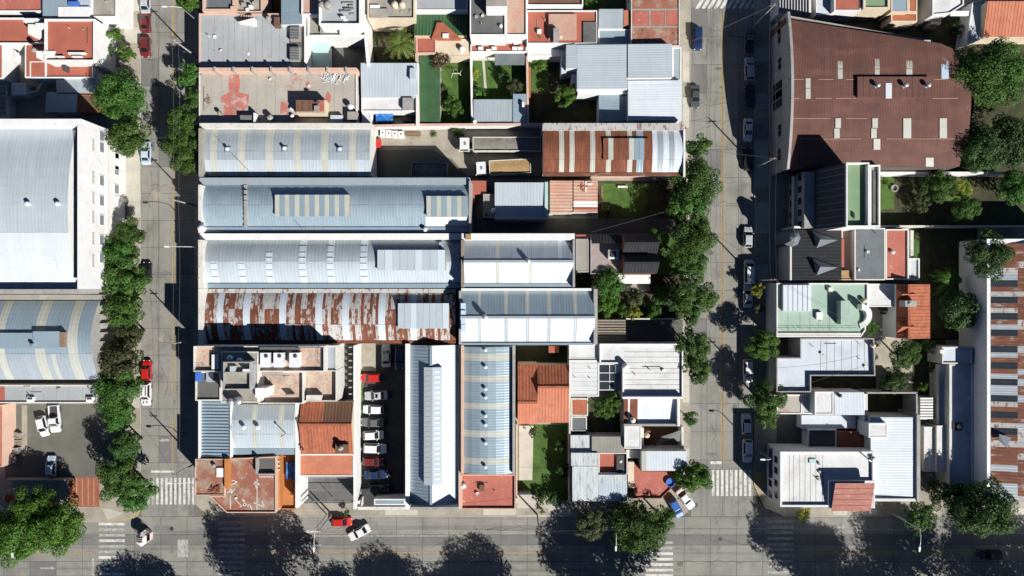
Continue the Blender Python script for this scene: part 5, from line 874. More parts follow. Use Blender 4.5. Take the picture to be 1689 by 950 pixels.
ground('front_court', (1281, 684, 1322, 738), 'roof_dark', 3); ground('rear_court', (1430, 648, 1512, 696), 'soil', 2)
wallrun('court_wall', 'grey wall round the dark rear court in the right block', [(1430, 648), (1512, 648), (1516, 825)], 4.6, 'grey_wall', .3)
h = flat('brown_patio_house', 'low dark patio with one brown tiled slope behind the white corner house', 'house', (1333, 708, 1380, 739), 2.8, 'roof_dark', 'white', .3); box('brown_slope', (1381, 712, 1426, 738), Z0, 3.2, M['tile_red'], h)
h = flat('white_corner_house', 'white corner house with big white roof terrace and glass hatch', 'house', (1287, 745, 1442, 836), 6.2, 'roof_white', 'white', .55, .3); skylight(h, (1335, 757, 1346, 764), 6.2, 'teal', .25); flat('', '', '', (1367, 793, 1443, 838), 6.7, 'roof_white', 'white', .1, parent=h)
mesh('tiled_slope', [P(1378, 797, 8.4), P(1443, 797, 8.4), P(1436, 843, 7.0), P(1371, 843, 7.0), P(1378, 797, 8.2), P(1443, 797, 8.2), P(1436, 843, 6.8), P(1371, 843, 6.8)], [(0, 3, 2, 1), (0, 4, 7, 3), (1, 2, 6, 5), (3, 7, 6, 2), (0, 1, 5, 4)], M['red_panel'], h)
for k in range(5): f = k / 5; mesh('tile_course', [P(1378 - 7 * f, 797 + 46 * f, 8.46 - 1.4 * f), P(1443 - 7 * f, 797 + 46 * f, 8.46 - 1.4 * f), P(1442.8 - 7 * (f + .17), 797 + 46 * (f + .17), 8.41 - 1.4 * (f + .17)), P(1378 - 7 * (f + .17), 797 + 46 * (f + .17), 8.41 - 1.4 * (f + .17))], [(0, 3, 2, 1)], M['red_panel'], h)
tank(h, 1438, 755, 6.2, .6, 'metal'); mesh('flue', *merge(tube([P(1438, 762, 6.2), P(1433, 758, 8.0)], .12, 6)), M['metal_white'], h); fx2 = P(1287, 0, 6.75).x
for zz in (2.0, 4.8):
    for y in (758, 776, 797, 816): yy = P(0, y, zz).y; o = mesh('window', *prism([(fx2 - .05, yy - .6), (fx2, yy - .6), (fx2, yy + .6), (fx2 - .05, yy + .6)], zz - .8, zz + .7), M['window'], h)
box('street_awning', (1268, 740, 1285, 788), 2.8, 2.95, M['shade_cloth'], h); box('awning_wall', (1283, 742, 1286, 786), Z0, 2.75, M['white'], h)
h = house('white_sheet_building', 'white ribbed roof dappled by tree shade near the bottom street', 'building', 1474, 755); sheets(h, (1436, 688, 1512, 822), 5.6, .3, 'y', 'mono', 'galv_white', w=1.0, ribs=2, wall='white_dirty'); box('parapet', (1512.4, 684, 1518, 827), Z0, 6.4, M['grey_wall'], h); box('parapet', (1436, 822.4, 1512, 827), Z0, 6.2, M['white_dirty'], h); flat('', '', '', (1433, 698, 1464, 722), 6.6, 'roof_white', 'white', .1, parent=h)
h = house('lath_shed', 'white lath shed roof in the gap beside the dappled white roof', 'shed', 1527, 672); box('wall', (1518.5, 655, 1538, 692), Z0, 2.4, M['grey_wall'], h)
for k in range(8): box('lath', (1518, 656 + k * 4.6, 1539, 659 + k * 4.6), 2.45, 2.56, M['white'], h)
h = flat('twin_white_shed', 'pair of low white sheds beside the shaded blue roofs', 'shed', (1524, 704, 1544, 778), 3.0, 'roof_white', 'white_dirty', .1); flat('', '', '', (1545, 702, 1567, 778), 3.5, 'roof_white', 'white_dirty', .1, parent=h)
h = house('shaded_blue_building', 'long blue-grey building in the shade of the rusty hall', 'building', 1585, 690); flat('', '', '', (1554, 572, 1604, 600), 4.4, 'roof_pale', 'white_dirty', .3, parent=h); flat('', '', '', (1566, 601, 1606, 800), 4.0, 'roof_pale', 'white_dirty', .4, parent=h); flat('', '', '', (1548, 601, 1565.5, 700), 2.8, 'roof_pale', 'white_dirty', .2, parent=h); box('window', (1551, 577, 1558, 583), 4.5, 4.9, M['white'], h); tank(h, 1580, 703, 4.0, .6, 'cream_wall'); box('tank_plinth', (1573, 697, 1587, 710), 4, 4.3, M['metal_dark'], h)
h = house('rusty_east_hall', 'rusty corrugated hall with dark skylight panels at the right edge', 'hall', 1690, 610)
def rb_(a): return R.choice(['rust_x', 'rust_x', 'rust_x', 'rust_grey', 'galv'])
st = [(462 + k * 27, 473 + k * 27, 'pv', 0, 0) for k in range(10)]
sheets(h, (1634, 402, 1790, 826), 7.4, 1.6, 'y', 'gable', rb_, st, rows=(0, .25, .5, 1), w=1.05, ribs=2, wall='white'); box('parapet', (1628, 402, 1633.6, 826), Z0, 8.0, M['white'], h); box('parapet', (1628, 394, 1790, 401.6), Z0, 7.9, M['white'], h); mesh('torn_sheet', [P(1648, 716, 8.6), P(1668, 722, 8.4), P(1660, 738, 8.9), P(1648, 728, 8.5)], [(0, 1, 2, 3)], M['galv_dark'], h)
ground('alley', (1517, 558, 1632, 850), 'pavement', 1); ground('alley_garden', (1505, 560, 1560, 655), 'soil', 2)
# top right
h = house('barred_pergola', 'white flat roof with black bars at the top of the brown hall', 'pergola', 1306, 5); box('wall', (1284, -60, 1338, 22), Z0, 4.2, M['roof_white'], h)
for k in range(11): box('bar', (1285 + k * 4.8, -60, 1286.2 + k * 4.8, 21 + k * .1), 4.25, 4.4, M['metal_dark'], h)
h = flat('pale_square_roof', 'small pale square roof above the brown hall ridge', 'house', (1346, -60, 1374, 25), 3.6, 'roof_pale', 'white', .1)
h = flat('red_painted_house', 'red roofed house cut by the top edge above the brown hall', 'house', (1376, -60, 1420, 18), 5.0, 'red_flat', 'white', .15); box('wooden_beam', (1376, 20, 1442, 24), 2.2, 2.6, M['sand'], h)
h = flat('green_cream_house', 'pale green roof with cream border at the top edge', 'house', (1424, -60, 1468, 15), 5.2, 'green_roof', 'cream_wall', .4, .4)
h = flat('blue_red_house', 'pale blue roof strip over red tiles at the top edge', 'house', (1470, -60, 1498, 20), 5.0, 'galv_blue', 'cream_wall', .1); flat('', '', '', (1470, 20.6, 1513, 36), 3.8, 'tile_red', 'cream_wall', .1, parent=h); flat('', '', '', (1498.5, -60, 1513, 20), 4.4, 'tile_red', 'cream_wall', .1, parent=h)
ground('backyards', (1340, 18, 1540, 70), 'soil', 1)
h = flat('white_villa', 'white house with stepped roof beside the blue terrace at the top right', 'house', [(1538, -60), (1590, -60), (1590, 8), (1568, 22), (1538, 25)], 5.4, 'roof_white', 'white', .3); box('awning', (1568, 18, 1604, 26), 3.0, 3.2, M['metal_white'], h); box('stair_wall', (1536, 24, 1552, 40), Z0, 3.0, M['cream_wall'], h); flat('', '', '', [(1604, 4), (1628, -4), (1616, 66), (1594, 72)], 3.2, 'roof_pale', 'white', .2, parent=h)
h = house('salmon_tile_house', 'salmon tiled roof cut by the top right corner', 'house', 1665, 20); sheets(h, (1629, 2, 1780, 57), 5.2, -1.2, 'x', 'mono', 'tile_red', w=.6, ribs=1, rh=.04, rows=(0, .5, 1), wall='cream_wall', rowmat={0: 'salmon', 1: 'salmon'})
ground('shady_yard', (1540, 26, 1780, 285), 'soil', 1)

# loose rooftop fittings: pipes, vents and dishes fixed to the flat roofs
def fittings(root_name, rect, z, n, seed):
    q = random.Random(seed); root = bpy.data.objects[root_name]
    for k in range((n + 1) // 2 + 1):
        x, y = q.uniform(rect[0], rect[2]), q.uniform(rect[1], rect[3]); t = q.random(); c = P(x, y, z)
        if t < .4: mesh('vent_pipe', *tube([c, c + Vector((0, 0, q.uniform(.3, .8)))], q.uniform(.04, .09), 6), M[q.choice(['metal', 'white_dirty', 'grey_wall'])], root)
        elif t < .7: a = q.choice((0, 1.57)); d_ = Vector((math.cos(a), math.sin(a), 0)) * q.uniform(1.5, 4); e = c + d_; mesh('roof_pipe', *tube([c + Vector((0, 0, .08)), e + Vector((0, 0, .08))], .05, 5), M[q.choice(['metal', 'grey_wall', 'metal_dark'])], root) if rect[0] < (e.x / (S * (H - z) / H) + CX) < rect[2] and rect[1] < CY - e.y / (S * (H - z) / H) < rect[3] else None
        elif t < .9: wbox('roof_box', (c.x, c.y, z - .02), (q.uniform(.3, .6), q.uniform(.3, .6), q.uniform(.15, .4)), M[q.choice(['metal_white', 'grey_wall', 'roof_concrete'])], root, q.uniform(0, .4))
        else: mesh('satellite_dish', *merge(lathe([(.05, .25), (.27, .36), (.29, .37), (.25, .36), (.04, .28)], 12, c), tube([c, c + Vector((0, 0, .4))], .04, 5)), M['white_dirty'], root)
for k, (nm, rc, z, n) in enumerate((('grey_membrane_building', (335, 32, 470, 95), 5.23, 9), ('worn_terrace_building', (340, 125, 525, 160), 5.03, 8), ('white_corner_roof', (1035, 575, 1120, 645), 5.33, 10), ('mint_roof_house', (1300, 515, 1380, 545), 5.23, 5), ('pale_L_roof_building', (1330, 565, 1430, 610), 5.03, 9), ('white_corner_house', (1295, 752, 1360, 825), 6.23, 9), ('red_roof_house', (875, 22, 900, 68), 5.63, 4), ('red_flat_office', (770, 790, 840, 830), 4.93, 5), ('red_corner_building', (385, 760, 420, 835), 6.23, 4), ('grey_flat_building', (12, 640, 150, 655), 4.03, 7), ('tan_roof_house', (640, 12, 680, 28), 6.03, 4), ('balcony_house', (780, 20, 800, 55), 8.43, 5), ('white_twin_roof_house', (942, 600, 984, 650), 5.13, 5), ('black_tile_house', (1415, 382, 1455, 455), 6.3, 5), ('apartment_block', (440, 620, 490, 655), 8.93, 4), ('red_terrace_house', (80, 40, 145, 85), 6.63, 4), ('shaded_blue_building', (1570, 610, 1600, 780), 4.03, 7), ('red_panel_roof', (1045, 48, 1115, 70), 5.23, 4), ('concrete_roof_house', (154, 0, 186, 24), 5.53, 4), ('orange_courtyard_house', (463, 795, 484, 830), 3.03, 3))): fittings(nm, rc, z, n, 100 + k)

for nm, rc, z, n, ax in (('white_corner_roof', (1030, 570, 1124, 652), 5.332, 9, 'y'), ('pale_L_roof_building', (1340, 562, 1440, 616), 5.032, 8, 'x'), ('white_corner_house', (1291, 750, 1365, 832), 6.232, 8, 'x'), ('mint_roof_house', (1284, 515, 1385, 548), 5.232, 6, 'x'), ('red_panel_roof', (1044, 47, 1118, 73), 5.232, 5, 'x')): seams(bpy.data.objects[nm], rc, z, n, ax, 'roof_concrete')
# ------------------------------------------------------------------ trees
def crown_mesh(r, nl, nc, seed, flat_=.72, leaf=(.26, .46), sparse=False):
    q = random.Random(seed); vs, fs = [], []; cl = []
    for k in range(nc):
        a = k * 2.39996 + q.uniform(-.4, .4); u = q.uniform(-.35, 1.0); s = math.sqrt(max(0, 1 - u * u)); rr = r * q.uniform(.45, .90)
        cr = r * q.uniform(.15, .31)
        cl.append((Vector((math.cos(a) * s * rr, math.sin(a) * s * rr, u * rr * flat_)), cr))
    cl.append((Vector((0, 0, 0)), r * .5)); tot = sum(c[1] ** 2 for c in cl)
    for c, cr in cl:
        for k in range(int(nl * cr * cr / tot)):
            u, a = q.uniform(-.75, 1), q.uniform(0, 6.2832); s = math.sqrt(1 - u * u); d = Vector((math.cos(a) * s, math.sin(a) * s, u))
            p = c + Vector((d.x, d.y, d.z * .8)) * cr * (q.uniform(.55, 1.0) ** .5 + (q.random() < .12) * q.uniform(0, .25))
            nrm = (d + Vector((0, 0, .55)) + Vector((q.uniform(-1, 1), q.uniform(-1, 1), q.uniform(-1, 1))) * .75).normalized()
            t = nrm.cross(Vector((q.uniform(-1, 1), q.uniform(-1, 1), q.uniform(-1, 1)))).normalized(); b = nrm.cross(t); L = q.uniform(*leaf); wv = L * q.uniform(.45, .65)
            i = len(vs); vs += [p - t * L / 2, p + b * wv / 2, p + t * L / 2, p - b * wv / 2]; fs.append((i, i + 1, i + 2, i + 3))
    me = raw('crown', vs, fs, M['leaf']); return me, cl
CR = {}
def build_crowns():
    for r, nl, nc, lf in ((1.3, 1000, 12, (.15, .28)), (2.3, 3200, 22, (.19, .34)), (3.6, 8000, 40, (.22, .40)), (5.0, 14000, 60, (.24, .44)), (7.6, 24000, 90, (.28, .52))):
        CR[r] = [crown_mesh(r, nl, nc, int(r * 10) + 31 * k, leaf=lf) for k in range(3)]
build_crowns()
CR['sparse'] = [crown_mesh(5.0, 3500, 40, 5, leaf=(.3, .6))]
def tree(label, px, py, rpx, zc, leaf='leaf', name='street_tree', group=None, world=None, key=None, cat='tree', nest=None):
    c = Vector(world) if world else P(px, py, zc); r = rpx * 1.03 * S * (H - zc) / H
    k = key or min((q for q in CR if q != 'sparse'), key=lambda q: abs(math.log(q / r))); me, cl = R.choice(CR[k]); rad = 5.0 if k == 'sparse' else k; s = r / rad
    base = Vector((c.x, c.y, Z0)); t = thing(name, label, cat, base, group=group); rz = R.uniform(0, 6.28); hh = c.z - Z0
    sz = min(s, hh / (rad * .62)) if hh < r * .62 else s
    inst('crown', me, c, t, M[leaf], rz, (s * R.uniform(.88, 1.14), s * R.uniform(.88, 1.14), sz * R.uniform(.9, 1.2)))
    ca, sa = math.cos(rz), math.sin(rz); tr = max(.05, r * .055); fork = max(.15, hh - r * .45); parts = [tube([base - Vector((0, 0, .05)), base + Vector((R.uniform(-.1, .1), R.uniform(-.1, .1), fork * .5)), base + Vector((0, 0, fork))], [tr * 1.35, tr, tr * .8], 8)]
    for cc, cr in R.sample(cl[:-1], min(8, len(cl) - 1)):
        e = c + Vector((cc.x * ca - cc.y * sa, cc.x * sa + cc.y * ca, cc.z)) * s; a = base + Vector((0, 0, fork - .1)); parts.append(tube([a, a.lerp(e, .5) + Vector((0, 0, .1 * r)), e], [tr * .7, tr * .4, tr * .12], 5))
    mesh('trunk', *merge(*parts), M['bark'], t)
    return t
G1, G2, G3, G4 = 'trees on the west side of the left street', 'trees on the east side of the left street', 'trees on the west side of the right street', 'trees on the east side of the right street'
for a in (
 ('large dark green tree beside the corrugated shed, topmost big tree of the left street', 201, 160, 44, 6.0, 'leaf', 'street_tree', G1),
 ('dark green tree touching the top corner of the white hall facade', 212, 225, 37, 5.5, 'leaf', 'street_tree', G1),
 ('small yellow-green shrub tree beside the red terraced house balcony', 190, 57, 14, 3.4, 'leaf_bright', 'small_tree', None),
 ('bright green little tree next to the second maroon car', 209, 88, 15, 3.2, 'leaf_bright', 'small_tree', None),
 ('slim shrub in the shade between the red house and the big tree', 182, 82, 10, 2.6, 'leaf_dark', 'shrub', None),
 ('tree in front of the white facade, upper of the row there', 214, 388, 27, 5.2, 'leaf', 'street_tree', G1),
 ('tree overlapping the white facade just above the dark parked car', 196, 420, 31, 5.5, 'leaf', 'street_tree', G1),
 ('tree at the lower corner of the white hall facade', 206, 462, 36, 5.6, 'leaf', 'street_tree', G1),
 ('bushy tree in front of the blue barrel hall, its upper end', 206, 508, 35, 5.5, 'leaf', 'street_tree', G1),
 ('yellowish thin tree in front of the blue barrel hall', 216, 548, 25, 4.8, 'leaf_olive', 'street_tree', G1),
 ('olive half-bare tree beside the red car on the left street', 200, 592, 34, 5.2, 'leaf_olive', 'street_tree', G1),
 ('tree beside the striped white car and the low grey roof', 195, 640, 38, 5.6, 'leaf', 'street_tree', G1),
 ('tree at the entrance side of the car yard, below the striped car', 197, 683, 28, 5.2, 'leaf', 'street_tree', G1),
 ('dark tree between the car yard and the faded lane arrow', 210, 733, 27, 5.2, 'leaf_dark', 'street_tree', G1),
 ('tree at the corner crossing beside the brick ramp, upper of two', 195, 786, 36, 5.6, 'leaf', 'street_tree', G1),
 ('tree right over the left crossing by the yellow kerb', 224, 815, 31, 5.4, 'leaf', 'street_tree', G1),
 ('broad bright tree at the bottom left corner of the photo', 26, 880, 46, 6.0, 'leaf_bright', 'street_tree', None),
 ('broad bright tree beside the brick ramp on the bottom street', 98, 868, 44, 6.0, 'leaf_bright', 'street_tree', None),
 ('bright tree mass behind the two bottom-left street trees', 58, 838, 34, 5.6, 'leaf_bright', 'street_tree', None),
 ('reddish flowering bush in the shade beside the car yard wall', 15, 822, 10, 2.0, 'flower_red', 'bush', None),
 ('tree crown at the top edge beside the left street lamp', 314, 4, 21, 5.0, 'leaf_bright', 'street_tree', G2),
 ('light green slim tree beside the worn terrace roof', 313, 124, 22, 4.8, 'leaf', 'street_tree', G2),
 ('slim tree just below the light green one on the left street', 320, 160, 17, 4.6, 'leaf', 'street_tree', G2),
 ('tree at the street corner of the worn terrace building', 299, 203, 30, 5.4, 'leaf', 'street_tree', G2),
 ('tree in front of the cream striped hall', 302, 250, 35, 5.6, 'leaf', 'street_tree', G2),
 ('lowest tree of the group in front of the cream striped hall', 313, 222, 24, 5.0, 'leaf_dark', 'street_tree', G2)): tree(*a)
for a in (
 ('brownish small tree beside the green shed roof', 727, 101, 15, 3.2, 'leaf_brown', 'small_tree', None),
 ('yellow-green shrub below the brownish tree on the back lawn', 722, 124, 10, 1.8, 'leaf_bright', 'shrub', None),
 ('round bush in the middle of the shaded back lawn', 748, 176, 16, 2.6, 'leaf', 'bush', None), ('dark shrub under the brownish tree beside the green shed', 728, 146, 12, 1.8, 'leaf_dark', 'shrub', None),
 ('yellowish climber hedge along the narrow lawn wall', 784, 122, 9, 1.4, 'leaf_yellow', 'shrub', None), ('shrub at the low end of the narrow lawn path', 789, 153, 12, 1.8, 'leaf', 'shrub', None),
 ('bushy small tree beside the pale blue shed', 848, 142, 15, 2.8, 'leaf_olive', 'small_tree', None), ('dark shrub on the narrow lawn by the black porch roof', 832, 122, 11, 1.8, 'leaf_dark', 'shrub', None),
 ('round dense bright green tree beside the large pale ribbed roofs', 935, 158, 21, 3.4, 'leaf_bright', 'small_tree', None), ('grassy green bush in the dark back garden below the white deck', 893, 106, 14, 1.2, 'leaf_bright', 'bush', None),
 ('shrub at the top edge between the red roofs', 972, 5, 13, 3.0, 'leaf', 'shrub', None), ('olive shrub at the top edge beside the red panel roof', 1046, 2, 12, 3.2, 'leaf_olive', 'shrub', None),
 ('weeds bush against the truck yard wall', 716, 222, 6, .5, 'leaf_bright', 'bush', None), ('dark ivy clump against the truck yard wall beside the white cab', 755, 218, 12, .9, 'leaf_dark', 'bush', None),
 ('dry bush at the edge of the little lawn', 1001, 350, 11, 1.2, 'leaf_brown', 'bush', None), ('shrub bed left of the little lawn', 990, 330, 7, .8, 'leaf_brown', 'bush', None),
 ('bright green tree in front of the black roofed house', 1082, 392, 16, 4.0, 'leaf_bright', 'small_tree', None), ('bright shrub at the front corner of the black roofed house', 1083, 415, 8, 2.0, 'leaf_bright', 'shrub', None),
 ('dense tree at the end of the grey gable hall', 1003, 468, 26, 4.4, 'leaf', 'garden_tree', None), ('bright dense tree above the slatted carport', 1003, 500, 21, 4.2, 'leaf_bright', 'garden_tree', None),
 ('olive garden shrub below the white balcony', 1048, 492, 17, 1.8, 'leaf_olive', 'bush', None), ('yellowish shrub above the low front wall', 1046, 515, 13, 1.6, 'leaf_yellow', 'bush', None), ('leafy bush right of the slatted carport', 1028, 514, 15, 1.8, 'leaf', 'bush', None), ('green bush over the low front wall, nearest the street', 1078, 514, 15, 1.7, 'leaf', 'bush', None), ('dark bush between the white balcony and the street trees', 1092, 488, 17, 2.2, 'leaf', 'bush', None),
 ('green tree above the courtyard between white roofs', 990, 671, 20, 3.8, 'leaf', 'garden_tree', None), ('bright green tree at the court edge beside the glazed grid roof', 1008, 668, 19, 3.8, 'leaf_bright', 'garden_tree', None),
 ('flowering shrub by the orange tiled house driveway', 880, 712, 11, 1.8, 'leaf_olive', 'shrub', None), ('hedge bush beside the driveway gate', 893, 822, 13, 1.2, 'leaf', 'bush', None), ('hedge bush on the garden front, middle', 912, 822, 13, 1.2, 'leaf', 'bush', None), ('hedge bush at the garden corner under the grey wall', 930, 820, 13, 1.3, 'leaf', 'bush', None), ('dark shrub along the garden wall of the driveway garden', 928, 775, 15, 2.0, 'leaf_dark', 'shrub', None), ('shrub in the shade behind the driveway lawn', 925, 735, 14, 2.0, 'leaf_dark', 'shrub', None),
 ('tiny street plant above the red car on the bottom street', 572, 845, 6, 1.2, 'leaf', 'shrub', None), ('tiny potted bush on the kerb below the garden driveway', 895, 844, 5, .9, 'leaf_yellow', 'bush', None)): tree(*a)
for a in (
 ('small street tree at the street end of the rust barrel hall', 1152, 243, 24, 4.6, 'leaf', 'street_tree', G3), ('large tree beside the rust barrel hall corner', 1144, 298, 42, 5.6, 'leaf', 'street_tree', G3), ('tree between the little lawn and the right street', 1138, 336, 34, 5.4, 'leaf', 'street_tree', G3),
 ('tree opposite the black pyramid gables', 1142, 392, 38, 5.6, 'leaf', 'street_tree', G3), ('tree just below the one opposite the black gables', 1138, 432, 33, 5.4, 'leaf', 'street_tree', G3), ('tree opposite the mint roof, in front of the garden', 1143, 488, 36, 5.6, 'leaf', 'street_tree', G3), ('small dark tree crown between the garden and the street tree', 1112, 492, 21, 4.6, 'leaf_dark', 'street_tree', G3), ('tree over the dark drive at the front wall', 1136, 515, 22, 5, 'leaf', 'street_tree', G3),
 ('tree at the upper corner of the big whitish flat roof', 1145, 572, 29, 5.2, 'leaf', 'street_tree', G3), ('tree beside the lower half of the big whitish flat roof', 1150, 606, 25, 5.0, 'leaf', 'street_tree', G3), ('small round tree by the rust-striped white roof', 1137, 690, 15, 3.2, 'leaf', 'street_tree', G3), ('dense bright round tree at the corner crossing', 1145, 784, 30, 4.6, 'leaf_bright', 'street_tree', G3), ('bright tree lobe over the white ribbed corner roof', 1125, 790, 18, 4.2, 'leaf_bright', 'street_tree', G3),
 ('small yellow tree in front of the mint roof', 1250, 480, 13, 3.4, 'leaf_yellow', 'street_tree', G4), ('small yellow-brown tree under the yellow one', 1253, 508, 9, 2.8, 'leaf_olive', 'street_tree', G4), ('round green street tree beside the carport of the pale L-shaped roof', 1259, 572, 26, 4.8, 'leaf_bright', 'street_tree', G4), ('green street tree beside the worn porch roof', 1262, 660, 30, 5.0, 'leaf', 'street_tree', G4), ('lower green street tree next to the white parked car', 1262, 688, 23, 4.8, 'leaf', 'street_tree', G4)): tree(*a)
for a in (
 ('very large tree at the right edge beside the brown hall', 1632, 122, 58, 7.5, 'leaf', 'garden_tree', None), ('large dark tree at the lower end of the brown hall', 1612, 245, 44, 7.0, 'leaf_dark', 'garden_tree', None), ('dark tree cut by the right edge below the very large one', 1668, 235, 46, 7.2, 'leaf_dark', 'garden_tree', None), ('bushy tree at the right edge above the long garden wall', 1672, 310, 30, 4.2, 'leaf', 'garden_tree', None),
 ('round dark tree in the middle of the tree garden', 1592, 345, 26, 4.2, 'leaf', 'garden_tree', None), ('tree close below the long white wall', 1548, 306, 26, 4.0, 'leaf', 'garden_tree', None), ('yellow-green feathery bush in the tree garden', 1583, 312, 17, 1.8, 'leaf_yellow', 'bush', None), ('low bush in the shade of the tree garden', 1520, 335, 17, 1.8, 'leaf_olive', 'bush', None), ('yellow-green shrub beside the green roof terrace', 1460, 300, 9, 1.4, 'leaf_bright', 'shrub', None),
 ('large dark tree beside the top of the rusty east hall', 1632, 420, 38, 6.5, 'leaf_dark', 'garden_tree', None), ('dark tree in the deep garden behind the terracotta gables', 1578, 510, 34, 4.0, 'leaf_dark', 'garden_tree', None), ('green shrub squeezed between mint roof and terracotta house', 1440, 542, 11, 2.4, 'leaf_bright', 'shrub', None), ('green climber beside the white annex', 1455, 510, 9, 1.6, 'leaf', 'shrub', None),
 ('green tree below the terracotta house with small gables', 1492, 585, 26, 4.2, 'leaf', 'garden_tree', None), ('dark leafy tree right of the pale L-shaped roof', 1474, 628, 26, 4.0, 'leaf_dark', 'garden_tree', None), ('small green bush behind the shaded blue building', 1532, 570, 13, 2.2, 'leaf', 'bush', None), ('yellowish shrub in the shaded alley garden', 1523, 638, 10, 1.6, 'leaf_bright', 'shrub', None), ('small bush at the bottom of the alley garden', 1540, 604, 10, 1.4, 'leaf_dark', 'bush', None), ('bright weed bush against the dark rear court', 1455, 652, 7, 1.4, 'leaf_bright', 'bush', None),
 ('green street tree below the dappled white roof', 1515, 854, 25, 4.4, 'leaf', 'street_tree', None), ('very large tree over the lower end of the rusty east hall', 1618, 838, 52, 6.4, 'leaf_dark', 'street_tree', None), ('tree lobe beside the shaded blue building on the bottom street', 1572, 822, 30, 5.4, 'leaf_dark', 'street_tree', None), ('yellow-green hedge in front of the white corner house', 1325, 847, 14, 1.3, 'leaf_yellow', 'bush', None), ('small tree in the alley gap beside the dappled white roof', 1540, 800, 11, 2.4, 'leaf_bright', 'shrub', None), ('low bright shrub next to the alley gap tree', 1562, 800, 7, 1.4, 'leaf_bright', 'shrub', None), ('dark shrub behind the houses at the top right', 1575, 45, 14, 1.8, 'leaf_dark', 'shrub', None),
 ('green street tree at the left of the pair on the bottom street below peeling roof', 975, 862, 28, 5.0, 'leaf_olive', 'street_tree', None), ('large olive street tree on the bottom street below the red corner terrace', 1050, 868, 44, 5.6, 'leaf', 'street_tree', None), ('street tree lobe beside the blue angled car', 1092, 858, 25, 5.0, 'leaf', 'street_tree', None), ('thin tree crown above the bottom street lamp', 1018, 846, 20, 5.0, 'leaf_olive', 'street_tree', None)): tree(*a)
# trees on the far pavement of the bottom street, mostly below the frame; placed from where their shadows lie
kk = 1 / math.tan(EL)
for sx, sy_, rp, zc, key, lf, lb in ((428, 908, 82, 10.5, None, 'leaf_bright', 'big tree below the frame shading the left crossing of the bottom street'), (240, 990, 72, 10, None, 'leaf', 'big tree below the bottom left corner junction'), (560, 968, 46, 10, 'sparse', 'leaf_olive', 'bare twiggy tree below the white angled car'), (650, 975, 58, 10, None, 'leaf', 'tree below the frame under the parking lot entrance'), (730, 985, 50, 10, 'sparse', 'leaf', 'thin tree below the frame under the white ridge hall'), (790, 968, 66, 10, None, 'leaf', 'tree below the frame under the red flat office'), (985, 918, 84, 11, None, 'leaf', 'very big tree below the frame shading the street under the peeling roof'),
      (1290, 878, 52, 11, None, 'leaf', 'tall tree below the frame shading the right crossing'), (1352, 925, 60, 11, None, 'leaf', 'tall tree below the frame under the white corner house'), (1492, 905, 74, 11, None, 'leaf', 'tall tree below the frame under the dappled white roof'), (1432, 972, 44, 10, None, 'leaf', 'smaller tree between the tall trees below the frame'), (1640, 925, 78, 11, None, 'leaf', 'tall tree below the frame at the bottom right corner')):
    g0 = P(sx, sy_, 0); tree(lb, 0, 0, rp, zc, lf, 'street_tree', 'trees on the far pavement of the bottom street', world=(g0.x - SHX * zc * kk, g0.y - SHY * zc * kk, zc), key=key)
def palm(label, px, py, zc, L, mat, seed):
    q = random.Random(seed); c = P(px, py, zc); t = thing('palm_tree', label, 'palm', (c.x, c.y, Z0)); mesh('trunk', *tube([(c.x, c.y, Z0 - .05), (c.x + .1, c.y, c.z * .5), (c.x, c.y, c.z)], [.24, .17, .15], 8), M['bark'], t)
    for k in range(15):
        a = k * 2.4 + q.uniform(-.2, .2); up = q.uniform(.1, .9); d = Vector((math.cos(a), math.sin(a), 0)); sd = Vector((-d.y, d.x, 0)); l = L * q.uniform(.75, 1.1); vs, fs = [], []
        pts = [c + d * l * s + Vector((0, 0, up * l * s - (up + .55) * l * s * s)) for s in [i / 10 for i in range(11)]]
        for i in range(1, 11):
            p = pts[i]; w = l * .17 * math.sin(math.pi * (i / 11) ** .7) + .05
            for s in (-1, 1): j = len(vs); e = p + sd * s * w + d * w * .5 - Vector((0, 0, .25 * w)); vs += [pts[i - 1], p, e, e - d * .09]; fs.append((j, j + 1, j + 2, j + 3))
        mesh('frond', vs, fs, M[mat], t)
    return t
palm('palm tree with long fronds in the dark yard below the tan roof', 660, 72, 4.5, 3.7, 'leaf_palm', 3); palm('green palm in the dark garden beside the rusty east hall', 1568, 462, 3.6, 3.2, 'leaf_bright', 8)
# ------------------------------------------------------------------ vehicles
def lbody(secs):
    vs, fs = [], []
    for x, w, zl, zh in secs: vs += [(x, -w * .94, zl), (x, -w, (zl + zh) * .52), (x, -w * .96, zh - .05), (x, -w * .84, zh), (x, w * .84, zh), (x, w * .96, zh - .05), (x, w, (zl + zh) * .52), (x, w * .94, zl)]
    n = 8
    for i in range(len(secs) - 1):
        for k in range(n): fs.append((i * n + k, i * n + (k + 1) % n, (i + 1) * n + (k + 1) % n, (i + 1) * n + k))
    fs += [tuple(range(n - 1, -1, -1)), tuple((len(secs) - 1) * n + k for k in range(n))]
    return vs, fs
def pane(pts, off=.018, sh=.84):
    pts = [Vector(p) for p in pts]; c = sum(pts, Vector()) / len(pts); n = (pts[1] - pts[0]).cross(pts[2] - pts[0]).normalized(); return [c + (p - c) * sh + n * off for p in pts], [tuple(range(len(pts)))]
CARS = {}
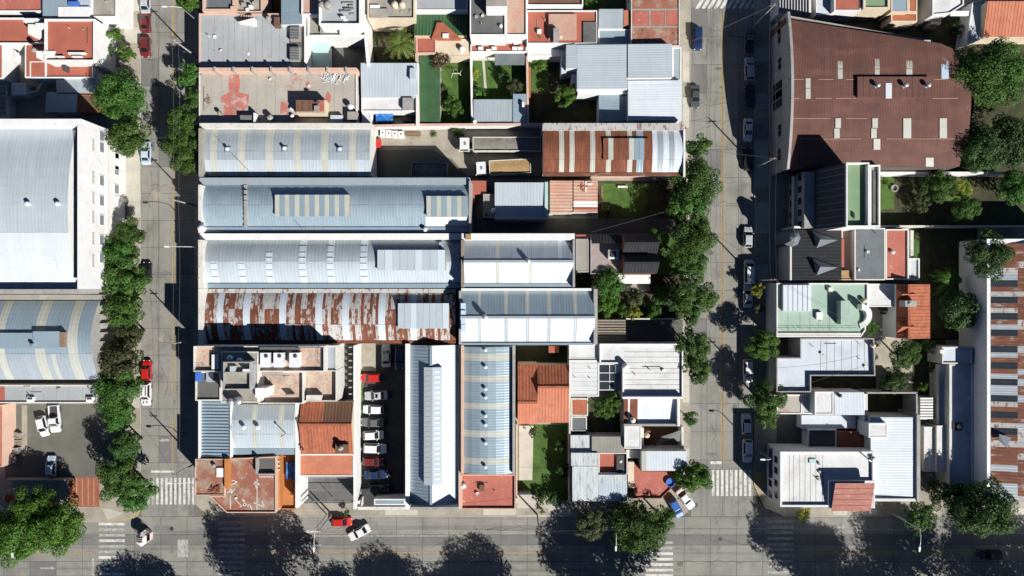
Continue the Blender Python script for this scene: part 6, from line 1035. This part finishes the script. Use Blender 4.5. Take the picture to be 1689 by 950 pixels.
def carset(kind):
    if kind in CARS: return CARS[kind]
    L, Wd, zb, zr, (br, bf), (rr, rf), hood, boot = {'hatch': (3.95, .84, .86, 1.46, (-1.86, .98), (-1.45, .30), .84, .92), 'sedan': (4.4, .86, .86, 1.42, (-1.50, .95), (-.92, .22), .82, .88), 'suv': (4.4, .90, .96, 1.66, (-2.05, 1.02), (-1.8, .42), .96, 1.0), 'van': (4.7, .92, 1.05, 1.88, (-2.28, 1.65), (-2.2, 1.0), 1.0, 1.2), 'pickup': (5.1, .92, .96, 1.70, (-.42, 1.30), (-.25, .72), 1.0, .72)}[kind]
    h2 = L / 2; p = []
    body = lbody([(-h2, Wd * .80, .42, boot - .22), (-h2 + .08, Wd * .92, .30, boot - .06), (-h2 + .35, Wd, .24, boot), (br + .1, Wd, .22, zb), (0, Wd, .22, zb), (bf - .05, Wd, .22, zb), (bf + .25, Wd * .99, .22, hood), (h2 - .4, Wd * .96, .24, hood - .10), (h2 - .1, Wd * .86, .30, hood - .20), (h2, Wd * .68, .42, hood - .34)] if kind != 'pickup' else [(-h2, Wd * .98, .42, .70), (br, Wd, .30, .72), (br + .02, Wd, .24, zb), (bf, Wd, .22, zb), (bf + .25, Wd * .99, .22, hood), (h2 - .35, Wd * .97, .24, hood - .08), (h2 - .08, Wd * .9, .30, hood - .2), (h2, Wd * .75, .42, hood - .32)])
    if kind == 'pickup': body = merge(body, prism([(-h2, -Wd), (br, -Wd), (br, -Wd + .1), (-h2, -Wd + .1)], .6, 1.08), prism([(-h2, Wd - .1), (br, Wd - .1), (br, Wd), (-h2, Wd)], .6, 1.08), prism([(-h2 - .01, -Wd + .1), (-h2 + .08, -Wd + .1), (-h2 + .08, Wd - .1), (-h2 - .01, Wd - .1)], .6, 1.07))
    p.append(('body', body, 'paint', (0, 0, 0), None))
    wb, wr = Wd * .90, Wd * .74; B = [(br, -wb, zb - .04), (bf, -wb, zb - .04), (bf, wb, zb - .04), (br, wb, zb - .04)]; T = [(rr, -wr, zr - .03), (rf, -wr, zr - .03), (rf, wr, zr - .03), (rr, wr, zr - .03)]; top = [(rr + .15, -wr * .85, zr), (rf - .12, -wr * .85, zr), (rf - .12, wr * .85, zr), (rr + .15, wr * .85, zr)]
    vs = B + T + top; fs = [(0, 1, 5, 4), (1, 2, 6, 5), (2, 3, 7, 6), (3, 0, 4, 7), (4, 5, 9, 8), (5, 6, 10, 9), (6, 7, 11, 10), (7, 4, 8, 11), (8, 9, 10, 11)]
    p.append(('cabin', (vs, fs), 'paint', (0, 0, 0), None))
    p.append(('windshield', pane([B[1], B[2], T[2], T[1]], sh=.90), 'car_glass', (0, 0, 0), None)); p.append(('rear_window', pane([B[3], B[0], T[0], T[3]], sh=.86), 'car_glass', (0, 0, 0), None))
    for s in (0, 1):
        f = [B[0], B[1], T[1], T[0]] if s == 0 else [B[2], B[3], T[3], T[2]]; p.append(('side_window', pane(f, sh=.86), 'car_glass', (0, 0, 0), None))
    wh = lathe([(.31, -.1), (.32, -.06), (.32, .06), (.31, .1)], 14); rim = lathe([(.2, -.115), (.2, .115)], 10); tw = lambda m: ([(v[0], v[2], v[1]) for v in m[0]], [f[::-1] for f in m[1]])
    for x in (-h2 * .62, h2 * .64):
        for y in (-Wd + .09, Wd - .09): p.append(('wheel', tw(wh), 'tyre', (x, y, .32), ('rim', tw(rim), 'rim')))
    for y in (-1, 1):
        lx = h2 - .10; p.append(('headlight', prism([(lx - .16, y * Wd * .58), (lx + .06, y * Wd * .50), (lx + .02, y * Wd * .74), (lx - .16, y * Wd * .80)], hood - .36, hood - .17), 'lamp_glass', (0, 0, 0), None)); p.append(('tail_light', prism([(-h2 - .015, y * Wd * .60), (-h2 + .12, y * Wd * .60), (-h2 + .12, y * Wd * .86), (-h2 - .0, y * Wd * .80)], boot - .34, boot - .14), 'tail', (0, 0, 0), None))
        p.append(('mirror', prism([(bf - .38, y * Wd), (bf - .22, y * Wd), (bf - .25, y * (Wd + .17)), (bf - .38, y * (Wd + .17))], zb, zb + .14), 'paint', (0, 0, 0), None))
    if kind == 'pickup': p.append(('cargo_bed', prism([(-h2 + .09, -Wd + .11), (br - .02, -Wd + .11), (br - .02, Wd - .11), (-h2 + .09, Wd - .11)], .70, .76), 'metal_dark', (0, 0, 0), None))
    out = [(n, raw(n, m[0], m[1], M[mt] if mt != 'paint' else M['c_white']), mt, l, (raw(sub[0], sub[1][0], sub[1][1], M[sub[2]]), sub[0]) if sub else None) for n, m, mt, l, sub in p]
    CARS[kind] = out; return out
def car(label, px, py, ang, paint, kind='hatch', z=0.02, group=None, cat='car', roof=None):
    c = P(px, py, .9); t = thing('parked_car' if kind != 'pickup' else 'pickup_truck', label, cat, (c.x, c.y, z), math.radians(ang), group); ORG[t.name] = Vector()
    for n, me, mt, l, sub in carset(kind):
        o = inst(n, me, l, t, M[paint] if mt == 'paint' else None)
        if roof and n == 'cabin': o.material_slots[0].material = M[roof]
        if sub: s = bpy.data.objects.new(sub[1], sub[0]); COL.objects.link(s); s.parent = o
    return t
GL, GP, GE = 'cars along the left street', 'cars in the parking lot', 'cars along the east kerb of the right street'
car('silver car cut by the top edge on the left street', 239, 3, 90, 'c_silver', 'sedan', group=GL); car('dark maroon car, upper of the two on the left street', 239, 34, 90, 'c_maroon', 'sedan', group=GL); car('faded maroon car beside the bright little tree', 239, 77, -90, 'c_maroon', 'hatch', group=GL)
car('silver car peeking out under the tree by the white facade', 240, 252, 90, 'c_paleblue', 'sedan', group=GL); car('dark car half under the tree at the white hall', 241, 449, 90, 'c_black', 'hatch', group=GL); car('red car partly under the olive tree', 241, 611, 90, 'c_red', 'hatch', group=GL); t = car('white car with dark roof stripes parked below the red car', 240, 650, -90, 'c_white', 'suv', group=GL)
for y in (-.38, .38): put(bpy.data.objects.new('roof_stripe', raw('roof_stripe', *prism([(-1.6, y - .1), (.2, y - .1), (.2, y + .1), (-1.6, y + .1)], 1.64, 1.675), M['metal_dark'])), t, (0, 0, 0))
for y in (-.3, .3): put(bpy.data.objects.new('hood_stripe', raw('hood_stripe', *prism([(1.25, y - .1), (1.75, y - .1), (1.75, y + .1), (1.25, y + .1)], .9, .965), M['metal_dark'])), t, (0, 0, 0))
car('white pickup truck with open dark bed in the car yard', 90, 691, -86, 'c_white', 'pickup', Z0 + .01, cat='pickup'); car('white hatchback beside the pickup in the car yard', 70, 703, -76, 'c_white', 'hatch', Z0 + .01); car('pale blue car by the low south wall of the car yard', 84, 769, 90, 'c_paleblue', 'hatch', Z0 + .01)
zl = Z0 + .015
for lb, x, y, a, p_, k in (('silver car at the back of the parking lot pointing up the lot', 637, 587, 90, 'c_silver', 'sedan'), ('dark navy car at the back right of the parking lot', 658, 590, -90, 'c_navy', 'suv'), ('red car at the top of the parked row in the lot', 609, 623, 180, 'c_red', 'hatch'), ('silver sedan with sunroof below the red car', 615, 652, 180, 'c_silver', 'sedan'), ('white compact car below the silver sedan', 614, 675, 180, 'c_white', 'hatch'), ('dark grey car in the middle of the parked row', 611, 697, 180, 'c_grey', 'sedan'), ('white car just below the dark grey car', 614, 718, 0, 'c_white', 'hatch'), ('white car above the maroon one in the parked row', 615, 740, 0, 'c_white', 'suv'), ('maroon car in shade in the parked row', 613, 761, 0, 'c_maroon', 'hatch'), ('navy blue car in shade in the parked row', 616, 782, 0, 'c_navy', 'sedan'), ('black car nearest the lot entrance canopy', 620, 804, 0, 'c_black', 'hatch')):
    t = car(lb, x + (4 if k == 'sedan' else 2.5) * (y > 600) + R.uniform(-1, 2), y + R.uniform(-.6, .6), a + R.uniform(-3, 3), p_, k, zl, GP)
for o in [o for o in bpy.data.objects if o.get('label') == 'silver sedan with sunroof below the red car']: put(bpy.data.objects.new('sunroof', raw('sunroof', *prism([(-.45, -.36), (.0, -.36), (.0, .36), (-.45, .36)], 1.40, 1.432), M['car_glass'])), o, (0, 0, 0))
car('red car parked on the bottom street below the garage court', 563, 861, 0, 'c_red', 'hatch', .02); car('white car pulling out at an angle on the bottom street', 592, 879, 208, 'c_white', 'sedan', .02)
car('blue car parked at an angle beside the red corner terrace', 1115, 838, -62, 'c_blue', 'hatch', Z0 + .01); car('white car parked at an angle beside the round bright tree', 1131, 823, -52, 'c_white', 'sedan', Z0 + .01)
car('dark navy car at the top west kerb of the right street', 1151, 63, -90, 'c_navy', 'suv'); car('dark grey-green car below the navy car on the right street', 1147, 159, -90, 'c_green', 'sedan')
for lb, x, y, a, p_, k in (('dark truck-like car near the top crossing in shade', 1238, 66, 90, 'c_grey', 'pickup'), ('pale grey van in the shade of the brown hall', 1238, 113, 90, 'c_silver', 'suv'), ('black car behind the grey van in the shade', 1240, 156, 90, 'c_black', 'sedan'), ('white sedan in the shade of the brown hall front', 1236, 214, -90, 'c_white', 'sedan'), ('black car just below the white sedan', 1236, 262, 90, 'c_black', 'sedan'), ('silver car opposite the black pyramid gables', 1235, 391, 90, 'c_silver', 'hatch'), ('white van parked above the yellow tree', 1237, 449, 90, 'c_white', 'van'), ('white car beside the small yellow tree', 1235, 488, 90, 'c_white', 'sedan'), ('white car beside the pale L-shaped roof', 1236, 612, -90, 'c_white', 'suv'), ('white car below the tree at the worn porch', 1233, 700, 90, 'c_white', 'hatch'), ('white car nearest the crossing on the right street', 1235, 744, -90, 'c_white', 'suv')): car(lb, x + R.uniform(-2, -.6), y, a + R.uniform(-1.5, 1.5), p_, k, .02, GE, cat='pickup' if k == 'pickup' else 'car')
car('black car in tree shade at the bottom right', 1633, 915, 180, 'c_black', 'suv', .02)
t = house('red_skip', 'small red skip against the end wall of the cream striped hall', 'skip', 628, 237); box('body', (621, 230, 628, 243), Z0, 1.1, M['c_red'], t); box('lid', (620.6, 229.5, 628.4, 236.4), 1.11, 1.18, M['c_red'], t); box('lid', (620.6, 236.8, 628.4, 243.5), 1.11, 1.2, M['c_red'], t)
def lorry(label, px, py, ang, L, Wd, cabm, bedm, load, cab=True, wallh=1.3):
    c = P(px, py, 1.5); name = 'dump_truck' if cab else 'truck_trailer'; t = thing(name, label, 'truck' if cab else 'trailer', (c.x, c.y, Z0 + .01), math.radians(ang)); ORG[t.name] = Vector(); w = Wd / 2; x1 = L / 2; x0 = -L / 2; cl = 2.1 if cab else 0; bx = x1 - cl - (.7 if cab else 0)
    def B(n, ax, ay, bx_, by, z0, z1, m): return put(bpy.data.objects.new(n, raw(n, *prism([(ax, ay), (bx_, ay), (bx_, by), (ax, by)], z0, z1), M[m])), t, (0, 0, 0))
    B('chassis', x0 + .1, -w * .5, x1 - .2, w * .5, .55, .85, 'metal_dark'); B('bed_floor', x0, -w, bx, w, 1.0, 1.15, bedm)
    for y in (-1, 1): B('side_wall', x0, y * w - .05, bx, y * w + .05, .95, 1.15 + wallh, bedm)
    B('tail_gate', x0 - .05, -w, x0 + .05, w, .95, 1.1 + wallh, bedm); B('head_board', bx - .05, -w, bx + .08, w, .95, 1.3 + wallh, bedm)
    if load:
        vs, fs = [], []; nx, nyy = 14, 7; q = random.Random(L)
        for i in range(nx + 1):
            for j in range(nyy + 1): vs.append((x0 + .1 + (bx - x0 - .2) * i / nx, -w + .08 + (2 * w - .16) * j / nyy, 1.15 + wallh * .72 + q.uniform(-.07, .07) + .15 * math.sin(3.14 * j / nyy)))
        for i in range(nx):
            for j in range(nyy): a = i * (nyy + 1) + j; fs.append((a, a + nyy + 1, a + nyy + 2, a + 1))
        o = put(bpy.data.objects.new('load', raw('load', vs, fs, M[load], True)), t, (0, 0, 0))
    if cab:
        cx = x1 - cl; vs = [(cx, -w * .95, .7), (x1, -w * .95, .7), (x1, w * .95, .7), (cx, w * .95, .7), (cx, -w * .95, 1.7), (x1, -w * .95, 1.6), (x1, w * .95, 1.6), (cx, w * .95, 1.7), (cx + .05, -w * .85, 2.7), (x1 - .35, -w * .85, 2.65), (x1 - .35, w * .85, 2.65), (cx + .05, w * .85, 2.7)]
        o = put(bpy.data.objects.new('cab', raw('cab', vs, [(0, 1, 5, 4), (1, 2, 6, 5), (2, 3, 7, 6), (3, 0, 4, 7), (4, 5, 9, 8), (5, 6, 10, 9), (6, 7, 11, 10), (7, 4, 8, 11), (8, 9, 10, 11)], M[cabm])), t, (0, 0, 0))
        g = put(bpy.data.objects.new('windshield', raw('windshield', *pane([vs[5], vs[6], vs[10], vs[9]]), M['car_glass'])), t, (0, 0, 0)); B('roof_hatch', cx + .6, -.3, cx + 1.0, .3, 2.66, 2.74, 'metal')
        for f in ((vs[4], vs[5], vs[9], vs[8]), (vs[6], vs[7], vs[11], vs[10])): put(bpy.data.objects.new('side_window', raw('side_window', *pane(f, sh=.75), M['car_glass'])), t, (0, 0, 0))
    wm = raw('wheel', [(v[0], v[2], v[1]) for v in lathe([(.48, -.14), (.5, -.1), (.5, .1), (.48, .14)], 14)[0]], [f[::-1] for f in lathe([(.48, -.14), (.5, -.1), (.5, .1), (.48, .14)], 14)[1]], M['tyre'])
    for x in ((x0 + 1.0, x0 + 2.2, x1 - 1.1) if cab else (x0 + 1.0, x0 + 2.2, bx - 1.2)):
        for y in (-w + .2, w - .2): inst('wheel', wm, (x, y, .5), t)
lorry('white-cabbed long truck carrying ashy grey load in the yard', 824, 239, 180, 15.4, 2.5, 'c_white', 'white_dirty', 'ash_load', True, 1.2); lorry('white-cabbed dump truck with sandy brown load', 829, 277, 183, 10.4, 2.6, 'c_white', 'white_dirty', 'sand', True, 1.2); lorry('grey loaded trailer in the shade of the truck yard', 709, 281, 179, 6.6, 2.6, 'c_grey', 'galv', 'ash_load', False, .9)
for k in range(4):
    t = house('white_tank_crate', ['first', 'second', 'third', 'last'][k] + ' of four white square containers at the yard wall, counted from the hall', 'container', 632 + k * 10, 219 + k * .8, 'white containers at the truck yard wall'); x = 627 + k * 10; box('body', (x, 214 + k * .7, x + 8.6, 225 + k * .7), Z0, 1.2, M['white'], t); mesh('lid', *lathe([(.16, 0), (.16, .08), (.1, .1)], 10, P(x + 4.2, 219 + k * .7, 1.2)), M['metal_dark'], t)
t = house('timber_pile', 'pile of brown timber beside the white containers', 'timber', 680, 221)
for k in range(6): mesh('beam', *tube([P(668 + R.uniform(-1, 3), 218 + k * 1.1, .25 + .1 * (k % 2)), P(692 + R.uniform(-2, 3), 219 + k * 1.1, .3)], .11, 5), M['wood'], t)
# ------------------------------------------------------------------ kiosk, lamps, poles, cables
t = house('street_kiosk', 'pale pink hexagonal kiosk standing in the middle of the junction', 'kiosk', 232, 890); c = P(232.5, 890, 2.4); hexa = [(c.x + 1.15 * math.cos(math.radians(60 * k + 30)), c.y + 1.35 * math.sin(math.radians(60 * k + 30))) for k in range(6)]; t.location.z = 0.01; ORG[t.name].z = .01
for k in range(6):
    a, b = Vector((*hexa[k], 0)), Vector((*hexa[(k + 1) % 6], 0)); m = (a + b) / 2; i_ = Vector((c.x, c.y, 0)); a2, b2 = a.lerp(i_, .07), b.lerp(i_, .07)
    mesh('lower_panel', *prism([a, b, b2, a2], .02, 1.0), M['kiosk_pink'], t); mesh('corner_post', *prism([a, a.lerp(b, .1), a2.lerp(b2, .1), a2], 1.0, 2.3), M['white'], t); o = mesh('roof_panel', [(*hexa[k], 2.32), (*hexa[(k + 1) % 6], 2.32), i_.lerp(b, .45) + Vector((0, 0, 2.75)), i_.lerp(a, .45) + Vector((0, 0, 2.75))], [(0, 1, 2, 3)], M['kiosk_pink'], t)
mesh('roof_hatch', *prism([(c.x - .42, c.y - .5), (c.x + .42, c.y - .5), (c.x + .42, c.y + .55), (c.x - .42, c.y + .55)], 2.6, 2.78), M['metal_dark'], t)
for k in range(3): mesh('hatch_bar', *prism([(c.x - .42, c.y - .42 + k * .36), (c.x + .42, c.y - .42 + k * .36), (c.x + .42, c.y - .36 + k * .36), (c.x - .42, c.y - .36 + k * .36)], 2.785, 2.83), M['white_dirty'], t)
def lamp(label, bx, by, hx, hy, h=8.5):
    b = P(bx, by, h); e = P(hx, hy, h + .5); t = thing('street_lamp', label, 'street lamp', (b.x, b.y, 0.05), group='street lamps'); mesh('pole', *tube([(b.x, b.y, .05), (b.x, b.y, h * .6), (b.x, b.y, h)], [.13, .10, .08], 8), M['metal'], t); d = e - b
    mesh('arm', *tube([b, b + d * .3 + Vector((0, 0, .35)), b + d * .7 + Vector((0, 0, .28)), e], .05, 6), M['metal_white'], t); d.z = 0; d.normalize(); n = Vector((-d.y, d.x, 0)) * .17
    mesh('lamp_head', *prism([e + n - d * .1, e + n * .7 + d * .75, e - n * .7 + d * .75, e - n - d * .1], e.z - .1, e.z + .08), M['metal_white'], t)
lamp('street lamp reaching over the left street in front of the white hall', 316, 407, 278, 407); lamp('street lamp at the top of the left street', 300, 13, 274, 11); lamp('street lamp over the left crossing', 320, 795, 282, 797, 8); lamp('street lamp over the bottom street above the white lane arrows', 520, 872, 518, 904, 8); lamp('street lamp on the bottom street under the peeling roof house', 1016, 878, 1016, 902, 8); lamp('street lamp on the bottom street below the dappled white roof', 1517, 872, 1517, 903, 8); lamp('street lamp in front of the white corner house', 1271, 757, 1261, 758, 7); lamp('street lamp beside the broad bright bottom-left trees', 21, 890, 20, 913, 8)
POLES = []
def pole(label, px, py, h=9.5):
    b = P(px, py, 0); t = thing('utility_pole', label, 'pole', (b.x, b.y, .05), group='utility poles'); mesh('shaft', *tube([(b.x, b.y, .05), (b.x, b.y, h)], [.17, .11], 8), M['concrete_pole'], t); mesh('cross_arm', *prism([(b.x - .7, b.y - .05), (b.x + .7, b.y - .05), (b.x + .7, b.y + .05), (b.x - .7, b.y + .05)], h - .8, h - .65), M['wood'], t); POLES.append(Vector((b.x, b.y, h)))
for q in (('utility pole at the east kerb beside the green terrace house', 1247, 276), ('utility pole at the east kerb beside the mint roof', 1247, 462), ('utility pole at the east kerb below the round green street tree', 1247, 640), ('utility pole at the top east kerb by the brown hall', 1247, 40), ('utility pole at the left street by the apartment block', 326, 762), ('utility pole at the left street by the long halls', 326, 560), ('utility pole in the left street shade by the long blue hall', 326, 340), ('utility pole at the left street by the grey flat roof', 326, 95), ('utility pole at the bottom street corner by the garage court', 548, 848), ('utility pole at the bottom street by the driveway gate', 886, 848), ('utility pole at the bottom street by the dappled white roof', 1470, 846)): pole(*q)
def cable(label, a, b, sag=.6, r=.022):
    a, b = Vector(a), Vector(b); pts = [a.lerp(b, i / 8) - Vector((0, 0, sag * 4 * (i / 8) * (1 - i / 8))) for i in range(9)]; o = mesh('overhead_cable', *tube(pts, r, 4), M['wire']); o['label'] = label; o['category'] = 'cable'; o['group'] = 'overhead cables'
off = Vector((.55, 0, -.6))
for i, j, n in ((3, 0, 'upper'), (0, 1, 'middle'), (1, 2, 'lower')):
    for k, s in (('outer', 1), ('inner', -1)): cable(f'{k} overhead cable of the {n} span along the right street', POLES[i] + Vector((.55 * s, 0, -.6)), POLES[j] + Vector((.55 * s, 0, -.6)))
for i, j, n in ((7, 6, 'upper'), (6, 5, 'middle'), (5, 4, 'lower')):
    for k, s in (('outer', 1), ('inner', -1)): cable(f'{k} overhead cable of the {n} span along the left street', POLES[i] + Vector((.55 * s, 0, -.6)), POLES[j] + Vector((.55 * s, 0, -.6)))
for i, j, n in ((8, 9, 'from the garage court to the driveway gate'), (9, 10, 'from the driveway gate to the dappled white roof')): cable(f'overhead cable along the bottom street {n}', POLES[i], POLES[j], 1.2)
for lb, a, b in (('cable crossing the right street to the rust barrel hall', POLES[0], P(1128, 240, 7)), ('cable crossing the top of the right street to the pale roofs', POLES[3], P(1120, 76, 6.5)), ('cable running diagonally over the long halls from the left street', P(352, 222, 7.5), P(505, 385, 8)), ('cable over the dark driveway to the little lawn', P(975, 383, 7.6), P(1115, 344, 6)), ('cable over the mint roof from the right street pole', POLES[1], P(1420, 540, 7)), ('cable crossing to the pale L-shaped roof', POLES[2], P(1438, 600, 6.5)), ('cable from the garage court pole across the bottom street', POLES[8], P(518, 985, 9)), ('cable from the apartment corner pole over the crossing', POLES[4], P(230, 700, 8))): cable(lb, a, b, .8)
